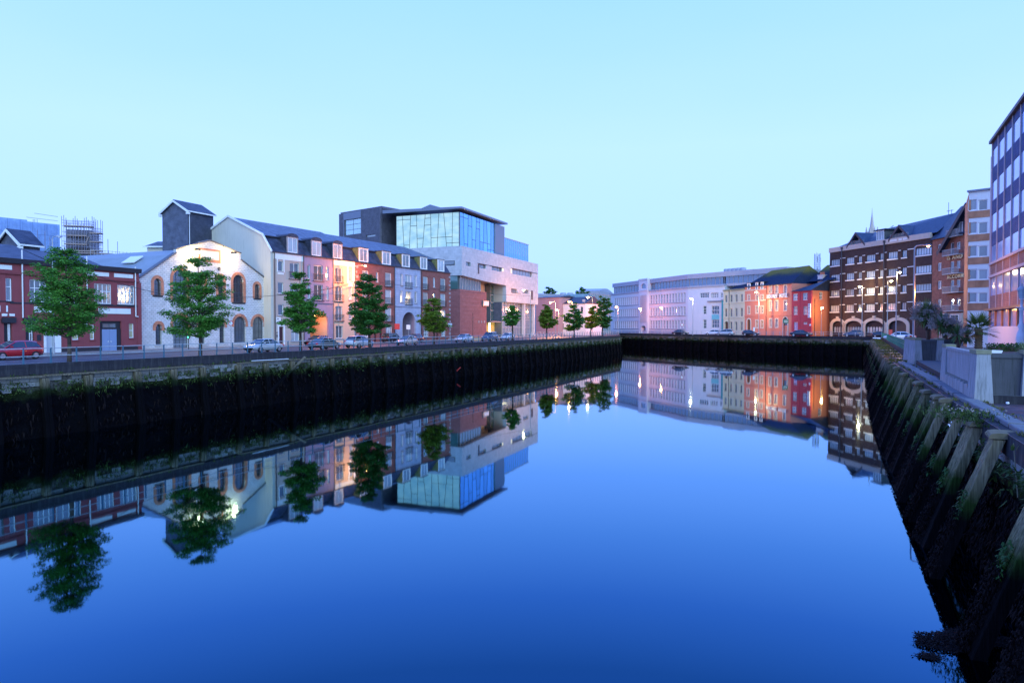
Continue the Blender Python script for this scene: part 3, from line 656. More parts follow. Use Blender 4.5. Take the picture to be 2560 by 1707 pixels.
r_ = MB(); r_.add([(-.1, .46, zl - .1), (bx(440, 633), .46, P_(440, 633)[1] - .15), (bx(520, 610), .46, zr), (bx(601, 650), .46, P_(601, 650)[1] - .15), (fB.W, .46, zk - .3)] + [(-.1, 26, zl - .1), (bx(440, 633), 26, P_(440, 633)[1] - .15), (bx(520, 610), 26, zr), (bx(601, 650), 26, P_(601, 650)[1] - .15), (fB.W, 26, zk - .3)], [(0, 1, 6, 5), (1, 2, 7, 6), (2, 3, 8, 7), (3, 4, 9, 8)])
r_.build('roof', M_tin, eB)
sk_ = MB().box(0, 0, 0, 1.6, 2.2, .12).build('skylight', W_white, eB, loc=(3.2, 5, zl + (P_(440, 633)[1] - zl) * 3.2 / bx(440) + .05)); sk_.rotation_euler = (0, -math.atan2(P_(440, 633)[1] - zl, bx(440)), 0)
body(eB, fB.W, .45, 26, min(zl, zk) - .4, M_rubble)
# tin roof of the next shed, seen over the maroon building
# floodlights
for i, (x, y) in enumerate(((477, 626), (568, 634))):
    s, z = P_(x, y); p = fB.pt(s, -1.1, z)
    e = empty('floodlight', (p.x, p.y, p.z), atan2(fB.u.y, fB.u.x), ('left' if i == 0 else 'right') + ' of the two floodlights glaring on the stone hall gable', 'floodlight', 'floodlights on the stone hall')
    MB().box(-.35, -.2, -.12, .35, .15, .2).build('housing', M_pipe, e)
    MB().lathe([(.05, -.42), (.30, -.36), (.40, -.24), (.36, -.14)], 14).build('lens', glow('floodlight_glow', (1, .82, .42), 45), e)
    MB().path([(0, .15, 0), (0, 1.05, -.1)], .04).build('bracket', M_pipe, e)
    point((0, .35, .25), 330, (1, .68, .26), .25, e)
    point((0, .1, -.75), 330, (1, .70, .32), .25, e)
# ---- the long mansard apartment terrace
fC = Face(K1, K2)
eC = face_empty('apartment_terrace', fC, 'four-storey apartment terrace with slate mansard roof and bays of cream, purple, brick and pale blue', 'building')
C_ = lambda x, y: fC.at(x, y)
cx = lambda x, y=760: fC.at(x, y)[0]
ZE = 13.35
M_tan = wall('tan_render', (.44, .36, .30), var=.06, streak=.2, stain=(.3, .25, .22))
M_purp = wall('mauve_render', (.27, .22, .30), var=.12, streak=.5, stain=(.16, .13, .18))
M_peach = wall('peach_render', (.56, .40, .28), var=.05, streak=.15, stain=(.42, .32, .25))
M_pblue = brick('pale_blue_ashlar', (.33, .36, .46), (.36, .39, .49), (.24, .26, .34), 1.2, .4, .02, bump=.4, var=.1)
M_rbrick = brick('red_apartment_brick', (.22, .065, .055), (.28, .09, .07), (.20, .10, .09), .24, .08, .012, bump=.3, var=.15)
bays = [(684, 758.5, M_tan), (758.5, 832.7, M_purp), (832.7, 888, M_peach), (888, 987.5, M_rbrick), (987.5, 1051.8, M_pblue), (1051.8, 1126, M_rbrick)]
FL = [(9.75, 12.1), (6.75, 9.1), (3.65, 5.95)]
def addw(lst, hs, a, b, z0, z1, cols=1, rows=1, fm=W_white, gm=G_pale, sill=None, arch=False, bal=False, zs=None):
    s0, s1 = cx(a), cx(b); hs.append(rpoly(s0, z0, s1, z1)); lst.append((s0, z0, s1, z1, cols, rows, fm, gm, sill, bal, zs))
M_sill = wall('stone_sill', (.30, .26, .26), var=.2)
for bi, (xa, xb, mat) in enumerate(bays):
    lst, hs = [], []
    sa, sb = cx(xa), cx(xb)
    if bi == 0: sa = 0
    if bi == 5: sb = fC.W
    arch = None
    if bi == 0:
        for z in ((10.6, 12.1), (7.45, 9.05), (4.35, 5.9)): addw(lst, hs, 695, 708.5, *z, 1, 1, gm=G_dark, sill=M_sill)
        for z0, z1 in FL: addw(lst, hs, 725, 748, z0, z1, 2, 1, gm=G_mid, bal=True)
        addw(lst, hs, 727, 748, .55, 2.75, 2, 1, sill=M_sill)
        hs.append(rpoly(cx(697), .1, cx(707.5), 2.7))
    if bi == 1:
        for z0, z1 in FL[:2]: addw(lst, hs, 785, 807, z0, z1, 2, 1, gm=G_mid, bal=True)
        for a, b in ((768.5, 776), (815, 822)):
            for z in ((9.9, 12.0), (6.9, 8.9)): addw(lst, hs, a, b, *z, sill=M_sill)
        arch = (774.5, 820.6, 5.15)
    if bi == 2:
        for z0, z1 in FL: addw(lst, hs, 838.3, 856, z0, z1, 2, 1, gm=G_mid, bal=True)
        addw(lst, hs, 839, 857, .85, 2.85, 2, 1, gm=G_mid, sill=M_sill)
        for z0, z1 in FL: addw(lst, hs, 871.5, 880.5, z0 + .3, z1, 1, 1, sill=M_sill)
    if bi == 3:
        for z0, z1 in FL:
            addw(lst, hs, 906, 922.4, z0, z1, 2, 1, bal=True); addw(lst, hs, 963.5, 979, z0, z1, 1, 1, bal=True); addw(lst, hs, 940.5, 947, z0 + .5, z1 - .1, sill=M_sill)
        addw(lst, hs, 907, 921, .9, 2.7, 2, 2, sill=M_sill); addw(lst, hs, 964.5, 980, .9, 2.8, 3, 3, sill=M_sill)
        for a, b in ((934.5, 941), (948.5, 955)): hs.append(rpoly(cx(a), .1, cx(b), 2.65))
    if bi == 4:
        for z0, z1 in FL[:2]:
            addw(lst, hs, 1014, 1028.5, z0, z1, 2, 1, bal=True); addw(lst, hs, 1001, 1007.3, z0 + .3, z1 + .05, sill=M_sill); addw(lst, hs, 1036.5, 1042.5, z0 + .3, z1 + .05, sill=M_sill)
        arch = (1006, 1038.5, 5.35)
    if bi == 5:
        for z0, z1 in FL:
            addw(lst, hs, 1057.5, 1070, z0, z1, 1, 1, bal=True); addw(lst, hs, 1101, 1114, z0, z1, 1, 1, bal=True); addw(lst, hs, 1083, 1088.6, z0 + .5, z1 + .0, sill=M_sill)
        addw(lst, hs, 1058.5, 1071.5, .8, 2.8, 3, 3, sill=M_sill); addw(lst, hs, 1103, 1114, .8, 2.8, 3, 3, sill=M_sill)
        hs.append(rpoly(cx(1090.5), .1, cx(1095.5), 2.6))
    if arch: hs.append(archpoly(cx(arch[0]), .02, cx(arch[1]), arch[2], n=14))
    dep = 3.2 if arch else .3
    m = MB().plate(rpoly(sa, 0, sb, ZE), hs, 0 if bi != 3 else .02, .3 + (.02 if bi == 3 else 0)); wobj = m.build('wall', mat, eC)
    for (s0, z0, s1, z1, c, r, fm, gm, sill, bal, zs) in lst:
        o = window(eC, s0, z0, s1, z1, .13, c, r, fm, gm, .08, .06, sill=sill, zsplit=zs)
        if bal:
            q = MB(); w = s1 - s0; q.box(-.25, -.3, -.14, w + .25, -.13, -.05)
            for i in range(int(w / .16) + 4): q.box(-.22 + i * (w + .44) / (int(w / .16) + 3) - .012, -.27, -.05, -.22 + i * (w + .44) / (int(w / .16) + 3) + .012, -.245, .95)
            q.box(-.25, -.29, .95, w + .25, -.23, 1.0); q.build('balcony_rail', M_pipe, o)
    if arch:
        s0, s1 = cx(arch[0]), cx(arch[1]); zs = arch[2] - (s1 - s0) / 2
        t = MB(); A = archpoly(s0, .02, s1, arch[2], n=14)[1:]; A = A + [(s0, .02)]
        for (p, q) in zip(A[:-1], A[1:]): t.add([(p[0], .3, p[1]), (q[0], .3, q[1]), (q[0], 3.2, q[1]), (p[0], 3.2, p[1])], [(3, 2, 1, 0)])
        t.build('passage', M_peach if bi == 1 else M_purp, eC)
        gt = MB(); n = 10
        for i in range(n): gt.box(s0 + (s1 - s0) * i / n + .01, 2.9, .05, s0 + (s1 - s0) * (i + 1) / n - .01, 2.98, arch[2] + .05)
        gt.build('timber_gate', wall('varnished_gate_boards', (.36, .20, .09) if bi == 1 else (.07, .05, .045), var=.25, scale=2), eC)
        MB().box(s0 - .02, 2.85, zs - .7, s1 + .02, 2.9, zs - .62).box((s0 + s1) / 2 - .04, 2.84, 0, (s0 + s1) / 2 + .04, 2.9, arch[2]).build('gate_rail', M_pipe, eC)
        MB().prismx([(-.12, 6.25), (-.16, 6.4), (0, 6.45), (0, 6.25)], sa + .05, sb - .05).build('string_course', mat, eC)
        if bi == 1: MB().box(s1 + .5, -.04, zs - .1, sb - .1, 0, zs + .1).box(sa + .1, -.04, zs - .1, s0 - .5, 0, zs + .1).build('impost', mat, eC)
    hs_boxes = hs
    if not arch: body(eC, sb, .32, 12.0, ZE, mat, x0=sa)
    else:
        b_ = MB().box(sa, .32, 6.6, sb, 12, ZE).box(sa, .32, 0, cx(arch[0]) - .02, 12, 6.6).box(cx(arch[1]) + .02, .32, 0, sb, 12, 6.6).box(sa, 3.3, 0, sb, 12, 6.6); b_.build('wall', mat, eC)
# white fascia boards, window surrounds of the cream bays
MB().box(.1, -.05, 12.35, cx(758), 0, 13.3).box(cx(694), -.05, 10.2, cx(709.5), -.0, 10.55).box(cx(708.8), -.05, 10.5, cx(711.5), 0, 12.35).box(cx(692.5), -.05, 10.5, cx(694.8), 0, 12.35).build('white_band', M_wtrim, eC)
MB().box(cx(833.5), -.05, 12.45, cx(887), 0, 13.3).box(cx(868), -.05, 9.7, cx(871), 0, 12.45).box(cx(881), -.05, 9.7, cx(887), 0, 12.45).box(cx(871), -.05, 9.2, cx(881), 0, 10.0).build('white_band', M_wtrim, eC)
for a, b in ((697, 707.5), (934.5, 941), (948.5, 955), (1090.5, 1095.5)):
    o = MB().box(cx(a) + .02, .15, .1, cx(b) - .02, .22, 2.65).build('door', plain('oxblood_door', (.055, .012, .018)), eC)
    MB().box(cx(a) + .12, .1, 1.1, cx(a) + .2, .15, 1.2).build('handle', W_grey, o)
MB().box(cx(693), -.05, .1, cx(696.7), 0, 3.3).box(cx(707.8), -.05, .1, cx(711.5), 0, 3.3).box(cx(696.7), -.05, 2.75, cx(707.8), 0, 3.3).build('door_surround', M_wtrim, eC)
o = MB().box(cx(689), -.09, 3.25, cx(700.5), -.01, 4.05).build('street_sign', M_wtrim, eC)
MB().box(cx(691), -.1, 3.75, cx(696), -.092, 3.85).box(cx(693), -.1, 3.4, cx(695), -.092, 3.5).build('print', plain('sign_print_dark', (.05, .05, .06)), o)
MB().box(cx(690.3), -.06, 1.8, cx(693), -.01, 1.95).box(cx(690.3), -.06, 1.2, cx(693), -.01, 1.6).build('letter_box', M_pipe, eC)
for a in (686, 758.4, 887.8, 985.6, 1052.5): MB().path([(cx(a), -.12, 13.3), (cx(a), -.12, .1)], .07).build('drainpipe', M_pipe, eC)
for a in (832.7,): MB().path([(cx(a), -.12, 13.3), (cx(a), -.12, .1)], .05).build('drainpipe', M_pipe, eC)
q = MB()
for i in range(16): q.box(fC.W - (.55 if i % 2 else .3), -.04, .3 + i * .8, fC.W + .03, 0, .3 + i * .8 + .42); q.box(cx(888) - .05, -.04, .3 + i * .8, cx(888) + (.75 if i % 2 else .5), 0.02, .3 + i * .8 + .42)
q.build('quoins', M_sill, eC)
MB().box(fC.W - .9, -.03, 0, fC.W + .04, .02, .3).build('plinth', M_sill, eC)
# mansard roof, profile read on the gable end
fG = Face(fC.A + Vector((-fC.u.y, fC.u.x)) * 13.0, fC.A)
wG = fG.W
kinkd, kinkz = wG - fG.at(660, 588.6)[0], fG.at(660, 588.6)[1]
apd, apz = wG - fG.at(577.7, 544.5)[0], fG.at(577.7, 544.5)[1]
DP = 2 * apd
gp = [(0, 0), (DP, 0), (DP, ZE), (DP - kinkd, kinkz), (apd, apz), (kinkd, kinkz), (0, ZE)]
MB().prismx(gp, -.42, .05).build('gable', M_cream, eC)
RL = fC.W
MB().prismx([(-.05, ZE - .05), (kinkd - .05, kinkz), (kinkd + .25, kinkz), (.35, ZE - .05)], -.3, RL).build('mansard', M_slate2, eC)
mid = cx(900, 620)
MB().prismx([(kinkd - .3, kinkz - .04), (apd, apz + .1), (DP - kinkd + .3, kinkz), (DP - kinkd, kinkz - .2), (kinkd, kinkz - .2)], -.35, mid).build('roof', M_slate, eC)
MB().prismx([(kinkd - .3, kinkz - .04), (apd, apz - .1), (DP - kinkd + .3, kinkz), (DP - kinkd, kinkz - .2), (kinkd, kinkz - .2)], mid, RL - 3.5).add([(mid, kinkd - .3, kinkz), (RL - 3.5, kinkd - .3, kinkz - .04), (RL - 3.5, apd, apz - .1), (RL + .2, kinkd + .1, kinkz - .1), (RL + .2, DP - kinkd, kinkz - .1), (RL - 3.5, DP - kinkd, kinkz)], [(1, 3, 2), (3, 4, 2), (4, 5, 2)]).build('roof', M_slate, eC)
rb = MB()
for (y0, z0), (y1, z1) in (((-.3, ZE - .1), (kinkd - .3, kinkz - .05)), ((kinkd - .3, kinkz - .05), (apd, apz + .06)), ((apd, apz + .06), (DP - kinkd + .3, kinkz - .05)), ((DP - kinkd + .3, kinkz - .05), (DP + .3, ZE))):
    rb.prismx([(y0, z0), (y1, z1), (y1, z1 + .28), (y0, z0 + .28)], -.65, -.41)
rb.build('bargeboard', M_wtrim, eC)
MB().box(-.3, -.2, ZE - .12, RL + .1, -.02, ZE + .02).build('gutter', M_pipe, eC)
MB().box(.0, kinkd - .42, kinkz - .12, RL, kinkd - .3, kinkz + .02).build('gutter', M_pipe, eC)
# dormers
for a, b, rd in ((720, 743.5, 1), (780.5, 802.5, 1), (834, 854.5, 1), (899.5, 919.5, 0), (957.5, 976, 0), (1007, 1023.5, 0), (1052.5, 1067, 0), (1096, 1110, 0)):
    s0, s1 = cx(a, 620), cx(b, 620); zt = kinkz + .05 if not rd else kinkz + .1; zb = ZE + .12
    w = s1 - s0
    o = MB().plate((archpoly(-.15, 0, w + .15, zt - zb + .45, rise=.5) if rd else rpoly(-.15, 0, w + .15, zt - zb)), [rpoly(.02, .05, w - .02, (zt - zb) - .12)], 0, .12).build('dormer', M_wtrim if not rd else M_sill, eC, loc=(s0, .02, zb))
    ck = MB().box(-.13, .12, 0, -.03, kinkd + .4, zt - zb - .02).box(w + .03, .12, 0, w + .13, kinkd + .4, zt - zb - .02)
    ck.build('cheek', M_slate2 if rd else wall('mossy_slate_cheek', (.16, .16, .06), var=.4, scale=3), o)
    t = MB()
    if rd: t.prism(archpoly(-.22, zt - zb - .02, w + .22, zt - zb + .5, rise=.5), -.08, kinkd + 1.2)
    else: t.box(-.2, -.1, zt - zb - .02, w + .2, kinkd + .8, zt - zb + .07)
    t.build('dormer_roof', M_slate2 if not rd else M_slate2, o)
    window(eC, s0 + .03, zb + .06, s1 - .03, zt - .14, .06, 2, 1, W_white, G_pale, .1, .08)
# ---- orange light in the first archway
p = fC.pt(cx(797), .9, 4.3)
e = empty('archway_lamp', (p.x, p.y, p.z), atan2(fC.u.y, fC.u.x), 'orange lamp glowing inside the archway of the mauve bay', 'lamp')
MB().lathe([(.05, .12), (.16, .05), (.16, -.1), (.1, -.16)], 10).build('lamp_shade', glow('sodium_glow', (1, .42, .12), 18), e)
MB().tube((0, 0, .12), (0, 0, .6), .02).build('stem', M_pipe, e)
point((0, 0, -.5), 240, (1, .30, .04), .15, e)
# ---- music school: stone slab, glass box, brick wing, terracotta base
M_lime = brick('pale_limestone_cladding', (.42, .42, .44), (.48, .47, .49), (.33, .33, .36), 1.1, .62, .012, bump=.15, var=.12, rough=.7)
M_terra = brick('terracotta_panels', (.30, .11, .10), (.34, .13, .12), (.19, .07, .07), 1.3, .45, .02, bump=.3, var=.1)
M_dbrick = brick('dark_grey_brick', (.10, .10, .13), (.13, .125, .16), (.08, .08, .10), .24, .08, .01, bump=.2, var=.18)
M_zinc = plain('zinc_sheet', (.20, .22, .26), .4, .6)
fD = Face(K(1158, 11.5), K(1345, 8.9)); D_ = lambda x, y, o=0: fD.at(x, y, o)
eD = face_empty('music_school', fD, 'modern school with pale stone slab, tilted glass box on top and terracotta base', 'building')
zt0 = D_(1158, 618.7)[1]; zt1 = D_(1344.5, 657.5)[1]; zT = (zt0 + zt1) / 2
dx = lambda x, y=700: D_(x, y)[0]
WD = fD.W
sl = []
def slot(x0, y0, x1, y1): r = fD.rect(x0, y0, x1, y1); sl.append(r); return rpoly(*r)
hD = [slot(*z5(268, 640), *z5(318, 682)), slot(*z5(398, 662), *z5(475, 706)), slot(*z5(533, 688), *z5(640, 732)), slot(*z5(745, 722), *z5(952, 780)), slot(*z5(733, 915), *z5(798, 955)), slot(*z5(858, 925), *z5(915, 965))]
zb0 = D_(*z5(245, 780))[1]; zb1 = D_(*z5(465, 838))[1]; zb2 = D_(*z5(684, 882))[1]; zc = D_(*z5(850, 1065))[1]; xs = dx(z5(684, 0)[0])
MB().plate([(0, zb0), (dx(z5(465, 0)[0]), zb1), (xs, zb2), (xs, zc), (WD, zc), (WD, zT), (0, zT)], hD, 0, 1.0).build('stone_slab', M_lime, eD)
MB().box(0, 1.0, max(zb0, zb1, zb2) + .6, WD, 24, zT - .02).box(xs + .02, 1.0, zc + .02, WD, 24, zb2 + .6).build('stone_slab', M_lime, eD)
for r in sl:
    window(eD, r[0], r[1], r[2], r[3], .35, max(1, int((r[2] - r[0]) / 2)), 1, W_dark, G_mid, .08, .07)
MB().box(dx(z5(390, 0)[0]), -.03, D_(*z5(395, 762))[1], dx(z5(405, 0)[0]), .02, D_(*z5(395, 660))[1]).box(dx(z5(385, 0)[0]), -.04, D_(*z5(430, 664))[1], dx(z5(655, 0)[0]), .0, D_(*z5(430, 664))[1] + .15).box(dx(z5(733, 0)[0]), -.04, D_(*z5(860, 740))[1] + .15, dx(z5(1005, 0)[0]), .0, D_(*z5(860, 740))[1] + .3).box(dx(z5(735, 0)[0]), -.04, D_(*z5(800, 965))[1], dx(z5(830, 0)[0]), .0, D_(*z5(800, 965))[1] + .12).box(dx(z5(940, 0)[0]), -.05, D_(*z5(950, 1030))[1], dx(z5(958, 0)[0]), .02, D_(*z5(950, 935))[1]).build('window_trim', M_pipe, eD)
MB().box(dx(z5(640, 0)[0]), -.02, D_(*z5(650, 738))[1], dx(z5(655, 0)[0]), .02, D_(*z5(650, 700))[1]).box(dx(z5(730, 0)[0]), -.02, D_(*z5(738, 752))[1], dx(z5(742, 0)[0]), .02, D_(*z5(738, 712))[1]).build('lit_reveal', glow('reveal_glow', (1, .75, .42), .8), eD)
# base: terracotta volume, glass band, recess, curtain wall
tD = .9
tx1 = dx(z5(515, 0)[0]); zt_t = D_(*z5(300, 930), -tD)[1]
MB().box(.4, tD, 0, tx1, 12, zt_t).build('terracotta_base', M_terra, eD)
for i in range(11): MB().box(.35, tD - .05, .6 + i * zt_t / 11.6, tx1 + .02, tD, .6 + i * zt_t / 11.6 + .05).build('panel_joint', M_terra, eD)
MB().box(.5, tD + .2, zt_t, dx(z5(460, 0)[0]), 12, max(zb0, zb1) + .8).build('glass_band', G_mid, eD)
q = MB()
for i in range(9): q.box(.5 + i * (dx(z5(460, 0)[0]) - .5) / 8 - .06, tD + .1, zt_t, .5 + i * (dx(z5(460, 0)[0]) - .5) / 8 + .06, tD + .2, max(zb0, zb1) + .6)
q.build('mullions', W_grey, eD)
RD = 5.0
MB().box(dx(z5(460, 0)[0]), RD, 0, xs + .1, RD + 1, zT - 2).build('recess_wall', wall('grey_recess_render', (.17, .17, .21), var=.1), eD)
MB().box(xs - .02, 1.0, zc, xs + .3, RD, zb2 + .8).add([(dx(1212), RD - .05, zc), (xs, RD - .05, zc), (xs, RD - .05, zb2), (dx(1212), RD - .05, zb2)], [(0, 1, 2, 3)]).build('recess_panel', wall('beige_recess_panel', (.48, .40, .32), var=.08), eD)
s0, s1 = D_(*z5(520, 1000), -3.5)[0], D_(*z5(575, 1000), -3.5)[0]
MB().box(s0, 3.5, .3, s1, RD, zb2).build('stair_glass', glass('green_stair_glass', (.05, .10, .11)), eD)
q = MB()
for z in (3.0, 6.6, 8.6, 10.5): q.box(s0 - .1, 3.4, z, s1 + .1, 3.5, z + .18)
q.box(s0 - .1, 3.4, .3, s0, 3.5, zb2).box(s1, 3.4, .3, s1 + .1, 3.5, zb2); q.build('mullions', W_grey, eD)
# lit entrance lobby
e0, e1 = D_(*z5(515, 1300), -1.5)[0], D_(*z5(700, 1300), -1.5)[0]
MB().box(e0, 1.2, 3.7, e1 + 1, RD - .1, 4.0).build('entrance_canopy', M_zinc, eD)
MB().box(e0, 3.2, .1, e1, 3.3, 3.7).build('lobby_screen', wall('ochre_lobby_wall', (.55, .42, .14), var=.15), eD)
for a in (e0 + .4, e1 - .3):
    MB().box(a - .16, 1.6, .2, a + .16, 1.9, 3.6).build('light_column', glow('lobby_tube_glow', (1, .86, .50), 7), eD)
    point((a, 1.3, 2.0), 60, (1, .78, .35), .3, eD)
    point(((e0 + e1) / 2, 2.2, 3.2), 30, (1, .80, .30), .3, eD)
# glass curtain and lilac piers on the right
MB().box(xs + .05, 1.2, .1, WD - .1, 1.4, zc).build('curtain_glass', glass('curtain_glass', (.15, .18, .22)), eD)
MB().box(xs + .05, 1.45, .1, WD - .1, 20, zc).build('core', M_dbrick, eD)
q = MB(); n = 12
for i in range(n + 1): q.box(xs + (WD - xs) * i / n - .05, 1.08, .1, xs + (WD - xs) * i / n + .05, 1.2, zc)
for z in (2.4, 4.4, 5.0, 7.6): q.box(xs, 1.06, z, WD, 1.2, z + .1)
q.build('mullions', W_grey, eD)
for x in (885, 985): s = dx(z5(x, 0)[0]); MB().box(s - .45, .3, .1, s + .45, 1.0, zc - .02).build('pier', M_lime, eD)
# sign panel on the terracotta
r = fD.rect(*z5(432, 1040), *z5(492, 1095), -tD); o = MB().box(r[0], tD - .35, r[1], r[2], tD - .05, r[3]).build('sign_box', M_zinc, eD)
MB().box(r[0] + .5, tD - .37, r[1] + .2, r[2] - .2, tD - .352, r[3] - .2).build('print', W_white, o)
r = fD.rect(*z5(395, 1245), *z5(480, 1268), -tD)
for i in range(3): MB().box(r[0] + i * (r[2] - r[0]) / 3, tD - .1, r[1], r[0] + i * (r[2] - r[0]) / 3 + .35, tD - .03, r[3]).build('letter', W_grey, eD)
# left (riverward) face: stone + terracotta return
fE = Face(fD.A + Vector((-fD.u.y, fD.u.x)) * 30, fD.A); E_ = lambda x, y, o=0: fE.at(x, y, o)
eE = eD
MB().box(-.02, -.001, 0, 0, .001, .01)  # (nothing)
def left_local(s, z, off=0): return (off, fE.W - s, z)      # point on the left face in the school's local frame
m = MB(); m.box(-.6, .02, zb0, 0, 30, zT - .02); m.build('stone_slab', M_lime, eD)
m = MB(); m.box(-.3, .6, 0, .38, 14, zt_t); m.build('terracotta_base', M_terra, eD)
s_a = E_(*z4(1108, 665), 0)[0]; s_b = E_(*z4(1215, 665), 0)[0]; zz = E_(*z4(1160, 680))[1]
fr = MB().plate([(0, zz), (s_b - s_a, zz), (s_b - s_a, zz + .95), (0, zz + .95)], [rpoly(.1, zz + .1, s_b - s_a - .1, zz + .85)], 0, .1)
o = fr.build('window', W_dark, eD, loc=(-.72, fE.W - s_a, 0), rz=-pi / 2); MB().box(.05, .04, zz + .05, s_b - s_a - .05, .06, zz + .9).build('pane', G_mid, o)
MB().box(-.42, 1.2, zt_t, -.3, 14, zb0).build('glass_band', glass('green_band_glass', (.06, .14, .13)), eD)
MB().box(-.36, 3.5, 0, -.28, 5.2, 3.4).build('doorway', M_pipe, eD)
# glass box on the roof: corner at x=1149
gk = 11.45
cG = K(1149.5, gk); 
gA = solve(cG, -fD.n * -1 * -1, 992) if False else None
dl = Vector((-fD.u.y, fD.u.x)); lw = solve(cG, dl, 992); rw = solve(cG, fD.u, 1236); rw2 = solve(cG, fD.u, 1259)
fGl = Face(cG + dl * lw, cG); fGr = Face(cG, cG + fD.u * rw)
zg0 = zT - .05; zg1 = fGl.at(1148, 530)[1]
eG = empty('rooftop_glass_box', (0, 0, 0)); COL.objects.unlink(eG); bpy.data.objects.remove(eG)
def place_local(f):       # a part frame inside the school's frame
    d = f.A - fD.A; return (d.dot(fD.u), -d.dot(fD.n), 0), atan2(f.u.y, f.u.x) - atan2(fD.u.y, fD.u.x)
G_lit = glass('lit_green_glass', (.45, .62, .52), spec=.6, var=.3)
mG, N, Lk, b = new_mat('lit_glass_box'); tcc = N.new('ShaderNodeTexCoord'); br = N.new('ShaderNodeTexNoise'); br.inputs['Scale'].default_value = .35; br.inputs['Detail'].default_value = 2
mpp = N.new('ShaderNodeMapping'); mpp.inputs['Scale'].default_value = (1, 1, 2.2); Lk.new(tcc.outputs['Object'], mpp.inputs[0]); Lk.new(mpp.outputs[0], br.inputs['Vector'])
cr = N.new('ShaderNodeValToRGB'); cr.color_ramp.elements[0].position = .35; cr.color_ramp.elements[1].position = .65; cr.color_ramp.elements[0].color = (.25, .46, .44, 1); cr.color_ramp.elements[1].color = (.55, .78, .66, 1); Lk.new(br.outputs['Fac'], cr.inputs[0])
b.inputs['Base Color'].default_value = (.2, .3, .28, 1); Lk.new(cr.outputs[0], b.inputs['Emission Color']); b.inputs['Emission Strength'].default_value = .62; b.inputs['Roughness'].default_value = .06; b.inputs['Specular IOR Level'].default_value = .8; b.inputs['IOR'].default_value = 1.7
G_blue = glass('sky_blue_glass', (.20, .50, .84), spec=.6, var=.25); MATS['sky_blue_glass'].node_tree.nodes['Principled BSDF'].inputs['Metallic'].default_value = .75
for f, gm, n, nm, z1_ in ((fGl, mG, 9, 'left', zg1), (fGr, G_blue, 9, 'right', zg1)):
    loc, rz = place_local(f); rnd = random.Random(n)
    xs_ = [f.W * i / n for i in range(n + 1)]; lean = [0] + [rnd.uniform(.05, .4) * (1 if i % 2 else -1) for i in range(1, n)] + [0]
    mm = MB()
    for i in range(n):
        a0, a1 = xs_[i] + lean[i], xs_[i] - lean[i]; b0, b1 = xs_[i + 1] + lean[i + 1], xs_[i + 1] - lean[i + 1]
        cuts = sorted(rnd.sample([.12, .3, .5, .68, .88], 1 + (i % 3 == 1))); cuts = [0] + cuts + [1]
        for c0, c1 in zip(cuts[:-1], cuts[1:]):
            L0 = lambda t: a0 + (a1 - a0) * t; R0 = lambda t: b0 + (b1 - b0) * t; H = lambda t: zg0 + (z1_ - zg0) * t
            e_ = .03
            mm_ = MB().add([(L0(c0) + e_, .02, H(c0) + e_), (R0(c0) - e_, .02, H(c0) + e_), (R0(c1) - e_, .02, H(c1) - e_), (L0(c1) + e_, .02, H(c1) - e_), (L0(c0) + e_, .06, H(c0) + e_), (R0(c0) - e_, .06, H(c0) + e_), (R0(c1) - e_, .06, H(c1) - e_), (L0(c1) + e_, .06, H(c1) - e_)], [(0, 1, 2, 3), (7, 6, 5, 4), (0, 4, 5, 1), (1, 5, 6, 2), (2, 6, 7, 3), (3, 7, 4, 0)])
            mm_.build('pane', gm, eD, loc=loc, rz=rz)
        for c in cuts[1:-1]: mm.add([(L0(c), -.02, H(c) - .05), (R0(c), -.02, H(c) - .05), (R0(c), -.02, H(c) + .05), (L0(c), -.02, H(c) + .05)], [(0, 1, 2, 3)])
    for i in range(n + 1):
        a0, a1 = xs_[i] + lean[i], xs_[i] - lean[i]
        mm.add([(a0 - .045, -.03, zg0), (a0 + .045, -.03, zg0), (a1 + .045, -.03, z1_), (a1 - .045, -.03, z1_)], [(0, 1, 2, 3)])
    mm.build('mullions', W_dark, eD, loc=loc, rz=rz)
    MB().box(0, .1, zg0, f.W, .2, z1_).build('backing', M_dbrick, eD, loc=loc, rz=rz)
locG, rzG = place_local(fGr)
MB().box(rw, -.25, zg0, rw2, 12, zg1).build('end_wall', M_zinc, eD, loc=locG, rz=rzG)
ztr = fGl.at(1149.7, 517)[1]
ovl = lw + 3.0
MB().prismx([(-1.0, ztr - .55), (-1.0, ztr - .15), (ovl, ztr + .3), (ovl, ztr - .45)], -1.0, rw2 + .3).build('roof', M_zinc, eD, loc=locG, rz=rzG)
MB().prismx([(4, ztr), (9, ztr + 1.6), (14, ztr)], 3, 9).build('rooflight', M_zinc, eD, loc=locG, rz=rzG)
# rear blue glass block with rounded corner
fR = Face(K(1250, 10.0), K(1324, 9.0)); locR, rzR = place_local(fR)
zr1 = fR.at(1262, 594)[1]
m = MB(); prof_ = [(0, 0), (fR.W - 1.2, 0)] + [(fR.W - 1.2 + 1.2 * sin(t * pi / 10), 1.2 - 1.2 * cos(t * pi / 10)) for t in range(1, 6)] + [(fR.W, 10), (0, 10)]
n = len(prof_); m.add([(x, y, zT - 1) for x, y in prof_] + [(x, y, zr1) for x, y in prof_], [(i, (i + 1) % n, n + (i + 1) % n, n + i) for i in range(n)] + [tuple(range(n, 2 * n))]); m.build('blue_glass_block', G_blue, eD, loc=locR, rz=rzR)
q = MB()
for i in range(16): q.box(fR.W * i / 16 - .04, -.06, zT - 1, fR.W * i / 16 + .04, 0, zr1)
q.box(0, -.08, zr1 - .15, fR.W - .8, 0, zr1 + .05); q.build('mullions', W_grey, eD, loc=locR, rz=rzR)
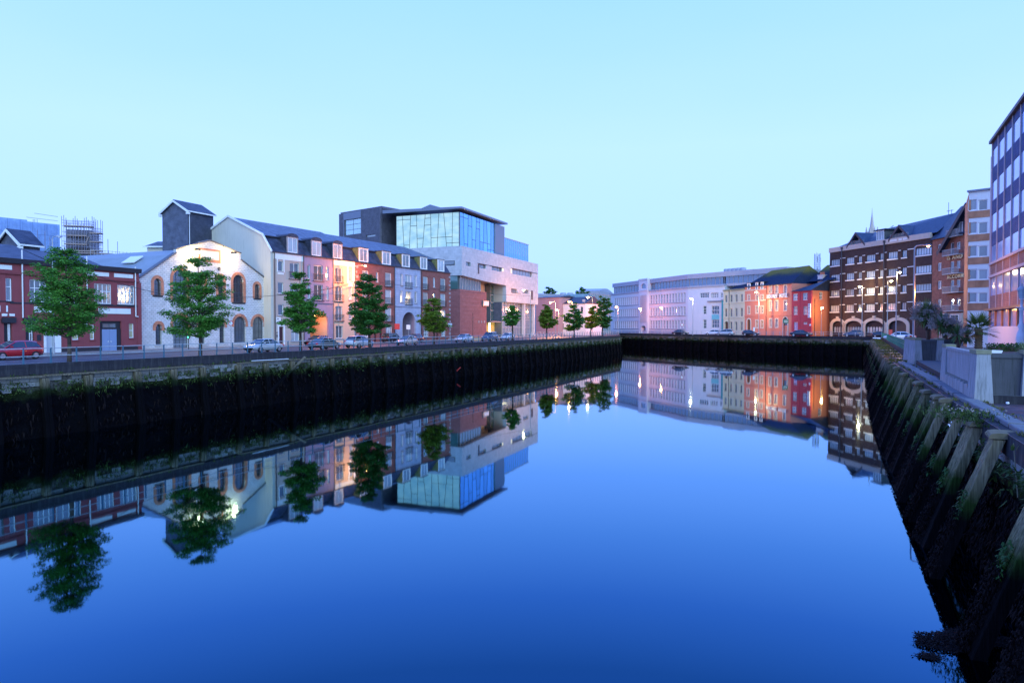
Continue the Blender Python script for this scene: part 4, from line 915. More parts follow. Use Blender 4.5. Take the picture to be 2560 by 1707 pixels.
# dark brick wing on the left
fH = Face(K(849, 10.3), K(951, 10.9)); locH, rzH = place_local(fH); H_ = lambda x, y: fH.at(x, y)
zh = H_(945, 520)[1]; zh2 = H_(860, 529)[1]
hr = fH.rect(*z4(333, 378), *z4(425, 402)); gr = fH.rect(*z4(125, 225), *z4(283, 378))
MB().plate(rpoly(0, 0, fH.W, zh), [rpoly(*hr), rpoly(*gr)], 0, .4).box(0, .5, 0, fH.W, 12, zh2).box(fH.W - .5, .4, 0, fH.W, 12, zh - .01).build('brick_wing', M_dbrick, eD, loc=locH, rz=rzH)
for r_, c_, rr_, g_ in ((hr, 1, 1, G_pale), (gr, 2, 3, glass('pale_sky_glass', (.34, .48, .50), spec=.9))):
    o = window(eD, 0, 0, r_[2] - r_[0], r_[3] - r_[1], 0, c_, rr_, W_dark, g_, .1, .08)
    c, s = cos(rzH), sin(rzH); o.location = (locH[0] + r_[0] * c - .2 * s, locH[1] + r_[0] * s + .2 * c, r_[1]); o.rotation_euler = (0, 0, rzH)
MB().box(gr[0] - .2, -.1, gr[3], gr[2] + .1, -.02, zh).box(gr[0] - .4, -.1, 0, gr[0] - .2, -.02, zh).build('cladding_strip', M_zinc, eD, loc=locH, rz=rzH)
# ---- wrapped building and scaffold, far left
M_wrap = brick('blue_scaffold_sheeting', (.20, .30, .52), (.22, .33, .56), (.13, .20, .38), 2.2, 11, .05, bump=.3, var=.12)
fS = Face(K(-60, 12.6), K(153, 11.6)); S_ = lambda x, y: fS.at(x, y)
eS = face_empty('sheeted_building', fS, 'big flat building wrapped in pale blue sheeting behind the maroon roof', 'building')
MB().box(0, 0, 0, S_(68, 560)[0], 18, S_(40, 547)[1]).build('upper_block', M_wrap, eS)
MB().box(S_(68, 560)[0], 0, 0, fS.W, 18, S_(110, 558)[1]).build('block', M_wrap, eS)
q = MB()
for i in range(24): q.tube((fS.W * i / 24, -.25, 8), (fS.W * i / 24, -.25, S_(110, 558)[1] - .2), .05, n=5)
q.build('sheeting_ribs', M_wrap, eS)
q = MB(); zq = S_(110, 558)[1]
for x in (87, 91, 97): s = S_(x, 560)[0]; q.tube((s, 1, zq), (s, 1, S_(x, 547)[1]), .06, n=5)
q.tube((S_(70, 556)[0], 1, zq + 1), (fS.W, 1, zq + .9), .05, n=5).tube((S_(90, 556)[0], 1, zq + 2), (fS.W, 1, zq + 1.8), .05, n=5); q.build('roof_railing', W_grey, eS)
fT = Face(K(153, 12.4), K(252, 12.2)); T_ = lambda x, y: fT.at(x, y)
eTt = face_empty('brick_core', fT, 'unfinished grey block with timber bands inside the scaffold', 'building')
MB().box(T_(156, 600)[0], 2.2, 0, T_(221, 600)[0], 9, T_(190, 571)[1]).build('block', wall('raw_blockwork', (.30, .30, .34), var=.3, scale=.8), eTt)
for y in (592, 622): MB().box(T_(158, y)[0], 2.1, T_(190, y)[1], T_(220, y)[0], 2.2, T_(190, y)[1] + .35).build('band', M_timber, eTt)
eSc = face_empty('scaffolding', fT, 'tube scaffolding with timber decks around the unfinished block on the left skyline', 'scaffolding')
M_tube = plain('scaffold_tube', (.20, .19, .25), .5, .3); M_deck = wall('scaffold_board', (.28, .21, .19), var=.3, scale=3)
for y in (.0, 1.5):
    for i, x in enumerate((154.5, 160, 167, 175.5, 183.5, 188.5, 196, 204.5, 211.5, 216.5, 225, 231)):
        s = T_(x, 600)[0]; top = T_(x, (540, 538, 551, 558, 546, 540, 554, 553, 545, 543, 556, 542)[i] + 4 * (y > 0))[1]
        MB().tube((s, y, 6), (s, y, top), .055, n=5).build('pole', M_tube, eSc)
    for x, yy in ((231, 541), (234.5, 552), (240, 548), (252, 550)): s = T_(x, 600)[0]; MB().tube((s, y, 6), (s, y, T_(x, yy)[1]), .055, n=5).build('pole', M_tube, eSc)
    for yy in (552, 558, 566, 580, 590, 604, 616, 628): MB().tube((T_(154, yy)[0], y, T_(190, yy)[1]), (T_(231, yy)[0], y, T_(190, yy)[1]), .045, n=5).build('ledger', M_tube, eSc)
    for yy in (571, 577, 590, 596, 610, 620, 626): MB().tube((T_(224, yy)[0], y, T_(238, yy)[1]), (T_(252, yy)[0], y, T_(238, yy)[1]), .045, n=5).build('ledger', M_tube, eSc)
for a, b, yy in ((158, 231, 565), (167, 217, 589), (161, 217, 610.5), (140, 235, 627), (224, 253, 581), (224, 253, 603), (226, 253, 625), (143, 280, 632)):
    MB().box(T_(a, yy)[0], -.1, T_(190, yy)[1] - .1, T_(b, yy)[0], 1.6, T_(190, yy)[1] + .12).build('deck', M_deck, eSc)
for i in range(5): MB().tube((T_(224, 600)[0], 0, T_(238, 572 + i * 11)[1]), (T_(252, 600)[0], 0, T_(238, 582 + i * 11)[1]), .04, n=5).build('brace', M_tube, eSc)
MB().tube((T_(215, 600)[0], -.2, T_(215, 608)[1]), (T_(222, 600)[0], -.2, T_(222, 592)[1]), .1, n=5).build('brace', M_deck, eSc)
# rooftop plant behind the stone hall roof
fP = Face(K(150, 14.5), K(420, 13.0)); PP = lambda x, y: fP.at(x, y)
eP = face_empty('rooftop_plant', fP, 'jumble of vents, tanks and rails on a dark flat roof above the maroon gutter', 'roof plant')
MB().box(PP(132, 640)[0], 0, 4, PP(420, 640)[0], 10, PP(260, 639)[1]).build('roof_block', M_dtrim, eP)
for a, b, y in ((273, 303, 634), (305, 325, 636), (340, 370, 637)):
    MB().box(PP(a, y)[0], -.5, PP(a, 652)[1], PP(b, y)[0], 2, PP(a, y)[1]).build('tank', W_grey, eP)
q = MB()
for i in range(20): s = PP(225 + i * 9, 640)[0]; q.tube((s, -.3, PP(260, 650)[1]), (s, -.3, PP(260, 626)[1]), .04, n=4)
q.tube((PP(225, 640)[0], -.3, PP(260, 627)[1]), (PP(395, 640)[0], -.3, PP(260, 630)[1]), .04, n=4); q.build('rails', W_grey, eP)
for x, y0 in ((94, 575), (113, 578), (125, 592), (270, 598), (294, 604)): MB().tube((PP(x, 640)[0], 0, PP(x, 640)[1]), (PP(x, 640)[0], 0, PP(x, y0)[1]), .05, n=5).build('aerial', M_tube, eP)
# ================================================================== far bank
def simple_windows(f, e, xs, zlist, fm, gm, cols=1, rows=2, y=.15, fw=.1, mw=.08, sill=None, arch=False, yref=760):
    hs = []
    for a, b in xs:
        for (z0, z1) in zlist:
            s0, s1 = f.at(a, yref)[0], f.at(b, yref)[0]; hs.append(archpoly(s0, z0, s1, z1) if arch else rpoly(s0, z0, s1, z1))
            window(e, s0, z0, s1, z1, y, cols, rows, fm, gm, fw, mw, sill=sill, arch=arch)
    return hs
M_whitew = wall('white_office_render', (.62, .62, .64), var=.05, streak=.2, stain=(.45, .44, .46), scale=.4)
M_pgrey = wall('penthouse_grey_panel', (.36, .37, .42), var=.08, scale=.3)
G_off = glass('pale_office_blind_glass', (.22, .24, .30), var=.35)
G_band = glass('blue_band_glass', (.08, .14, .24), spec=.9, var=.4)
# ---- long white office building
fE1 = Face(K(1524, 5.85), K(1719, 7.2)); e1_ = fE1.at
eE = face_empty('office_building', fE1, 'long white four-storey office building with rows of slim windows and grey penthouse', 'building')
zt = (e1_(1719, 718.7)[1] + e1_(1526, 739)[1]) / 2
rows = []
for (yb, yt) in ((z7(0, 1268)[1], z7(0, 1098)[1]), (z7(0, 1002)[1], z7(0, 830)[1]), (z7(0, 742)[1], z7(0, 560)[1])):
    rows.append((e1_(1710, yb)[1], e1_(1710, yt)[1]))
ex = lambda x: e1_(x, 780)[0]
hs = []
W1, H1 = ex(1600), None
xw = [(286 + i * 39.3) for i in range(13)]; xw2 = [980 + i * (690 / 13) * (1 + (i - 6) * .006) for i in range(14)]
cells = [(z7(x, 0)[0], z7(x + 26, 0)[0]) for x in xw] + [(z7(x, 0)[0], z7(x + 34, 0)[0]) for x in xw2 if x < 1685]
if True:
    for a, b in cells:
        for z0, z1 in rows:
            s0, s1 = ex(a), ex(b); hs.append(rpoly(s0, z0, s1, z1)); window(eE, s0, z0, s1, z1, .3, 1, 2, W_white, G_off, .1, .08, zsplit=(.45,))
dr = fE1.rect(*z7(836, 1205), *z7(928, 1345)); hs.append(archpoly(dr[0], .05, dr[2], dr[3], rise=1.0))
MB().plate(rpoly(0, 0, fE1.W, zt), hs, 0, .45).build('wall', M_whitew, eE)
MB().box(0, .5, 0, fE1.W, 40, zt - .05).build('wall', M_whitew, eE)
for z0, z1 in rows:
    for a, b in ((z7(270, 0)[0], z7(785, 0)[0]), (z7(975, 0)[0], z7(1680, 0)[0])): MB().box(ex(a), -.22, z0 - .22, ex(b), 0, z0 - .05).build('sill_band', wall('grey_sill', (.30, .30, .34), var=.1), eE)
MB().box(dr[0], .4, .05, dr[2], .45, dr[3]).build('doorway', G_band, eE)
MB().box(0, -.1, .0, fE1.W, 0, .9).build('plinth', M_pgrey, eE)
# entrance tower
t0, t1 = ex(z7(790, 0)[0]), ex(z7(962, 0)[0]); ztw = fE1.at(1611, 697)[1]
MB().plate(rpoly(t0, 0, t1, ztw), [archpoly(dr[0] - .01, .04, dr[2] + .01, dr[3], rise=1.0), archpoly(*fE1.rect(*z7(838, 385), *z7(932, 480)), rise=.8)], -.7, .3).build('tower', M_whitew, eE)
MB().box(t0, -.3, zt, t1, 7, ztw - .02).build('tower', M_whitew, eE)
o = MB().box(fE1.rect(*z7(838, 385), *z7(932, 480))[0], -.4, zt + .8, fE1.rect(*z7(838, 385), *z7(932, 480))[2], -.32, ztw - 1).build('window', G_band, eE)
q = MB()
for x in (828, 852, 872, 893, 915, 938): s = ex(z7(x, 0)[0]); q.box(s - .12, -.95, dr[3] + 1.2, s + .12, -.7, zt - 1.2)
q.build('tower_fins', M_pgrey, eE)
MB().box(t0 - .1, -.95, zt + .4, t1 + .1, -.7, zt + .75).box(t0 - .1, -.9, ztw - .5, t1 + .1, -.7, ztw).build('tower_band', M_whitew, eE)
# penthouse
zp = fE1.at(1719, 688)[1] + .3
for a, b in ((ex(1530), t0 - .02), (t1 + .02, fE1.W - .6)):
    MB().box(a, 1.0, zt + .6, b, 1.2, zp - 1.6).build('band_glass', G_band, eE)
    q = MB(); n = int((b - a) / 2)
    for i in range(n + 1): q.box(a + (b - a) * i / n - .06, .9, zt + .6, a + (b - a) * i / n + .06, 1.0, zp - 1.6)
    q.build('mullions', W_grey, eE)
    MB().box(a - .3, .3, zp - 1.6, b + .3, 30, zp).build('penthouse_roof', M_pgrey, eE); MB().box(a, 1.2, zt - .1, b, 30, zp - 1.6).build('penthouse', M_pgrey, eE)
MB().box(0, -.35, zt - .02, fE1.W + .3, 1.0, zt + .55).build('parapet', M_pgrey, eE)
# right-hand face of the same building
fE2 = Face(K(1719, 7.2), K(1812, 7.6)); locE2 = ((fE2.A - fE1.A).dot(fE1.u), -(fE2.A - fE1.A).dot(fE1.n), 0); rzE2 = atan2(fE2.u.y, fE2.u.x) - atan2(fE1.u.y, fE1.u.x)
sub = bpy.data.objects.new('side_wing', None)
def on_face(e, f0, f, m, name, mat, **kw): 
    d = f.A - f0.A; return m.build(name, mat, e, loc=(d.dot(f0.u), -d.dot(f0.n), 0), rz=atan2(f.u.y, f.u.x) - atan2(f0.u.y, f0.u.x), **kw)
def win_on(e, f0, f, r, y=.15, *a, **kw):
    d = f.A - f0.A; rz = atan2(f.u.y, f.u.x) - atan2(f0.u.y, f0.u.x); c, s = cos(rz), sin(rz); L0 = (d.dot(f0.u), -d.dot(f0.n))
    o = window(e, 0, 0, r[2] - r[0], r[3] - r[1], 0, *a, **kw); o.location = (L0[0] + r[0] * c - y * s, L0[1] + r[0] * s + y * c, r[1]); o.rotation_euler = (0, 0, rz); return o
R2 = [(z7(1960, 565), z7(2138, 662), 4, 3, G_dark), (z7(2175, 565), z7(2320, 662), 3, 3, G_mid), (z8(0, 600), z8(118, 690), 3, 3, G_mid), (z8(158, 600), z8(200, 690), 2, 3, G_dark),
      (z7(2020, 820), z7(2085, 985), 1, 3, G_dark), (z7(2022, 1088), z7(2086, 1262), 1, 3, G_mid), (z7(2190, 818), z7(2335, 985), 3, 2, G_dark), (z7(2190, 1092), z7(2335, 1250), 3, 2, G_mid)]
rr = [fE2.rect(*a, *b) for a, b, *_ in R2]
on_face(eE, fE1, fE2, MB().plate(rpoly(0, 0, fE2.W, zt), [rpoly(*r) for r in rr], 0, .45).box(.02, .5, 0, fE2.W, 30, zt - .05), 'wall', M_whitew)
for (a, b, c, r_, g_), r in zip(R2, rr): win_on(eE, fE1, fE2, r, .2, c, r_, W_white, g_, .1, .09)
pz = fE2.rect(*z7(2190, 988), *z7(2335, 1088)); on_face(eE, fE1, fE2, MB().box(pz[0], -.06, pz[1], pz[2], 0, pz[3]), 'panel', wall('cyan_panel', (.18, .48, .52), var=.1))
on_face(eE, fE1, fE2, MB().box(fE2.rect(*z7(2120, 720), *z7(2352, 742))[0], -.5, fE2.rect(*z7(2120, 720), *z7(2352, 742))[1], fE2.W, 0, fE2.rect(*z7(2120, 720), *z7(2352, 742))[3]), 'canopy', M_zinc)
on_face(eE, fE1, fE2, MB().box(0, -.35, zt - .02, fE2.W, .8, zt + .55).box(0, .8, zt, fE2.W + 20, 20, zt + .8).box(-.6, .3, zp - 1.6, fE2.W + 22, 28, zp), 'penthouse', M_pgrey)
on_face(eE, fE1, fE2, MB().box(0, 1.0, zt + .8, fE2.W - 1.5, 1.2, zp - 1.6).box(fE2.W - .5, 1.0, zt + .8, fE2.W + 20, 1.2, zp - 1.6), 'band_glass', G_band)
q = MB()
for i in range(22): q.box(i * 1.8 - .07, .9, zt + .8, i * 1.8 + .07, 1.0, zp - 1.6)
on_face(eE, fE1, fE2, q, 'mullions', W_grey)
# plant on the roof + white box
q = MB()
for i in range(5): q.lathe([(1.0, 0), (1.0, 1.2), (.7, 1.4)], 10, (fE2.W * .75 + i * 1.6, 6, zp))
on_face(eE, fE1, fE2, q, 'roof_fans', M_pgrey)
fX = Face(K(1819, 6.6), K(1889, 6.8)); eX = face_empty('plant_room', fX, 'pale grey box standing on the roof behind the cream townhouse', 'building')
MB().box(0, 0, 0, fX.W, 12, fX.at(1860, 675)[1]).build('wall', M_pgrey, eX); MB().box(fX.at(1836, 680)[0], -.2, fX.at(1860, 688)[1], fX.W, 0, fX.at(1860, 675)[1] + .1).build('panel', M_whitew, eX)
# teal slip of building
fTl = Face(K(1803.5, 7.62), K(1809, 7.66)); eTl = face_empty('teal_building', fTl, 'narrow teal slip of a house between the white offices and the cream townhouse', 'building')
MB().box(0, 0, 0, fTl.W + .3, 8, fTl.at(1806, 748)[1]).build('wall', wall('teal_render', (.05, .32, .34), var=.1, streak=.2), eTl)
MB().box(-.1, -.2, fTl.at(1806, 748)[1] - .3, fTl.W + .3, 0, fTl.at(1806, 748)[1]).build('cornice', M_pgrey, eTl)
# ---- cream townhouse
M_ctown = wall('cream_green_townhouse', (.54, .53, .38), var=.07, streak=.25, stain=(.38, .37, .28))
fF = Face(K(1808, 7.7), K(1861.5, 8.05)); eF = face_empty('cream_townhouse', fF, 'cream three-storey townhouse with tall windows and mossy roof left of the pink hotel', 'building')
cols_ = [(z8(238, 0)[0], z8(280, 0)[0]), (z8(335, 0)[0], z8(375, 0)[0]), (z8(430, 0)[0], z8(468, 0)[0]), (z8(525, 0)[0], z8(567, 0)[0])]
F_ = fF.at
zz = [(F_(1835, z8(0, a)[1])[1], F_(1835, z8(0, b)[1])[1]) for a, b in ((770, 635), (1040, 885), (1290, 1135))]
hs = simple_windows(fF, eF, cols_, zz[:2], W_grey, G_mid, 1, 2, .25); hs += simple_windows(fF, eF, cols_[1:], zz[2:], W_grey, G_mid, 1, 2, .25)
ds0, ds1 = F_(z8(238, 0)[0], 820)[0], F_(z8(300, 0)[0], 820)[0]; dz = F_(1815, z8(0, 1125)[1])[1]; hs.append(archpoly(ds0, .05, ds1, dz))
ztf = F_(1835, z8(0, 560)[1])[1]
MB().plate(rpoly(0, 0, fF.W, ztf), hs, 0, .35).box(0, .4, 0, fF.W, 14, ztf).build('wall', M_ctown, eF)
MB().box(ds0 + .02, .28, .05, ds1 - .02, .33, dz - .1).build('door', plain('brown_door', (.08, .035, .02)), eF)
MB().plate(archpoly(ds0 - .4, .05, ds1 + .4, dz + .4), [archpoly(ds0, .0, ds1, dz)], -.1, 0).build('door_surround', M_ctown, eF)
for z in (zz[0][0] - .2, zz[1][0] - .25): MB().box(0, -.15, z - .2, fF.W, 0, z).build('string_course', M_ctown, eF)
MB().prismx([(-.3, ztf), (-.35, ztf + .45), (.3, ztf + .5), (.3, ztf)], 0, fF.W).build('cornice', wall('olive_cornice', (.25, .26, .17), var=.15), eF)
M_moss = tidal('mossy_slates', (.15, .135, .035), (.05, .06, .045), (.020, .034, .07), 19.4, 17.0, amp=1.6, scale=.28, bump=.3)
MB().prismx([(.8, ztf + .4), (6, ztf + 2.6), (12, ztf + .4)], 1.5, fF.W + .3).build('roof', M_moss, eF)
MB().tube((F_(z8(318, 0)[0], 780)[0], -.1, .2), (F_(z8(318, 0)[0], 780)[0], -.1, ztf), .07).build('drainpipe', M_pipe, eF)
# ---- pink and peach hotel
M_pink = wall('pink_hotel_render', (.62, .22, .15), var=.06, streak=.12, stain=(.42, .2, .17), scale=.4)
M_ivory = wall('ivory_window_trim', (.62, .56, .46), var=.05)
fH1 = Face(K(1861.5, 8.05), K(1979, 8.85)); eH = face_empty('pink_hotel', fH1, 'pink hotel with ivory window surrounds, mossy slate roof and white name lettering', 'building')
H1_ = fH1.at; hx = lambda zx: H1_(z8(zx, 0)[0], 770)[0]
ze_l, ze_r = H1_(z8(690, 0)[0], z8(0, 490)[1])[1], H1_(z8(1200, 0)[0], z8(0, 450)[1])[1]
sdiv = hx(1000)
hs1, hs2 = [], []
def hw(xa, xb, ya, yb, c, r, gm=G_mid, left=True, tr=True, zs=None, arch=False):
    rct = fH1.rect(*z8(xa, ya), *z8(xb, yb)); (hs1 if left else hs2).append(rpoly(*rct))
    window(eH, *rct, .2, c, r, W_white, gm, .12, .09, zsplit=zs)
    if tr: MB().plate(rpoly(rct[0] - .28, rct[1] - .2, rct[2] + .28, rct[3] + .28), [rpoly(rct[0], rct[1], rct[2], rct[3])], -.08, .0).build('window_surround', M_ivory, eH)
for xa, xb in ((660, 695), (808, 845), (903, 940)): 
    hw(xa, xb, 645, 740, 1, 2, G_mid); hw(xa, xb, 860 if xa < 700 else 850, 990 if xa < 700 else 975, 1, 2, G_mid)
    if xa > 700: hw(xa, xb, 1110, 1245, 1, 2, glass('amber_curtain_glass', (.30, .22, .12)))
for xa, xb in ((1062, 1097), (1170, 1212), (1332, 1372)):
    hw(xa, xb, 470, 605, 3, 4, G_mid, False); hw(xa, xb, 750, 925, 3, 4, G_mid, False)
    if xa < 1300: hw(xa, xb, 1085, 1235, 1, 2, G_pale, False)
a0, a1 = hx(652), hx(712); az = H1_(1872, z8(0, 1085)[1])[1]; hs1.append(archpoly(a0, .05, a1, az)); a2, a3 = hx(1315), hx(1392); az2 = H1_(1962, z8(0, 1045)[1])[1]; hs2.append(archpoly(a2, .05, a3, az2))
MB().plate(rpoly(0, 0, sdiv, ze_l), hs1, 0, .35).build('wall', M_pink, eH)
MB().plate(rpoly(sdiv, 0, fH1.W, ze_r), hs2, -.04, .35).build('wall', M_pink, eH)
MB().box(0, .4, 0, sdiv, 14, ze_l - .02).box(sdiv, .4, 0, fH1.W, 14, ze_r - .02).build('wall', M_pink, eH)
MB().plate(archpoly(a0 - .35, .05, a1 + .35, az + .35), [archpoly(a0, 0, a1, az)], -.1, 0).build('door_surround', M_ivory, eH); MB().plate(archpoly(a2 - .2, .05, a3 + .2, az2 + .2), [archpoly(a2, 0, a3, az2)], -.12, -.03).build('door_surround', M_ivory, eH)
MB().box(a0, .3, .05, a1, .34, az).build('door', plain('dark_hall_door', (.10, .06, .03)), eH); MB().box(a2, .3, .05, a3, .34, az2).build('door', M_pink, eH); MB().box(a2, .25, 3.0, a3, .3, az2).build('fanlight', G_dark, eH)
for zy, xa, xb in ((1022, 600, 1440), (742, 600, 1000), (548, 600, 1000)): s = (hx(xa), hx(xb)); z = H1_(z8((xa + xb) / 2, 0)[0], z8(0, zy)[1])[1]; MB().box(s[0], -.14, z - .15, s[1], 0, z + .12).build('string_course', M_pink if zy > 800 else M_ivory, eH)
# small white dormers breaking the eaves of the left half
for xa, xb in ((650, 705), (800, 845), (895, 945)):
    s0, s1 = hx(xa), hx(xb); zb = H1_(z8(xa, 0)[0], z8(0, 545)[1])[1]; zt_ = ze_l + 1.1
    o = MB().plate([(0, 0), (s1 - s0, 0), (s1 - s0, zt_ - zb), (0, zt_ - zb)], [rpoly(.25, .15, s1 - s0 - .25, zt_ - zb - .3)], 0, .2).build('dormer', W_white, eH, loc=(s0, -.12, zb)); MB().box(.2, .1, .1, s1 - s0 - .2, .14, zt_ - zb - .25).build('pane', G_mid, o)
    MB().prismx([(-.2, 0), (-.2, .12), (2.2, .3), (2.2, 0)], -.15, s1 - s0 + .15).build('dormer_roof', M_slate2, o, loc=(0, 0, zt_ - zb))
M_bslate = brick('blue_black_slates', (.020, .032, .065), (.030, .044, .08), (.02, .03, .06), .5, .3, .02, bump=.3, rough=.4)
zrg = H1_(z8(1130, 0)[0], z8(0, 215)[1])[1] + 1.2
r_ = MB(); Wd = fH1.W
r_.add([(-.2, -.3, ze_l), (sdiv, -.3, ze_l), (sdiv, -.3, ze_r), (Wd, -.3, ze_r), (3.6, 7, zrg), (Wd - 1.0, 7, zrg + .3), (-.2, 15, ze_l), (Wd, 15, ze_r)], [(0, 1, 2, 3, 5, 4), (0, 4, 6), (4, 5, 7, 6), (3, 7, 5)])
r_.build('roof', M_moss, eH)
MB().box(-.1, -.32, ze_l - .15, sdiv, -.16, ze_l + .05).box(sdiv, -.36, ze_r - .15, Wd, -.2, ze_r + .05).build('gutter', M_pipe, eH)
MB().prismx([(5, ze_r + .5), (12, zrg + .4), (19, ze_r + .5)], Wd + .5, Wd + 10).build('roof', M_moss, eH)
MB().tube((hx(1003), -.12, .2), (hx(1003), -.12, ze_l), .08).build('drainpipe', M_pipe, eH)
m1 = H1_(z8(1030, 0)[0], z8(0, 705)[1]); m2 = H1_(z8(1215, 0)[0], z8(0, 700)[1])
M_letter = plain('white_letter_paint', (.75, .75, .75), .4)
ob = lettering('name_letters', 'MOORES', 1.5, M_letter, eH, hx(1028), -.4, m1[1], .22, .05)
ob.scale.x = (hx(1218) - hx(1028)) / ob.dimensions.x; 
ob = lettering('name_letters', 'HOTEL', 1.5, M_letter, eH, hx(1255), -.4, H1_(z8(1255, 0)[0], z8(0, 692)[1])[1], .22, .05)
ob.scale.x = (hx(1405) - hx(1255)) / ob.dimensions.x
# ---- red hotel annexe and its orange flank
M_redh = wall('crimson_render', (.46, .055, .075), var=.08, streak=.15, stain=(.3, .05, .06))
M_orng = wall('orange_flank_render', (.50, .16, .085), var=.08, streak=.3, stain=(.34, .12, .07))
fR1 = Face(K(1979, 8.87), K(2028.5, 9.2)); eR = face_empty('red_annexe', fR1, 'crimson corner building with orange side wall and vertical hotel sign', 'building')
R1_ = fR1.at; zre = R1_(z8(1640, 0)[0], z8(0, 570)[1])[1]
hs = []
def rw(xa, xb, ya, yb, c, r, gm=G_mid):
    rct = fR1.rect(*z8(xa, ya), *z8(xb, yb)); hs.append(rpoly(*rct)); window(eR, *rct, .16, c, r, W_white, gm, .14, .1)
rw(1490, 1573, 620, 745, 3, 2); rw(1668, 1755, 605, 738, 3, 2); rw(1498, 1575, 850, 1005, 3, 2); rw(1680, 1755, 850, 1003, 3, 2)
rw(1505, 1580, 1140, 1285, 3, 1, glass('poster_blue_glass', (.10, .10, .35))); rw(1680, 1752, 1140, 1182, 3, 1, G_dark)
def foot(e, f0, pts, z0, z1, mat, name='wall'):
    n = len(pts); L = []
    for p in pts: d = Vector(p) - f0.A; L.append((d.dot(f0.u), -d.dot(f0.n)))
    a = sum(L[i][0] * L[(i + 1) % n][1] - L[(i + 1) % n][0] * L[i][1] for i in range(n))
    if a < 0: L = L[::-1]
    return MB().add([(x, y, z0) for x, y in L] + [(x, y, z1) for x, y in L], [(i, (i + 1) % n, n + (i + 1) % n, n + i) for i in range(n)] + [tuple(range(n, 2 * n))]).build(name, mat, e)
MB().plate(rpoly(0, 0, fR1.W, zre), hs, 0, .3).build('wall', M_redh, eR)
for a in (1600, 1830): MB().box(R1_(z8(a, 0)[0], 780)[0] - .35, -.08, 0, R1_(z8(a, 0)[0], 780)[0] + (.35 if a < 1800 else 0), 0, zre).build('pilaster', M_redh, eR)
fR2 = Face(K(2028.5, 9.2), K(2078, 9.0)); hr2 = fR2.rect(*z8(1972, 590), *z8(2035, 725))
on_face(eR, fR1, fR2, MB().plate(rpoly(0, 0, fR2.W, zre), [rpoly(*hr2)], 0, .3), 'wall', M_orng)
foot(eR, fR1, [fR1.A + Vector((.5, .2)), fR1.B + Vector((.25, .5)), fR2.B + Vector((-.1, .4)), fR2.B + Vector((3, 9)), fR1.A + Vector((6, 10))], 0, zre - .03, M_orng)
win_on(eR, fR1, fR2, hr2, .15, 2, 2, W_white, G_dark, .12, .09)
on_face(eR, fR1, fR2, MB().path([(1.2, -.1, .3), (1.2, -.1, zre - 2.2)], .07), 'drainpipe', M_pipe)
on_face(eR, fR1, fR2, MB().box(0, -.08, 7.4, fR2.W, 0, 7.55), 'string_course', M_orng)
d = fR2.B - fR1.A; bx_, by_ = d.dot(fR1.u), -d.dot(fR1.n); cx_, cy_ = fR1.W, 0
zrr = R1_(z8(1915, 0)[0], z8(0, 350)[1])[1]
r_ = MB().add([(-.3, -.4, zre), (cx_ + .1, -.5, zre), (bx_ + .2, by_ - .3, zre), (bx_, by_ + 9, zre), (-.3, 9, zre), (cx_ + .8, 4.8, zrr), (bx_, by_ + 5, zrr), (-.3, 4.5, zre + .9)], [(0, 1, 5), (0, 5, 7), (1, 2, 6, 5), (2, 3, 6), (3, 4, 5, 6), (4, 7, 5)]); r_.build('roof', M_bslate, eR)
cs = R1_(z8(1675, 0)[0], 700)[0]; zc_ = R1_(z8(1675, 0)[0], z8(0, 275)[1])[1]
o = MB().box(cs - .9, 6, zre - 1, cs + .9, 7.6, zc_).box(cs - 1.0, 5.9, zc_, cs + 1.0, 7.7, zc_ + .2).build('chimney', M_rubble, eR)
for i in range(4): MB().lathe([(.18, 0), (.14, .7), (.17, .8)], 8, (cs - .6 + i * .4, 6.8, zc_ + .2)).build('chimney_pot', M_brickred, o)
s_ = R1_(z8(1825, 0)[0], 770)[0]; zlo, zhi = R1_(z8(1825, 0)[0], z8(0, 1058)[1])[1], R1_(z8(1825, 0)[0], z8(0, 800)[1])[1]
o = MB().box(s_ - .42, -.75, zlo, s_ + .42, -.5, zhi).build('hotel_sign', W_white, eR)
M_prt = plain('navy_print', (.03, .03, .10))
for i, ch in enumerate('HOTEL'): lettering('letter', ch, .75, M_prt, o, s_, -.77, zhi - (i + 1) * (zhi - zlo) / 5.15 + .12, .02, .01, align='CENTER')
MB().tube((R1_(z8(1812, 0)[0], 800)[0], -.15, 3.1), (R1_(z8(1812, 0)[0], 800)[0], 0, 3.1), .3, n=12).build('round_sign', W_white, eR)
# ---- lattice mast
p = K(2041.5, 8.0); eM = empty('lattice_mast', (p.x, p.y, 0), .3, 'thin steel lattice mast rising behind the red annexe roof', 'mast')
zm_ = at_depth(2041, 634, p.y).z; q = MB()
for sx_ in (-1, 1):
    for sy_ in (-1, 1): MB().tube((sx_ * .75, sy_ * .75, 0), (sx_ * .55, sy_ * .55, zm_), .09, n=4).build('mast_leg', W_grey, eM)
for i in range(26):
    z = 10 + i * (zm_ - 10) / 26; h = (zm_ - 10) / 26
    for a, b in (((-.65, -.65), (.65, -.65)), ((.65, -.65), (.65, .65)), ((.65, .65), (-.65, .65)), ((-.65, .65), (-.65, -.65))): q.tube((*a, z), (*b, z + h), .045, n=3, caps=False).tube((*a, z), (*b, z), .045, n=3, caps=False)
q.build('lattice', W_grey, eM, kind='stuff')
for i in range(5): MB().tube((.7 * (1 if i % 2 else -1), -.7, zm_ - 1 - i * 1.6), (.7 * (1 if i % 2 else -1), -.7, zm_ + .4 - i * 1.6), .16, n=6).build('antenna', W_white, eM)
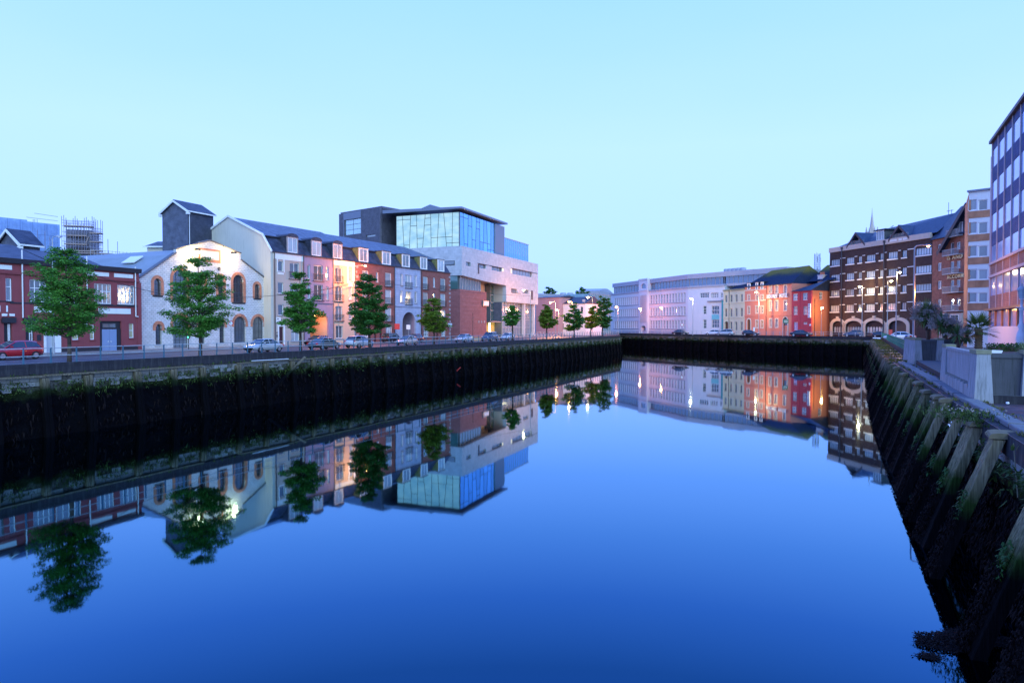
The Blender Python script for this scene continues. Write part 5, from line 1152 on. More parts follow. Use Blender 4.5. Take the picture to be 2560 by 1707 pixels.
# ---- brown brick hotel
M_bbrick = brick('dark_brown_brick', (.040, .022, .022), (.056, .031, .030), (.07, .05, .045), .24, .08, .01, bump=.3, var=.2)
M_stonet = wall('cream_stone_trim', (.48, .40, .34), var=.1)
fJ = Face(K(2072.7, 9.1), K(2328.5, 11.0)); eJ = face_empty('brown_brick_hotel', fJ, 'five-storey dark brown brick building with cream arches and slate gables', 'building')
J_ = fJ.at; jx = lambda zx: J_(z9(zx, 0)[0], 760)[0]
ztj = J_(z9(700, 0)[0], z9(0, 463)[1])[1]
cols_j = [(148, 240, 4), (308, 388, 4), (430, 468, 2), (512, 605, 4), (650, 690, 2), (735, 835, 4), (880, 930, 2), (1018, 1185, 6)]
rows_j = []
for yt, yb in ((613, 678), (770, 837), (930, 993), (1085, 1152)):
    rows_j.append((J_(z9(195, 0)[0], z9(0, yb)[1])[1], J_(z9(195, 0)[0], z9(0, yt)[1])[1]))
hs = []
for xa, xb, c in cols_j:
    for z0, z1 in rows_j:
        s0, s1 = jx(xa), jx(xb); hs.append(rpoly(s0, z0, s1, z1)); window(eJ, s0, z0, s1, z1, .18, c, 1, W_dark, G_pale, .1, .1, name='window')
        MB().box(s0 - .15, -.16, z0 - .3, s1 + .15, 0, z0 - .02).build('sill', M_wtrim, eJ)
arches = [(175, 282), (310, 478), (515, 700), (755, 940)]
hsa = []
az0 = .1; azt = J_(z9(390, 0)[0], z9(0, 1245)[1])[1]
for a, b in arches: hsa.append(archpoly(jx(a), .05, jx(b), azt, n=12, rise=1.5))
zband = rows_j[3][0] - 1.8
MB().plate(rpoly(0, 0, fJ.W, ztj), hs + hsa, 0, .4).build('wall', M_bbrick, eJ)
MB().box(0, .6, 0, fJ.W, 16, ztj - .02).build('wall', M_bbrick, eJ)
for i, ((a, b), h) in enumerate(zip(arches, hsa)):
    s0, s1 = jx(a), jx(b)
    MB().plate(archpoly(s0 - .9, .02, s1 + .9, azt + .75, n=12, rise=1.9), [archpoly(s0, 0, s1, azt, n=12, rise=1.5)], -.18, 0).prism([((s0 + s1) / 2 - .4, azt + .6), ((s0 + s1) / 2 + .4, azt + .6), ((s0 + s1) / 2 + .55, azt + 1.2), ((s0 + s1) / 2 - .55, azt + 1.2)], -.26, 0).build('stone_arch', M_stonet, eJ)
    if i < 3:
        n = max(3, int((s1 - s0) / .95)); w = (s1 - s0 - .3) / n
        for k in range(n): window(eJ, s0 + .15 + k * w, 1.0, s0 + .15 + (k + 1) * w - .04, azt - 1.5, .3, 1, 1, W_dark, G_pale, .08, .05, arch=True)
        MB().box(s0 + .02, .41, azt - 1.6, s1 - .02, .5, azt).box(s0 + .02, .2, .05, s1 - .02, .5, .95).build('infill', M_bbrick, eJ)
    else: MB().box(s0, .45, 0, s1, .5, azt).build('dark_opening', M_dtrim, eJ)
for a, b in zip(cols_j[:-1], cols_j[1:]):
    for z0, z1 in rows_j: MB().box(jx(a[1]) + .3, -.1, z1 - .05, jx(b[0]) - .3, 0, z1 + .12).build('band', M_wtrim, eJ)
MB().box(-.1, -.25, ztj, fJ.W - .5, .5, ztj + 1.25).build('fascia', M_stonet, eJ)
# faint lettering on the fascia stays unreadable in the photograph
q = MB(); rnd = random.Random(4)
zf = ztj + .45
for a, b in ((765, 830), (855, 885), (900, 935)):
    s = jx(a)
    while s < jx(b): w_ = rnd.uniform(.14, .26); q.box(s, -.28, zf, s + w_, -.25, zf + .45); s += w_ + .12
q.build('worn_lettering', M_letter, eJ)
for a, t in ((272, 540), (708, 485)): MB().path([(jx(a), -.35, ztj + .9), (jx(a), -.35, .2)], .14).box(jx(a) - .3, -.5, ztj + .5, jx(a) + .3, -.1, ztj + 1.0).build('drainpipe', M_pipe, eJ)
M_jslate = M_bslate
zrj = J_(z9(850, 0)[0], z9(0, 262)[1])[1] + 1.3; zr0 = ztj + 1.1
r_ = MB(); Wj = fJ.W
r_.add([(jx(185), .2, zr0), (Wj + 1, .2, zr0), (jx(185), 15, zr0), (Wj + 1, 15, zr0), (jx(420), 7, zrj - .4), (Wj + 1, 7, zrj + .6)], [(0, 1, 5, 4), (0, 4, 2), (4, 5, 3, 2)]); r_.build('roof', M_jslate, eJ)
def j_gable(xc, xl, xr, ytop):
    s0, s1, sc = jx(xl), jx(xr), jx(xc); zt_ = J_(z9(xc, 0)[0], z9(0, ytop)[1])[1]
    o = MB().prism([(s0, zr0 + .1), (s1, zr0 + .1), (sc, zt_ - .7)], 1.6, 1.8).build('gable', M_dtrim, eJ)
    for (xa, xb) in ((s0 - .5, sc), (s1 + .5, sc)):
        m = MB().add([(xa, -.2, zr0 - .1), (xb, -.2, zt_), (xb, 7, zt_), (xa, 7, zr0 - .1), (xa, -.2, zr0 - .45), (xb, -.2, zt_ - .45), (xb, 7, zt_ - .3), (xa, 7, zr0 - .4)], [(0, 1, 2, 3), (4, 7, 6, 5), (0, 4, 5, 1)]); m.build('gable_roof', M_jslate, o)
    bp_ = MB()
    for (xa, xb) in ((s0 - .5, sc), (s1 + .5, sc)): bp_.add([(xa, -.28, zr0 - .1), (xb, -.28, zt_ + .05), (xb, -.28, zt_ - .6), (xa, -.28, zr0 - .75)], [(0, 1, 2, 3)])
    bp_.build('bargeboard', plain('brown_bargeboard', (.05, .03, .035)), o)
    w = (s1 - s0) * .42; window(o, sc - w / 2, zr0 + .2, sc + w / 2, zr0 + (zt_ - zr0) * .52, 1.45, 3, 2, W_white, G_pale, .1, .1, arch=True)
    q = MB()
    for i in range(14): q.box(s0 + (s1 - s0) * i / 13 - .03, -.15, zr0, s0 + (s1 - s0) * i / 13 + .03, -.1, zr0 + 1.0)
    for z in (.35, .65, 1.0): q.box(s0, -.16, zr0 + z, s1, -.1, zr0 + z + .05)
    q.build('balcony_rail', W_grey, o)
j_gable(405, 330, 492, 335); j_gable(850, 762, 945, 258)
s0, s1 = jx(600), jx(678); zq = zr0 + 2.7
o = MB().box(s0 - .15, .5, zr0, s1 + .15, 5, zq).build('dormer', W_dark, eJ); MB().box(s0 - .6, .1, zq, s1 + .8, 6, zq + .25).build('dormer_roof', M_jslate, o); window(o, s0, zr0 + .3, s1, zq - .1, .4, 3, 1, W_white, G_pale, .1, .1)
for a in (545, 1000): MB().prismx([(.5, zr0 + .2), (7, zrj + .25), (7, zrj), (.5, zr0)], jx(a), jx(a) + .35).build('roof_flashing', W_grey, eJ)
for a in (1100, 1130): MB().path([(jx(a), 7, zrj), (jx(a), 7, zrj + (3.2 if a < 1110 else 1.4))], .07).box(jx(a) - .4, 6.9, zrj + 1.2, jx(a) + .4, 7.1, zrj + 1.3).build('aerial', W_grey, eJ)
# ---- church spire behind
p = K(2177, 7.0); eSp = empty('church_spire', (p.x, p.y, 0), 0, 'slender pale stone spire peeking over the brown hotel roof', 'spire')
zs0, zs1 = at_depth(2177, 580, p.y).z, at_depth(2177, 527, p.y).z
MB().lathe([(1.9, 0), (1.9, zs0), (.95, zs0 + .1), (.12, zs1 - .8), (.05, zs1 + 1)], 8).build('spire', M_stonet, eSp)
for i in range(8): a = i * pi / 4; MB().lathe([(.3, zs0 - 2), (.3, zs0), (.03, zs0 + 1.8)], 5, (1.9 * cos(a), 1.9 * sin(a), 0)).build('pinnacle', M_stonet, eSp)
# ---- buildings in the gap at the end of the left quay
def plainhouse(xa, ka, xb, kb, ytop, mat, label, rtop=None, rmat=None, wins=(), depth=10, name='house'):
    f = Face(K(xa, ka), K(xb, kb)); e = face_empty(name, f, label, 'building'); zt = f.at((xa + xb) / 2, ytop)[1]; hs = []
    for (a, b, y0, y1) in wins: r = f.rect(a, y0, b, y1); hs.append(rpoly(*r)); window(e, *r, .15, 1, 2, W_dark, G_dark, .1, .08)
    MB().plate(rpoly(0, -.5, f.W, zt), hs, 0, .3).box(0, .35, -.5, f.W, depth, zt - .02).build('wall', mat, e)
    if rtop: zr = f.at((xa + xb) / 2, rtop)[1]; MB().prismx([(-.3, zt), (depth * .45, zr), (depth + .3, zt)], -.2, f.W + .2).build('roof', rmat or M_slate2, e)
    return f, e, zt
M_gapwhite = wall('gap_white_render', (.64, .60, .60), var=.06)
wn_ = [(1400.5, 1402.5, 768, 782), (1406, 1408, 768, 782), (1452, 1457.5, 767, 780), (1400.5, 1403, 808, 824), (1406, 1409, 808, 824)]
f_, e_, z_ = plainhouse(1397, 8.0, 1463, 8.2, 759.5, M_gapwhite, 'white rendered house with dark slate roof between the trees at the bend', 741, M_slate2, wn_, 12)
r = f_.rect(1452, 749, 1458, 758.5); window(e_, r[0], r[1], r[2], r[3], 1.2, 2, 2, W_white, G_dark, .12, .1, name='dormer_window')
plainhouse(1340, 7.9, 1397, 8.1, 744, wall('dull_pink_render', (.40, .22, .22), var=.1), 'dull pink terrace behind the bare tree right of the music school', 738, M_slate2, [(1352 + i * 9, 1356 + i * 9, 790, 800) for i in range(4)], 12)
plainhouse(1463, 8.0, 1474, 8.05, 741, M_rbrick, 'narrow brown brick tower with a lamp beside the white house', name='brick_tower', depth=2.5)
f_, e_, z_ = plainhouse(1474, 7.4, 1526, 7.0, 736, glass('gap_green_glass', (.14, .28, .30), spec=.9), 'green glass office block behind the tallest tree at the bend', name='glass_block')
q = MB()
for i in range(10): q.box(f_.W * i / 9 - .08, -.1, 0, f_.W * i / 9 + .08, -.02, z_)
for i in range(5): q.box(0, -.1, z_ - i * 3.4 - .1, f_.W, -.02, z_ - i * 3.4 + .1)
q.build('mullions', W_grey, e_)
f_, e_, z_ = plainhouse(1498, 5.6, 1532, 5.2, 730, wall('barrel_grey', (.36, .34, .36), var=.1), 'curved pale grey roof just left of the white office building', name='barrel_building')
MB().prism([(0, z_ - .1)] + [(f_.W * i / 8, z_ + 1.6 * sin(pi * i / 8)) for i in range(9)] + [(f_.W, z_ - .1)], 0, 10).build('roof', M_pgrey, e_)
plainhouse(1345, 6.8, 1415, 6.6, 735, wall('far_blue_grey', (.30, .30, .34), var=.1), 'distant blue-grey roofline with two drum tanks behind the white house', name='distant_block', depth=14)
for x in (1408, 1425.5):
    p = K(x, 6.2); z0, z1_ = 0, at_depth(x, 733, p.y).z
    MB().lathe([(1.25, 0), (1.25, z1_), (.9, z1_ + .25)], 14).build('water_tank', M_pgrey, loc=(p.x, p.y, 0), label=('left' if x < 1415 else 'right') + ' of the two pale drum tanks on the skyline behind the white house', cat='tank', group='drum tanks on the skyline')
plainhouse(1432, 6.4, 1460, 6.3, 738, M_pgrey, 'low pale roof right of the drum tanks on the skyline', name='distant_block', depth=10)
# ================================================================== right bank
M_bricky = brick('red_brown_brick', (.24, .085, .06), (.32, .12, .08), (.18, .11, .09), .3, .11, .012, bump=.3, var=.25)
fK = Face(K(2328.5, 11.0), K(2440, 12.2)); eK = face_empty('brick_hostel', fK, 'red-brown brick building with balconies and gold lettering under a steep slate gable', 'building')
K_ = fK.at; kx2 = lambda zx: K_(z10(zx, 0)[0], 760)[0]
zk0 = K_(*z10(160, 905))[1]
hs = []
def kw(xa, xb, ya, yb, c, fm=W_white, gm=G_mid, bal=None):
    r = fK.rect(*z10(xa, ya), *z10(xb, yb)); hs.append(rpoly(*r)); o = window(eK, *r, .14, c, 1, fm, gm, .12, .1)
for ya, yb in ((935, 990), (1053, 1105), (1168, 1220), (1284, 1333)): kw(163, 186, ya, yb, 2)
for ya, yb in ((928, 1003), (1045, 1120), (1163, 1240), (1282, 1355)): kw(243, 266, ya, yb, 1)
for ya, yb in ((922, 970), (1042, 1090), (1160, 1208), (1278, 1326)): kw(281, 306, ya, yb, 2)
MB().plate([(0, 0), (fK.W, 0), (fK.W, zk0), (0, zk0)], hs, 0, .35).box(0, .4, 0, fK.W, 14, zk0 - .02).build('wall', M_bricky, eK)
for ya, yb in ((968, 1008), (1085, 1126), (1203, 1245), (1322, 1362)):
    r = fK.rect(*z10(222, ya), *z10(325, yb)); q = MB(); q.box(r[0], -1.1, r[1], r[2], 0, r[1] + .18)
    n = 20
    for i in range(n + 1): q.box(r[0] + (r[2] - r[0]) * i / n - .03, -1.08, r[1], r[0] + (r[2] - r[0]) * i / n + .03, -1.03, r[3])
    q.box(r[0], -1.12, r[3] - .1, r[2], -1.0, r[3]).box(r[0], -1.1, r[3] - .1, r[0] + .08, 0, r[3]); q.build('balcony', W_grey, eK)
MB().box(kx2(190), -.5, 0, kx2(330), 0, K_(*z10(260, 1372))[1]).build('shopfront', M_stonet, eK)
r = fK.rect(*z10(262, 1385), *z10(310, 1415)); MB().plate(rpoly(r[0] - .1, r[1] - .1, r[2] + .1, r[3] + .1), [rpoly(*r)], -.58, -.5).build('window_frame', W_white, eK); MB().box(r[0], -.54, r[1], r[2], -.51, r[3]).build('pane', G_dark, eK)
M_gold = plain('gold_letter_paint', (.75, .62, .36), .5)
for txt, x0, x1, y in (('IS AND', 226, 322, 1038), ('ACCOMM', 229, 332, 1157)):
    ob = lettering('name_letters', txt, 1.25, M_gold, eK, kx2(x0), -.3, K_(*z10(x0, y))[1], .12, .015, sp=1.25); ob.scale.x = (kx2(x1) - kx2(x0)) / ob.dimensions.x
    ob.scale.y = .95
# roofs: steep slate slope on the left, big gable on the right
xg = kx2(372); apx = K_(*z10(372, 640)); zv = K_(*z10(200, 905))[1]; sv = kx2(200)
ga = K_(*z10(320, 712)); slope = (ga[1] - zv) / (ga[0] - sv); zv -= 2.2; za_ = zv + slope * (xg - sv)
MB().add([(-.4, -.5, zk0), (sv, -.5, zk0), (xg, -.5, za_ * .0 + zk0), (-.4, 6.5, zrj + 1.6), (xg, 6.5, zrj + 2.4), (-.4, 14, zk0), (xg, 14, zk0)], [(0, 1, 2, 4, 3), (3, 4, 6, 5), (0, 3, 5)]).build('roof', M_jslate, eK)
o = MB().prism([(sv, zk0), (xg + (xg - sv), zk0), (xg, za_ - .5)], -.1, .3).build('gable', M_hungd, eK)
MB().add([(sv - .6, -1.4, zv - .8), (xg, -1.4, za_), (xg, 10, za_), (sv - .6, 10, zv - .8), (2 * xg - sv, -1.4, zv - .4), (2 * xg - sv, 10, zv - .4)], [(0, 1, 2, 3), (1, 4, 5, 2)]).build('gable_roof', M_jslate, o)
MB().add([(sv - .6, -1.45, zv - .75), (xg, -1.45, za_ + .05), (xg, -1.45, za_ - .9), (sv - .2, -1.45, zv - 1.5)], [(0, 3, 2, 1)]).build('bargeboard', plain('brown_bargeboard', (.05, .03, .035)), o)
r = fK.rect(*z10(284, 800), *z10(325, 882)); window(eK, *r, -.2, 2, 1, W_white, G_pale, .12, .1)
r = fK.rect(*z10(250, 845), *z10(328, 890)); q = MB().box(r[0], -1.2, r[1], r[2], -.1, r[1] + .15)
for i in range(16): q.box(r[0] + (r[2] - r[0]) * i / 15 - .03, -1.2, r[1], r[0] + (r[2] - r[0]) * i / 15 + .03, -1.14, r[3])
q.box(r[0], -1.22, r[3] - .1, r[2], -1.1, r[3]); q.build('balcony', W_grey, eK)
s_, z_ = K_(*z10(162, 850)); o = MB().box(-.5, -.1, -.9, .5, .1, .9).build('skylight', W_white, eK, loc=(s_, 1.6, z_)); o.rotation_euler = (-.75, 0, 0)
MB().prism([(kx2(128), zk0 + 4)] + [K_(*z10(x, y)) for x, y in ((132, 775), (165, 730), (195, 708), (240, 703), (310, 706))] + [(kx2(340), zk0 + 4)], 9, 22).build('round_roof', M_jslate, eK)
for x, yt, w in ((131, 735, .35), (186, 735, .35)): s_, z_ = K_(*z10(x, yt)); MB().lathe([(w, 0), (w, 3.0), (w * 1.5, 3.1), (w * 1.5, 3.4)], 8, (s_, 6, z_ - 3.2)).build('chimney', W_grey, eK)
s_, z_ = K_(*z10(271, 672)); MB().tube((s_, 8, z_ - 7), (s_, 8, z_), .09).box(s_ - .25, 7.8, z_ - 3.4, s_ + .25, 8.2, z_ - 1).build('aerial', W_white, eK)
# ---- beige panel block
M_panel = brick('orange_brown_panel', (.36, .17, .10), (.40, .19, .11), (.30, .14, .09), 1.6, 3, .02, bump=.1)
fL2 = Face(K(2418, 19), K(2640, 20.5)); eL2 = face_empty('panel_office', fL2, 'narrow white-framed office block with orange-brown panels beside the tall glass building', 'building')
L_ = fL2.at; ztL = L_(*z10(400, 604))[1]; hs = []
for ya, yb in ((655, 722), (798, 870), (946, 1015), (1095, 1160), (1242, 1305)):
    for xa, xb in ((354, 411), (420, 478)):
        r = fL2.rect(*z10(xa, ya), *z10(xb, yb)); hs.append(rpoly(*r)); window(eL2, *r, .08, 1, 1, W_white, G_mid, .08, .06)
MB().plate(rpoly(0, 0, 12, ztL), hs, 0, .25).box(0, .3, 0, 12, 10, ztL - .02).build('wall', M_whitew, eL2)
for ya, yb in ((726, 770), (874, 918), (1020, 1063), (1165, 1210), (1309, 1355)):
    r = fL2.rect(*z10(352, ya), *z10(478, yb)); MB().box(r[0], -.05, r[1], 12, 0, r[3]).build('panel', M_panel, eL2)
MB().box(-.2, -.25, ztL, 12, 10, ztL + .22).build('roof', M_zinc, eL2)
# left flank in orange
fl_ = Face(K(2408, 17), K(2418, 19)); MB().box(0, .0, 0, .001, .001, .001)
on_face(eL2, fL2, fl_, MB().plate(rpoly(0, 0, fl_.W, ztL - .02), [], 0, .2), 'wall', M_panel)
# ---- tall glass and concrete office
M_conc = wall('pale_concrete_fins', (.42, .40, .42), var=.08, streak=.3, stain=(.3, .28, .3))
M_bpan = brick('blue_slate_spandrel', (.035, .075, .20), (.045, .09, .23), (.025, .05, .13), 4, .16, .02, bump=.3)
M_rpan = brick('brown_spandrel', (.22, .13, .12), (.24, .14, .13), (.14, .08, .08), 4, .16, .02, bump=.3)
cM = K(2474, 23.5); fM = Face(cM, cM + Vector((-.452, -.892)) * 46); eM2 = face_empty('glass_office', fM, 'tall office block with pale vertical fins, blue spandrels and windows at the right edge', 'building')
M_ = fM.at; xr = 510
lv = [M_(*z10(xr, y))[1] for y in (302, 352, 352, 458, 458, 552, 552, 663, 663, 752, 752, 862, 862, 948, 948, 1060, 1060, 1140, 1140, 1262, 1262, 1345, 1345, 1455)]
zM = lv[0]; bays_ = [0, M_(2489.6, 800)[0], M_(2507, 800)[0]]; pitch = (M_(2545, 800)[0] - M_(2489.6, 800)[0]) / 3
ss_ = [.1, M_(2489.6, 800)[0]]
while ss_[-1] < 44: ss_.append(ss_[-1] + pitch)
MB().box(0, .25, 0, 46, 16, zM - .05).build('core', M_conc, eM2)
MB().box(-.9, 0, 0, 0, 14, zM - 1.2).build('stair_strip', M_conc, eM2)
G_tall = glass('tall_office_glass', (.22, .36, .66), spec=.9, var=.3); MATS['tall_office_glass'].node_tree.nodes['Principled BSDF'].inputs['IOR'].default_value = 2.0
for a, b in zip(ss_[:-1], ss_[1:]):
    for i in range(0, 24, 2):
        zt_, zb_ = lv[i], lv[i + 1]; win = (i // 2) % 2 == 1
        if win: MB().box(a + .16, .04, zb_, b - .16, .2, zt_).build('window', G_tall, eM2)
        else: MB().box(a + .14, -.02 if i > 14 else .02, zb_ + .05, b - .14, .2, zt_).build('spandrel', M_bpan if i < 15 else M_rpan, eM2)
for s in ss_: MB().box(s - .12, -.06, lv[21], s + .12, .2, zM + .1).build('fin', M_conc, eM2)
for i in (15, 18): MB().box(0, -.2, lv[i] - .12, 45, .2, lv[i] + .12).build('beam', M_conc, eM2)
MB().box(0, -.5, lv[21] - .2, 45, .2, lv[21]).build('canopy', plain('rust_canopy', (.12, .03, .025)), eM2)
for s in ss_: MB().box(s - .2, -.1, lv[23], s + .25, .2, lv[21] - .2).build('pier', M_panel, eM2)
MB().box(0, -.15, 0, 45, .25, lv[23]).build('plinth_wall', M_whitew, eM2)
MB().box(-.2, -.3, zM, 45.5, 14, zM + .3).build('roof_edge', M_dtrim, eM2)
s_ = M_(2517, 500)[0]; MB().box(s_ - .4, 1, zM, s_ + .4, 2, zM + .9).build('roof_vent', M_pipe, eM2)
# sodium street lamp in front of it, post just outside the frame
# ---- right quay wall: raked timber piles
M_terr = brick('terrace_brick_paving', (.16, .06, .06), (.07, .075, .10), (.03, .035, .045), .62, .17, .02, axes='xy', bump=.7, rough=.55, var=.5)
M_timber3 = tidal('mossy_raked_timber', (.13, .115, .06), (.022, .045, .008), (.006, .005, .005), -1.5, -2.2, grain=(7, 7, .45), amp=.6, bump=.9)
kwargs = dict(spacing=3.6, pw=.80, timbers=3, irr=1, wl=.4, rake=.36, ztop=-.50, cope_top=-.34, cope_bot=-1.0, cap=True, waler=False, cope_d=.5, gh=.2)
segs = [(RPTS[0], RPTS[1], 1.3, 'mossy quay wall with raked timber piles running back along the right bank', 40), (RPTS[1], RPTS[2], .8, 'right-bank quay wall with raked piles below the grey concrete planters', 140), (RPTS[2], RPTS[3], .6, 'nearest quay wall with pale raked timber piles at the lower right', 420), (RPTS[3], RPTS[4], .35, 'quay wall with raked piles at the bottom right corner, nearest the eye', 200)]
for i, (a, b, w, lab, sw) in enumerate(segs):
    eq, fq, sq = quay_wall(a, b, 'quay_wall', lab, 'raked pile quay walls', seed=20 + i, weeds=w, sw=sw, stone_near=(0, 0), tm=M_timber if i == 0 else (M_timber3 if i == 1 else M_timber2), **kwargs)
    # shaggy weed hanging from every pile
    d = MB(); rnd = random.Random(50 + i)
    for s in sq:
        for _ in range(int((90, 320, 800, 900)[i])):
            z = rnd.uniform(WZ + .1, -2.75); t = -.36 * (-.5 - z) - .3 - rnd.uniform(-.1, .16)
            blades(d, (s + rnd.uniform(-.42, .42), t, z), 4, rnd.uniform(.03, .11), .03, up=-1.1, rnd=rnd)
    d.build('seaweed', M_weedd, eq, kind='stuff')
    g = MB()
    for s in sq:
        for _ in range(int((14, 40, 60, 60)[i])):
            z = rnd.uniform(-3.0, -2.2); blades(g, (s + rnd.uniform(-.38, .38), -.36 * (-.5 - z) - .33, z), 3, rnd.uniform(.06, .16), .04, up=-.4, rnd=rnd)
    g.build('weeds', leafmat('bright_algae', (.01, .035, .003), (.03, .09, .008), trans=.1), eq, kind='stuff')
# bulge of weed at the waterline near the bottom right, and a drifting scrap
M_lump = tidal('weed_mat', (.02, .012, .012), (.01, .008, .008), (.006, .005, .007), -1, -2, bump=1.0)
rnd = random.Random(9)
pw_ = G(2345, 1600, WZ); m = MB()
for _ in range(5200):
    a = rnd.uniform(0, 2 * pi); r = rnd.random() ** .6 * (.75 + .55 * noise.noise(Vector((cos(a) * 1.3, sin(a) * 1.3, 4)))); q_ = Vector((pw_.x + .5 + cos(a) * r * 1.5 + rnd.uniform(-.05, .05), pw_.y - .1 + sin(a) * r * .8, WZ + .02 + max(0, 1 - r) * .12 * rnd.random()))
    blades(m, q_, 1, rnd.uniform(.05, .12), .03, up=.1, rnd=rnd)
m.build('seaweed_clump', M_weedd, label='dark clump of seaweed spreading on the water at the foot of the right quay', cat='seaweed', kind='stuff')
pw_ = G(2322, 1642, WZ); m = MB()
for _ in range(260): q_ = Vector((pw_.x + rnd.gauss(0, .11), pw_.y + rnd.gauss(0, .07), WZ + .02)); blades(m, q_, 1, .1, .04, up=.1, rnd=rnd)
m.build('drifting_seaweed', M_weedd, label='small scrap of seaweed drifting free beside the dark clump', cat='seaweed', kind='stuff')
# terrace, ledge and upstand
flat('quay_terrace', [tuple(p) for p in (Q2, *RPTS[1:4], RPTS[4], Vector((-32, -80)), *TERR[::-1])], [], -.36, M_terr, kind='structure')
q = MB()
TE = [Vector((89.6, 166)), *TERR[1:5]]
for a, b in zip(TE[:-1], TE[1:]): q.quad((a.x, a.y, -.5), (b.x, b.y, -.5), (b.x, b.y, -.02), (a.x, a.y, -.02))
q.build('terrace_edge', M_cope, kind='structure')
M_curb = wall('grey_edge_stone', (.16, .165, .18), var=.3, streak=.5, stain=(.10, .12, .07), scale=1.5, bump=.5)
rnd = random.Random(3)
for (a, b, w) in ((RPTS[1], RPTS[2], .42), (RPTS[2], RPTS[3], .42)):
    f = Face(a, b); e = face_empty('edge_stones', f, ('worn grey edge stones with weeds below the far planter', 'worn grey edge stones along the nearest red brick terrace')[a is RPTS[2]], 'kerb', 'edge stones of the right quay')
    s = 0.0
    while s < f.W - .3:
        l = rnd.uniform(1.0, 1.6); l = min(l, f.W - s)
        MB().prismx([(.30, -.34), (.30, -.22), (.33, -.19), (.78, -.20), (.78, -.34)], .015, l - .015).build('stone', M_curb, e, loc=(s, rnd.uniform(-.03, .03), rnd.uniform(-.02, .02)), rz=rnd.uniform(-.012, .012)); s += l
fU = Face(Vector((89.6, 166)), Vector((34.4, 58.4))); eU = face_empty('upstand_wall', fU, 'low dark wall carrying the green railing along the right quay', 'wall')
s = 0
while s < fU.W - 1: MB().box(s + .01, 0, -.4, min(s + 6, fU.W) - .01, .35, .25).build('wall_block', M_cope, eU); s += 6
railing(fU, 0, fU.W - 1, 'railing', 'green railing with upright bars along the right quay', base=.25, y=.18, pm=M_railg, rm=M_railg, sp=2.0, group='street railings')
q = MB(); n = int(fU.W / .18)
for i in range(n): q.box(i * .18 - .012, .165, .32, i * .18 + .012, .19, 1.28)
eRl = [o for o in COL.objects if o.get('label', '').startswith('green railing')][0]; q.build('bars', M_railg, eRl, kind='stuff')
g = MB()
for _ in range(2600):
    s = rnd.uniform(0, fU.W); 
    if noise.noise(Vector((s * .2, 3, 1))) < -.1: continue
    p = fU.pt(s, rnd.uniform(-1.7, -.1), -.36); blades(g, p, 5, rnd.uniform(.1, .34), .03, up=1.2, rnd=rnd)
for _ in range(900):
    t = rnd.random(); a, b = (RPTS[1], RPTS[2]) if t < .6 else (RPTS[2], RPTS[3]); u = rnd.random(); p = a.lerp(b, u) + Vector((rnd.uniform(.1, 1.3), 0))
    if noise.noise(Vector((p.x * .8, p.y * .8, 1))) < .0: continue
    blades(g, (p.x, p.y, -.34), 7, rnd.uniform(.06, .22), .025, up=1.1, rnd=rnd)
g.build('ledge_grass', leafmat('ledge_grass', (.05, .07, .01), (.16, .16, .03), trans=.2), kind='stuff', label='tufts of grass and moss along the right quay ledge', cat='grass')
# ---- concrete planters
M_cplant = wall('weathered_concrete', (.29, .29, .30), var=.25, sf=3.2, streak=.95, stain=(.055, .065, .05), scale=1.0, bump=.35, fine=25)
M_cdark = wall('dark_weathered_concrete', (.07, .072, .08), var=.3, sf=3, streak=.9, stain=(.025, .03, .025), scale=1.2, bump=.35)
M_mosstop = wall('mossy_concrete_top', (.22, .21, .13), var=.4, scale=3, bump=.5)
ZP = 1.82
def planter(P, u, v, front, side, label):
    """u: along the front (to the right), v: back along the quay"""
    e = empty('concrete_planter', (P.x, P.y, -.36), atan2(u.y, u.x), label, 'planter', 'concrete planters on the right quay')
    h = ZP + .36; sg = 1; vl = Vector((v.dot(u), v.dot(Vector((-u.y, u.x)))))
    W_, D_l = front[-1], side[-1]
    def post(o, w, d, flip=False):
        m = MB(); t = .10
        m.add([(-t, -t, 0), (w + t, -t, 0), (w + t, d + t, 0), (-t, d + t, 0), (0, 0, h - .18), (w, 0, h - .18), (w, d, h - .18), (0, d, h - .18)], [(0, 1, 5, 4), (1, 2, 6, 5), (2, 3, 7, 6), (3, 0, 4, 7)])
        m.build('post', M_cplant, e, loc=o); c_ = MB().box(-.03, -.03, h - .17, w + .03, d + .03, h).build('post_cap', M_mosstop, e, loc=o)
    for x in front[:-1]: post((x, 0, 0), .48, 1.05 if x == 0 else .55)
    for y in side[1:]:
        post((vl.x * y, vl.y * y, 0), .42, .95)
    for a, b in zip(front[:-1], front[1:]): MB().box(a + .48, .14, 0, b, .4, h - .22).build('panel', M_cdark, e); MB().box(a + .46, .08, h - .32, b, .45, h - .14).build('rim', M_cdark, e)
    for a, b in zip(side[:-1], side[1:]):
        ang = atan2(vl.y, vl.x); l = b - a - 1.2
        o = (vl.x * (a + 1.2), vl.y * (a + 1.2), 0)
        MB().box(0, -.2, .7, l, -.04, h - .25).build('panel', M_cplant, e, loc=o, rz=ang); MB().box(0, -.26, h - .25, l, .02, h - .12).build('rim', M_cplant, e, loc=o, rz=ang)
        k = int(l / 1.1) + 1
        for i in range(k): MB().prism([(i * l / k + .02, 0), ((i + 1) * l / k - .02, 0), ((i + 1) * l / k - .02, .62), (i * l / k + .02, .70)], -.2, .16).build('step_block', M_cplant, e, loc=o, rz=ang)
    m = MB(); m.add([(.3, .3, h - .35), (front[-1], .3, h - .35), (front[-1] + vl.x * D_l, vl.y * D_l, h - .35), (vl.x * D_l + .3, vl.y * D_l, h - .35)], [(0, 1, 2, 3)]); m.build('soil', wall('dark_soil', (.05, .035, .03), var=.5, scale=6), e)
    return e
v1 = Vector((.44, .898)); u1 = Vector((.93, -.367)).normalized()
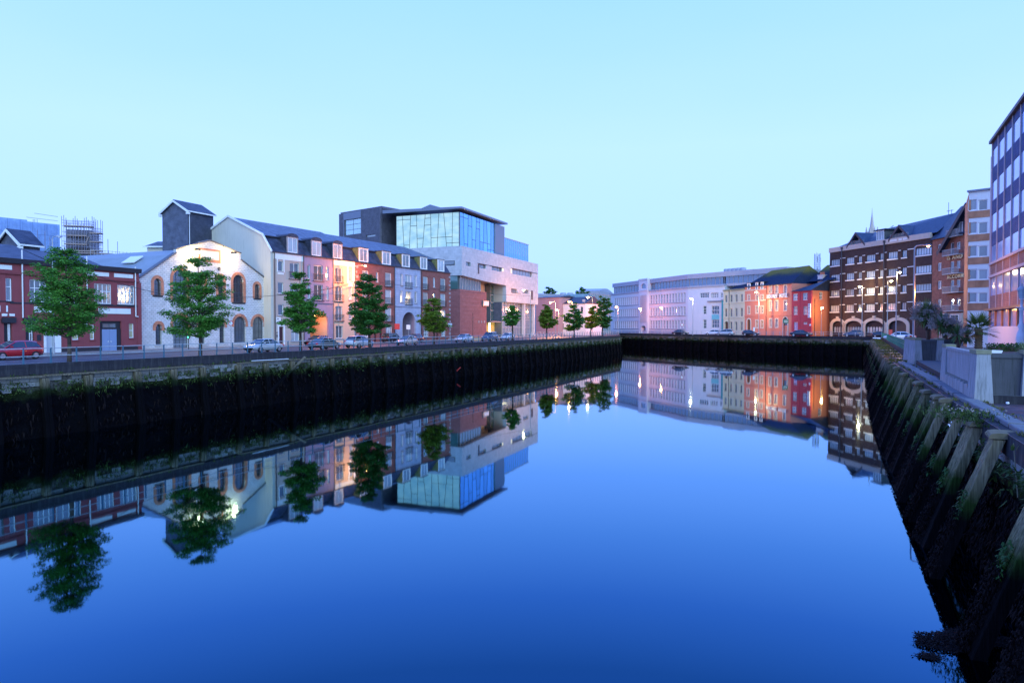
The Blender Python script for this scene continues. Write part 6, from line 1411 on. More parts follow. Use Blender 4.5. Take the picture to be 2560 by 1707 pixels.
planter(Vector((19.15, 28.1)), u1, v1, [0, 1.62, 3.3, 5.0], [0, 9.6], 'near concrete planter with tapered posts and a dark stained front panel')
planter(K(2288, 30.4), Vector((1, -.12)).normalized(), v1, [0, 1.75, 3.5], [0, 5.5], 'farther concrete planter with pale tapered posts beside the end of the green railing')
# ---- plants in the planters
M_cord = leafmat('cordyline_leaf', (.03, .075, .02), (.12, .20, .06), trans=.15, scale=2)
M_flow = leafmat('cream_flowers', (.17, .14, .12), (.40, .34, .30), trans=.2, scale=3)
M_dead = leafmat('dead_brown_leaf', (.10, .04, .015), (.22, .11, .04), trans=.1)
M_trunk = wall('fibrous_trunk', (.13, .085, .06), var=.5, scale=4, bump=.9, streak=.5, stain=(.05, .03, .02))
def sword(m, c, d, l, w, droop, rnd, n=4):
    d = d.normalized(); side = d.cross(Vector((0, 0, 1)))
    side = (side.normalized() if side.length > .01 else Vector((1, 0, 0))); pts = []; p = Vector(c); dd = Vector(d)
    for i in range(n + 1):
        ww = w * (1 - (i / n) ** 2 * .95) * (.6 + .8 * (i / n) if i / n < .5 else 1); pts.append((p - side * ww / 2, p + side * ww / 2)); p = p + dd * l / n; dd = (dd + Vector((0, 0, -droop / n))).normalized()
    vs = [q for pr in pts for q in pr]; m.add(vs, [(2 * i, 2 * i + 1, 2 * i + 3, 2 * i + 2) for i in range(n)])
def cordyline(P, zb, heads, label, nleaf=150, scale=1.0, trunk_r=.13, flow=14):
    rnd = random.Random(int(P.x * 10)); e = empty('cordyline_tree', (P.x, P.y, zb), 0, label, 'tree', 'flowering cordylines in the planters')
    t = MB(); 
    for (hx_, hy_, hz_, r_) in heads: t.tube((0, 0, -.2), (hx_ * .35, hy_ * .35, hz_ * .55), trunk_r, trunk_r * .8).tube((hx_ * .35, hy_ * .35, hz_ * .5), (hx_, hy_, hz_), trunk_r * .8, trunk_r * .55)
    t.build('trunk', M_trunk, e, smooth=True)
    m = MB(); fl_ = MB(); dd = MB()
    for (hx_, hy_, hz_, r_) in heads:
        c = Vector((hx_, hy_, hz_))
        for _ in range(nleaf):
            th = rnd.uniform(0, 2 * pi); ph = rnd.uniform(-.9, 1.4); d = Vector((cos(th) * cos(ph), sin(th) * cos(ph), sin(ph))); sword(m, c + d * .05, d, r_ * rnd.uniform(.75, 1.1), .055 * scale, rnd.uniform(.3, .9), rnd)
        for _ in range(nleaf // 4):
            th = rnd.uniform(0, 2 * pi); d = Vector((cos(th) * .6, sin(th) * .6, -1)); sword(dd, c, d, r_ * rnd.uniform(.5, .9), .05 * scale, .2, rnd)
        for _ in range(flow):
            th = rnd.uniform(0, 2 * pi); ph = rnd.uniform(-.1, 1.0); d = Vector((cos(th) * cos(ph), sin(th) * cos(ph), sin(ph))); p = c + d * r_ * rnd.uniform(.35, .6)
            for _ in range(45):
                q_ = p + d * rnd.uniform(0, .45) * r_ + Vector((rnd.gauss(0, .09), rnd.gauss(0, .09), rnd.gauss(0, .08))) * r_; a_ = rnd.uniform(0, pi); s_ = .035 * scale * rnd.uniform(.6, 1.4)
                fl_.add([q_ + Vector((cos(a_), 0, sin(a_))) * s_, q_ + Vector((-sin(a_), .3, cos(a_))) * s_, q_ - Vector((cos(a_), 0, sin(a_))) * s_, q_ - Vector((-sin(a_), .3, cos(a_))) * s_], [(0, 1, 2, 3)])
    m.build('leaves', M_cord, e, kind='stuff'); dd.build('dead_leaves', M_dead, e, kind='stuff'); fl_.build('flowers', M_flow, e, kind='stuff')
def atk(x, k, dx=0): p = K(x, k); return p
cordyline(K(2321, 28), 1.5, [(-.25, 0, 2.55, 1.35), (.35, .2, 2.15, 1.15), (-.5, -.1, 1.9, 1.0)], 'tall cordyline with a bare stem and cream flower heads, left of the planters', 190, 1.5)
cordyline(K(2363, 29), 1.2, [(-.4, 0, 1.55, 1.15), (.45, .1, 1.5, 1.2), (0, .2, 1.95, 1.0), (1.2, .3, .95, 1.0)], 'broad low cordyline with cream flower heads and brown skirts in the middle', 150, 1.5, flow=10)
cordyline(K(2395, 31), 1.2, [(0, 0, .9, 1.0), (.9, .2, .7, .9)], 'small shaggy cordyline squeezed behind the fan palm', 120, 1.4, flow=5)
# fan palm
M_palm = leafmat('fan_palm_leaf', (.03, .07, .012), (.12, .15, .03), trans=.2, scale=1.5)
pp = K(2447, 46); zbp = 1.1
ep = empty('fan_palm', (pp.x, pp.y, zbp), 0, 'fan palm with a stout shaggy trunk standing in the near planter', 'palm tree')
t = MB(); rnd = random.Random(6); hT = 1.55
for i in range(13): z0 = -.2 + (hT + .2) * i / 13; t.lathe([(.15 + rnd.uniform(0, .02), z0), (.20 + rnd.uniform(-.01, .03), z0 + .1), (.15, z0 + .14)], 10, (0, 0, 0))
t.build('trunk', M_trunk, ep)
for i in range(34):
    th = 2.4 * i; ph = 1.25 - 1.75 * i / 34; d = Vector((cos(th) * cos(ph), sin(th) * cos(ph), sin(ph))); st = Vector((0, 0, hT - .05)); en = st + d * rnd.uniform(.45, .62) + Vector((0, 0, -.05))
    m = MB(); m.tube(st, en, .014, .01, n=4)
    side = d.cross(Vector((0, 0, 1))).normalized(); up = side.cross(d)
    for k in range(22):
        a_ = (k / 21 - .5) * 3.6; dd_ = d * cos(a_) + side * sin(a_) + up * .12 * abs(sin(a_)); sword(m, en, dd_, rnd.uniform(.5, .68) * (1 - .15 * abs(a_) / 1.8), .05, rnd.uniform(.25, .6), rnd, 3)
    m.build('frond', M_palm if ph > -.25 else M_dead, ep)
p2_ = K(2566, 60); ep2 = empty('spiky_yucca', (p2_.x, p2_.y, 1.3), 0, 'spiky pale-green yucca drooping over the planter rim at the right edge', 'plant')
m = MB()
for _ in range(160): th = rnd.uniform(0, 2 * pi); ph = rnd.uniform(-.3, 1.2); sword(m, (0, 0, .35), Vector((cos(th) * cos(ph), sin(th) * cos(ph), sin(ph))), rnd.uniform(.5, .85), .05, rnd.uniform(.6, 1.6), rnd)
m.build('leaves', leafmat('yucca_leaf', (.05, .09, .03), (.22, .25, .12), trans=.2), ep2, kind='stuff')
# hedge behind
ph_ = K(2500, 44); eh = empty('hedge', (ph_.x, ph_.y, .9), atan2(-.12, 1), 'dark leafy hedge between the fan palm and the ornate white lantern', 'hedge')
m = MB(); 
for _ in range(5200):
    p = Vector((rnd.uniform(-.5, 2.6), rnd.uniform(-.4, .6), rnd.uniform(0, .82 + .12 * sin(rnd.random() * 9)))); n_ = Vector((rnd.gauss(0, 1), rnd.gauss(0, 1), rnd.gauss(.4, 1))).normalized(); a_ = n_.orthogonal().normalized() * .05; b_ = n_.cross(a_) * .8
    m.add([p - a_, p + b_, p + a_, p - b_], [(0, 1, 2, 3)])
m.build('leaves', leafmat('hedge_leaf', (.012, .05, .008), (.07, .14, .03), trans=.2, scale=3), eh, kind='stuff'); MB().box(-.4, -.25, -.2, 2.5, .45, .7).build('stems', M_trunk, eh)
p = K(2482, 56); et = empty('white_trough', (p.x, p.y, 0), 0, 'white trapezoid trough behind the mossy-topped corner post', 'planter')
MB().add([(-.27, -.2, 1.42), (.2, -.2, 1.42), (.2, .2, 1.42), (-.27, .2, 1.42), (-.30, -.24, 1.72), (.30, -.24, 1.72), (.30, .24, 1.72), (-.30, .24, 1.72)], [(0, 1, 5, 4), (1, 2, 6, 5), (2, 3, 7, 6), (3, 0, 4, 7), (0, 3, 2, 1)]).box(-.26, -.2, 1.2, .15, .2, 1.42).build('trough', W_white, et); MB().box(-.26, -.2, 1.66, .26, .2, 1.68).build('soil', M_dead, et)
# litter and rope on the ledge
for i, (x, y, z) in enumerate(((2519, 1010, -.30),)):
    p = G(x, y, z); MB().lathe([(.03, 0), (.06, .02), (.06, .07), (.03, .09)], 10).build('bottle_cap', W_white, loc=tuple(p), label='small bright white ball lying on the red paving by the planter', cat='litter')
p = G(2502, 1100, -.45)
MB().path([tuple(p + Vector((-.0, -.5, 0))), tuple(p + Vector((.02, -.55, -.6))), tuple(p + Vector((.0, -.7, -1.5)))], .015).build('rope', wall('old_rope', (.22, .19, .12), var=.3), label='old rope hanging down the face of a pale raked pile', cat='rope')
m = MB(); pc = G(2425, 1030, -.2)
for _ in range(42):
    q_ = pc + Vector((rnd.gauss(0, .35), rnd.gauss(0, .8), rnd.uniform(0, .16))); m.lathe([(.01, -.03), (.035, 0), (.01, .03)], 6, tuple(q_))
m.build('flower_heads', M_flow, label='white and rusty flower heads growing over the quay edge by the planter', cat='flowers', kind='stuff')
m = MB()
for _ in range(260): q_ = pc + Vector((rnd.gauss(0, .4), rnd.gauss(0, .9), rnd.uniform(-.35, .0))); blades(m, q_, 4, .2, .03, up=.8, rnd=rnd)
m.build('edge_weeds', M_weedg, kind='stuff', label='weeds hanging over the grey edge stones below the near planter', cat='weeds')
# ================================================================== trees
M_bark = wall('tree_bark', (.075, .055, .045), var=.4, scale=5, bump=.9, streak=.4, stain=(.03, .03, .02))
M_lf = leafmat('lime_leaf', (.020, .10, .014), (.12, .33, .045), trans=.28, scale=.9)
M_lfd = leafmat('dark_lime_leaf', (.014, .075, .014), (.075, .22, .035), trans=.25, scale=.9)
M_lfy = leafmat('yellowing_leaf', (.045, .11, .010), (.20, .29, .03), trans=.3, scale=.9)
def tree(P, x0, x1, y0, y1, label, mat=None, seed=1, leaf=.13, n=9000, tiers=9, shape=None, zbase=.08, name='street_tree', tr=.13, group='street trees on the left quay'):
    """tiered crown fitted to its real height and spread; P is the foot"""
    rnd = random.Random(seed); k = F / P.y
    zt, zb = at_depth((x0 + x1) / 2, y0, P.y).z, at_depth((x0 + x1) / 2, y1, P.y).z
    R = (x1 - x0) / 2 / k; cxo = ((x0 + x1) / 2 - (P.x / P.y * F + 1280)) / k; H = zt - zb
    e = empty(name, (P.x, P.y, zbase), rnd.uniform(0, .01), label, 'tree', group)
    zt -= zbase; zb -= zbase; shape = shape or [(0, .55), (.12, .9), (.3, 1.0), (.5, .82), (.7, .62), (.88, .36), (1, .08)]
    def rad(t):
        for (a, ra), (b, rb) in zip(shape[:-1], shape[1:]):
            if a <= t <= b: return ra + (rb - ra) * (t - a) / (b - a)
        return .1
    t = MB(); lean = Vector((cxo, 0, 0)); top = Vector((cxo * .8, 0, zt - H * .08)); pts = [Vector((0, 0, -.05)), Vector((rnd.uniform(-.05, .05), 0, zb * .6)), Vector((cxo * .3, 0, zb + H * .15)), Vector((cxo * .6, 0, zb + H * .55)), top]
    rr = [tr * 1.3, tr, tr * .85, tr * .5, .03]
    for a, b, ra, rb in zip(pts[:-1], pts[1:], rr[:-1], rr[1:]): t.tube(a, b, ra, rb, 9)
    t.build('trunk', M_bark, e, smooth=True)
    br = MB(); lf = MB(); clumps = []
    for i in range(tiers):
        tt = (i + .5) / tiers; z = zb + H * tt; m = max(3, int(3 + 7 * rad(tt)))
        for j in range(m):
            a = 2 * pi * j / m + rnd.uniform(-.5, .5) + i * 1.1; r = R * rad(tt) * rnd.uniform(.55, 1.08)
            if rnd.random() < .12: continue
            c = Vector((cxo * (.3 + .5 * tt) + cos(a) * r, sin(a) * r, z + rnd.uniform(-.3, .35) * H / tiers * 2)); base = Vector((cxo * .4, 0, max(zb * .8, z - r * .55)))
            br.tube(base, c, .035 * (1 + R / 4), .008, 5, caps=False)
            for q in range(3):
                f_ = .55 + .45 * q / 2; cc = base.lerp(c, f_) + Vector((rnd.gauss(0, .12), rnd.gauss(0, .12), rnd.gauss(0, .08))) * R * .5
                clumps.append((cc, R * rnd.uniform(.17, .30) * (1.1 - .3 * tt)))
    br.build('limbs', M_bark, e)
    wts = [c[1] ** 2 for c in clumps]; tot = sum(wts)
    for (c, r), w in zip(clumps, wts):
        for _ in range(int(1.5 * n * w / tot)):
            d = Vector((rnd.gauss(0, 1), rnd.gauss(0, 1), rnd.gauss(0, 1))).normalized() * r * rnd.random() ** .45; d.z *= .42
            d.z -= .10 * (d.x ** 2 + d.y ** 2) / max(r, .1)
            p = c + d; nn = Vector((rnd.gauss(0, .55), rnd.gauss(0, .55), 1)).normalized(); a_ = nn.orthogonal(); ang = rnd.uniform(0, 2 * pi); a_ = (a_ * cos(ang) + nn.cross(a_) * sin(ang)).normalized() * leaf * rnd.uniform(.45, 1.0); b_ = nn.cross(a_) * .6
            lf.add([p - a_, p + b_, p + a_, p - b_], [(0, 1, 2, 3)])
    lf.build('crown', mat or M_lf, e, kind='stuff')
    return e
TC = 54.7
def LT(x): return L(x, TC)
tree(LT(172), 76, 255, 612, 830, 'wide tiered street tree in front of the maroon shops, leftmost of the row', M_lf, 1, .12, 15000, 10, shape=[(0, .62), (.12, .92), (.28, 1.0), (.42, .84), (.55, .72), (.68, .80), (.8, .56), (.92, .34), (1, .12)], tr=.13)
tree(LT(500), 415, 577, 644, 832, 'street tree in front of the floodlit stone hall', M_lf, 2, .13, 14000, 9, tr=.14, shape=[(0, .7), (.12, 1.0), (.3, .96), (.5, .84), (.7, .72), (.88, .42), (1, .12)])
tree(LT(751), 700, 801, 686, 822, 'street tree in front of the mauve archway bay', M_lf, 3, .15, 10000, 9, tr=.13)
tree(LT(924), 866, 968, 690, 828, 'dense upright street tree in front of the red brick bay under the orange lamp', M_lfd, 4, .17, 13000, 9, tr=.16, shape=[(0, .5), (.08, .8), (.22, 1), (.4, .82), (.6, .7), (.8, .6), (.93, .38), (1, .12)])
tree(LT(1085), 1043, 1122, 740, 825, 'smaller street tree before the last brick bay of the apartments', M_lfy, 5, .18, 7000, 8, tr=.12)
tree(LT(1281), 1258, 1304, 763, 811, 'small street tree in front of the music school glass corner', M_lf, 6, .2, 4200, 7, tr=.16)
tree(L(1367, 57), 1342, 1393, 762, 818, 'round street tree under the brightest orange lamp', M_lfy, 7, .24, 5000, 7, tr=.14)
tree(L(1435, 57), 1406, 1462, 762, 823, 'spreading tree in front of the white rendered house', M_lfd, 8, .26, 5000, 7, tr=.16)
tree(L(1477, 57.5), 1460, 1510, 768, 820, 'low yellowing tree between the spreading tree and the tallest one', M_lfy, 9, .26, 4200, 6, tr=.16)
tree(L(1506, 57), 1486, 1536, 742, 814, 'tallest dark tree at the bend, in front of the green glass block', M_lfd, 10, .28, 6000, 8, tr=.18, shape=[(0, .5), (.15, .9), (.3, 1), (.5, .8), (.8, .75), (.93, .6), (1, .3)])
for x, y0, y1, w, lab, sd in ((1376, 718, 775, 44, 'round dark tree on the skyline behind the brightest orange lamp', 21), (1458, 720, 772, 42, 'dark treetop on the skyline behind the brick tower', 22)):
    tree(K(x, 6.1), x - w / 2, x + w / 2, y0, y1, lab, M_lfd, sd, .45, 3500, 6, shape=[(0, .8), (.3, 1), (.6, .95), (.85, .7), (1, .35)], name='skyline_tree', tr=.3, group='distant trees on the skyline')
# bare sapling by the music school
p = L(1182, 62); e = empty('bare_sapling', (p.x, p.y, 0), 0, 'thin bare sapling in front of the terracotta wall', 'tree'); k = F / p.y; H = (847 - 775) / k; m = MB().tube((0, 0, 0), (0, 0, H), .05, .015, 5)
rnd = random.Random(2); m.build('trunk', M_bark, e); m = MB()
for i in range(22): z = H * rnd.uniform(.35, .95); a = rnd.uniform(0, 6.28); m.tube((0, 0, z), (cos(a) * .6 * (1 - z / H + .3), sin(a) * .6, z + .5), .012, .004, 4)
m.build('twigs', M_bark, e)
# ================================================================== cars
M_tyre = plain('tyre_rubber', (.012, .012, .013), .8); M_rim = plain('alloy_rim', (.45, .45, .47), .3, .8); M_cglass = plain('car_glass', (.02, .03, .035), .05, 0, .9)
M_tail = glow('tail_lamp_red', (.5, .02, .02), .25); M_head = plain('headlamp_glass', (.6, .62, .65), .1, 0, .9); M_plate = plain('number_plate', (.6, .6, .55), .5); M_trimb = plain('black_trim', (.015, .015, .017), .6)
def paint(name, col): return plain(name, col, .28, .15, .6, 1.0)
PROF = {   # (x, half width at sill, shoulder height, half width at shoulder) body stations; roof stations (x, z, half width)
 'saloon': dict(L=4.55, W=1.76, body=[(0, .55, .78, .62), (.18, .45, .86, .80), (.7, .25, .97, .87), (1.15, .25, .99, .88), (1.9, .22, 1.0, .88), (3.1, .22, .98, .88), (3.45, .25, .92, .87), (4.1, .28, .82, .84), (4.42, .36, .70, .72), (4.55, .45, .6, .55)],
              roof=[(.75, 1.0, .72), (1.35, 1.37, .58), (1.7, 1.43, .57), (2.5, 1.43, .57), (2.8, 1.37, .58), (3.5, .93, .74)], wheels=(.85, 3.55)),
 'hatch': dict(L=4.0, W=1.72, body=[(0, .5, .85, .68), (.12, .35, .98, .80), (.6, .25, 1.0, .86), (1.2, .25, 1.0, .86), (2.4, .22, .97, .86), (2.95, .24, .93, .85), (3.55, .28, .82, .82), (3.88, .36, .68, .70), (4.0, .45, .58, .52)],
              roof=[(.12, 1.0, .70), (.45, 1.38, .58), (.9, 1.48, .57), (1.8, 1.48, .57), (2.15, 1.42, .58), (3.0, .94, .73)], wheels=(.72, 3.2)),
 'suv': dict(L=4.3, W=1.8, body=[(0, .5, .95, .74), (.1, .35, 1.1, .85), (.6, .32, 1.12, .89), (2.6, .32, 1.08, .89), (3.2, .32, 1.02, .88), (3.95, .34, .95, .85), (4.2, .42, .8, .76), (4.3, .5, .7, .6)],
              roof=[(.08, 1.1, .76), (.3, 1.62, .66), (.7, 1.72, .66), (2.3, 1.72, .66), (2.55, 1.66, .66), (3.25, 1.06, .78)], wheels=(.8, 3.45)),
 'mpv': dict(L=4.6, W=1.82, body=[(0, .5, .95, .72), (.12, .35, 1.02, .84), (.6, .25, 1.02, .89), (2.6, .25, 1.02, .89), (3.4, .25, .96, .88), (4.2, .3, .8, .82), (4.48, .38, .66, .70), (4.6, .46, .56, .52)],
              roof=[(.1, 1.0, .74), (.4, 1.52, .62), (.8, 1.64, .62), (2.2, 1.62, .62), (2.7, 1.5, .62), (3.85, .9, .76)], wheels=(.85, 3.75)),
}
CARM = {}
def car(P, heading, kind, mat, label, sc=1.0, group='cars parked along the quays', lights=True):
    """P: world point below the middle of the car; heading: direction the nose points"""
    pr = PROF[kind]; Ln = pr['L']; rz = atan2(heading.y, heading.x)
    e = empty('parked_car', (P.x, P.y, .01), rz, label, 'car', group); e.scale = (sc, sc, sc)
    if kind not in CARM:
        def loft(st, fn, close=True):
            m = MB(); rows = [fn(*s) for s in st]; n = len(rows[0]); vs = [p for r_ in rows for p in r_]; fs = [(i * n + j, i * n + (j + 1) % n, (i + 1) * n + (j + 1) % n, (i + 1) * n + j) for i in range(len(rows) - 1) for j in range(n)]
            fs += [tuple(range(n - 1, -1, -1)), tuple(range((len(rows) - 1) * n, len(rows) * n))]; m.add(vs, fs); return m
        hx_ = Ln / 2
        b_ = loft(pr['body'], lambda x, zb, zt, w: [(x - hx_, -w * .86, zb), (x - hx_, -w, zb + .12), (x - hx_, -w * 1.0, zt - .22), (x - hx_, -w * .93, zt - .05), (x - hx_, -w * .7, zt), (x - hx_, w * .7, zt), (x - hx_, w * .93, zt - .05), (x - hx_, w, zt - .22), (x - hx_, w, zb + .12), (x - hx_, w * .86, zb)])
        R_ = pr['roof']
        c_ = MB(); base = lambda x: max(.6, next((s[2] for s in pr['body'] if s[0] >= x), .9)) - .04
        vs = []; 
        for x, z, w in R_: vs += [(x - hx_, -.8 if z > 1.15 else -w, base(x)), (x - hx_, -w, z - .05), (x - hx_, -w + .1, z), (x - hx_, w - .1, z), (x - hx_, w, z - .05), (x - hx_, .8 if z > 1.15 else w, base(x))]
        fs = [(i * 6 + j, i * 6 + j + 1, (i + 1) * 6 + j + 1, (i + 1) * 6 + j) for i in range(len(R_) - 1) for j in range(5)]; c_.add(vs, fs)
        r1, r2 = R_[1], R_[-2]
        rp = MB(); vs = []
        for x, z, w in R_[1:-1]: vs += [(x - hx_, -w - .02, z - .08), (x - hx_, -w + .08, z + .02), (x - hx_, w - .08, z + .02), (x - hx_, w + .02, z - .08)]
        n_ = len(R_) - 2; rp.add(vs, [(i * 4 + j, i * 4 + j + 1, (i + 1) * 4 + j + 1, (i + 1) * 4 + j) for i in range(n_ - 1) for j in range(3)])
        pl = MB()
        for sg in (-1, 1):
            for (xa, za, wa), (xb, zb, wb) in ((R_[0], R_[1]), (R_[-1], R_[-2])): pl.tube((xa - hx_, sg * (wa + .02), za - .03), (xb - hx_, sg * (wb + .01), zb - .05), .045, n=5)
            xm = (R_[1][0] + R_[-2][0]) / 2 + .1; pl.tube((xm - hx_, sg * .81, base(xm)), (xm - hx_, sg * (R_[2][2] + .01), R_[2][1] - .06), .035, n=5)
        wh = MB().lathe([(.20, -.10), (.31, -.10), (.325, -.06), (.325, .06), (.31, .10), (.20, .10)], 18); rm = MB().lathe([(.05, -.112), (.2, -.105), (.2, .105), (.05, .112)], 10)
        for m_ in (wh, rm): m_.v = [(x, z, y) for x, y, z in m_.v]
        hl = MB().box(-.03, -.16, -.07, .05, .16, .07)
        CARM[kind] = (b_, c_, rp, pl, wh.mesh('tyre', M_tyre), rm.mesh('rim', M_rim), hl, MB().box(0, -.26, -.05, .015, .26, .05).mesh('number_plate', M_plate), c_.mesh('glasshouse', M_cglass))
    b_, c_, rp, pl, wh, rm, hl, npl, cg = CARM[kind]; key = (kind, mat.name)
    if key not in CARM: CARM[key] = (b_.mesh('body', mat, True), rp.mesh('roof_panel', mat, True), pl.mesh('pillars', mat))
    B_, RP, PL = CARM[key]
    link('body', B_, e); link('windows', cg, e); link('roof_panel', RP, e); link('pillars', PL, e)
    hx_ = Ln / 2
    for wx in pr['wheels']:
        for sg in (-1, 1):
            w_ = link('wheel', wh, e, loc=(wx - hx_, sg * (pr['W'] / 2 - .09), .325)); link('rim', rm, w_)
            link('wheel_arch', ARCHM, e, loc=(wx - hx_, sg * (pr['W'] / 2 - .012), .34))
    zf = pr['body'][-3][2] - .14
    for sg in (-1, 1):
        MB().box(hx_ - .36, sg * .42, zf - .06, hx_ - .10, sg * .72, zf + .07).build('headlight', M_head, e)
        MB().box(-hx_ + .02, sg * .46, pr['body'][1][2] - .22, -hx_ + .2, sg * .76, pr['body'][1][2] - .05).build('taillight', M_tail, e)
        MB().box(pr['roof'][-1][0] - hx_ - .5, sg * .86, .98, pr['roof'][-1][0] - hx_ - .35, sg * 1.0, 1.1).build('wing_mirror', mat, e)
    link('number_plate', npl, e, loc=(hx_ - .06, 0, .48)); link('number_plate', npl, e, loc=(-hx_ + .0, 0, .62))
    MB().box(hx_ - .08, -.5, .32, hx_ - .02, .5, .42).box(-hx_ + .02, -.6, .3, -hx_ + .08, .6, .4).build('bumper_trim', M_trimb, e, kind='stuff')
    return e
am = MB()
for i in range(10): a0, a1 = pi * i / 10, pi * (i + 1) / 10; am.add([(cos(a0) * .36, 0, sin(a0) * .36), (cos(a1) * .36, 0, sin(a1) * .36), (cos(a1) * .40, 0, sin(a1) * .40), (cos(a0) * .40, 0, sin(a0) * .40)], [(0, 1, 2, 3)])
am.box(-.37, -.02, -.1, .37, .02, .0)
ARCHM = am.mesh('wheel_arch', M_trimb)
def carL(x0, x1, c): a, b = L(x0, c), L(x1, c); return (a + b) / 2
P_red = paint('car_red', (.45, .012, .018)); P_sil = paint('car_silver', (.42, .44, .46)); P_olv = paint('car_olive_grey', (.13, .125, .11)); P_wht = paint('car_white', (.62, .63, .65)); P_blk = paint('car_black', (.015, .015, .022)); P_blu = paint('car_dark_blue', (.02, .04, .10)); P_pnk = paint('car_pale_gold', (.50, .42, .40)); P_drd = paint('car_dark_red', (.16, .02, .02))
car(carL(-40, 95, 66.5), -QU, 'hatch', P_red, 'bright red hatchback parked outside the maroon shops', 1.05)
car(carL(625, 690, 58.2), -QU, 'saloon', P_sil, 'silver saloon facing left, in front of the stone hall right corner')
car(carL(783, 838, 57.6), QU, 'saloon', P_olv, 'olive-grey saloon with its boot to the camera, in front of the mauve archway')
car(carL(876, 921, 57.4), QU, 'hatch', P_wht, 'white hatchback seen from behind under the dense upright tree', 1.05)
car(carL(960, 1000, 69), QU, 'suv', P_blk, 'dark tall hatchback on the far kerb beside the red brick bay', .95)
car(carL(999, 1034, 58.6), -QU, 'hatch', P_pnk, 'small pale car facing left in front of the blue-grey bay archway', .95)
car(carL(1022, 1046, 66), -QU, 'hatch', P_drd, 'dark red car tucked behind the small pale car', 1.0)
car(carL(772, 812, 70.2), -QU, 'hatch', P_drd, 'dark red car standing at the orange-lit archway gate', 1.0)
car(carL(1144, 1177, 58.8), -QU, 'saloon', P_sil, 'silver car in front of the terracotta wall of the music school')
car(carL(1211, 1238, 59), -QU, 'suv', P_blu, 'dark blue off-roader by the lit music school entrance')
car(carL(1255, 1281, 59), -QU, 'hatch', P_wht, 'white hatchback right of the dark blue off-roader')
qd2 = (Q2 - Q1).normalized(); qd1 = (Q1 - P2).normalized()
def carF(x, k, d, kind, mat, lab, sc=1.15): car(K(x, k), d, kind, mat, lab, sc, 'cars on the far quay')
hd = Vector((1, -.55)).normalized()
carF(1701, 7.9, hd, 'saloon', P_blk, 'black saloon in front of the right end of the white offices')
carF(1782, 8.35, -hd, 'hatch', P_wht, 'white hatchback half hidden behind the silver people carrier')
carF(1812, 8.5, -hd, 'mpv', P_sil, 'silver people carrier in front of the cream townhouse')
carF(1877, 8.7, hd, 'hatch', P_blk, 'dark hatchback in front of the left half of the pink hotel')
carF(2003, 9.4, hd, 'saloon', P_blk, 'black car with a shiny roof in front of the crimson annexe', 1.25)
carF(2134, 9.9, -hd, 'hatch', P_blu, 'dark blue car in front of the second stone arch', 1.2)
carF(2203, 10.4, hd, 'hatch', P_blk, 'small black hatchback at the start of the green railing', 1.0)
carF(2249, 13.2, -hd, 'saloon', P_wht, 'long white saloon behind the green railing', 1.2)
p = K(1192, 13.4); MB().box(-.75, -.45, 0, .75, .45, .62).box(-.8, -.5, .62, .8, .5, .68).build('timber_box', wall('pale_box_wood', (.42, .30, .20), var=.3), label='low pale timber box between the silver car and the dark off-roader', cat='box', loc=(p.x, p.y, .05))
# ================================================================== street lamps
PINKS = (1, .26, .15)
def lamp(P, x, ytop, armx, label, col, energy, head='arm', base=0.0, r=.07, glowm=None, lit=True, dz=0, name='street_lamp', pm=None):
    """post at P, its arm reaching to picture column armx at the lamp's own depth"""
    zt = at_depth(x, ytop, P.y).z - base; k = F / P.y; arm = (armx - x) / k
    e = empty(name, (P.x, P.y, base), 0, label, 'street lamp', 'street lamps'); pm = pm or M_lpost
    MB().tube((0, 0, 0), (0, 0, 1.2), r * 1.5, r * 1.4).tube((0, 0, 1.2), (0, 0, zt), r * 1.05, r * .7).build('post', pm, e, smooth=False)
    sg = 1 if arm >= 0 else -1
    if abs(arm) > .25:
        pts = [(0, 0, zt), (arm * .15, 0, zt + .18), (arm * .5, 0, zt + .25), (arm * .85, 0, zt + .22)]; MB().path(pts, r * .55).build('arm', pm, e)
    hx_, hz_ = arm, zt + (.18 if abs(arm) > .25 else .05)
    L_ = max(.55, 3.2 / k * 1.2)
    MB().add([(hx_ - L_ * .5, -.13, hz_), (hx_ + L_ * .5, -.13, hz_), (hx_ + L_ * .5, .13, hz_), (hx_ - L_ * .5, .13, hz_), (hx_ - L_ * .35, -.09, hz_ + .16), (hx_ + L_ * .35, -.09, hz_ + .16), (hx_ + L_ * .35, .09, hz_ + .16), (hx_ - L_ * .35, .09, hz_ + .16)], [(0, 1, 5, 4), (1, 2, 6, 5), (2, 3, 7, 6), (3, 0, 4, 7), (4, 5, 6, 7), (0, 3, 2, 1)]).build('lamp_head', pm, e)
    b = MB(); rb = max(.14, 3.4 / k); b.lathe([(.02, -rb * .9), (rb * .7, -rb * .6), (rb, -rb * .1), (rb * .9, .0)], 12, (hx_, 0, hz_ - .01)); b.build('bulb_cover', glowm if lit else M_head, e, smooth=True)
    if lit: point((hx_, -.1, hz_ - rb - .25 - dz), energy, col, .15, e)
    return e
M_lpost = plain('galvanised_post', (.33, .35, .38), .5, .3); M_lblk = plain('black_post', (.03, .03, .035), .5)
GO = glow('sodium_lamp', (1, .45, .14), 32); GW = glow('warm_white_lamp', (1, .80, .42), 32)
lamp(L(887, 72), 887, 667, 914, 'orange street lamp on an arm over the red brick bay', (1, .30, .07), 4600, dz=.8, glowm=GO)
lamp(L(1326, 57), 1326, 727, 1309, 'tall grey street lamp with left arm at the music school corner', WARM, 500, glowm=GW)
lamp(L(1389, 62), 1389, 757, 1376, 'brightest orange street lamp above the round tree', SODIUM, 9000, glowm=GO)
lamp(L(1397, 72), 1397, 775, 1391, 'small orange lamp just right of the brightest one', SODIUM, 5500, glowm=GO)
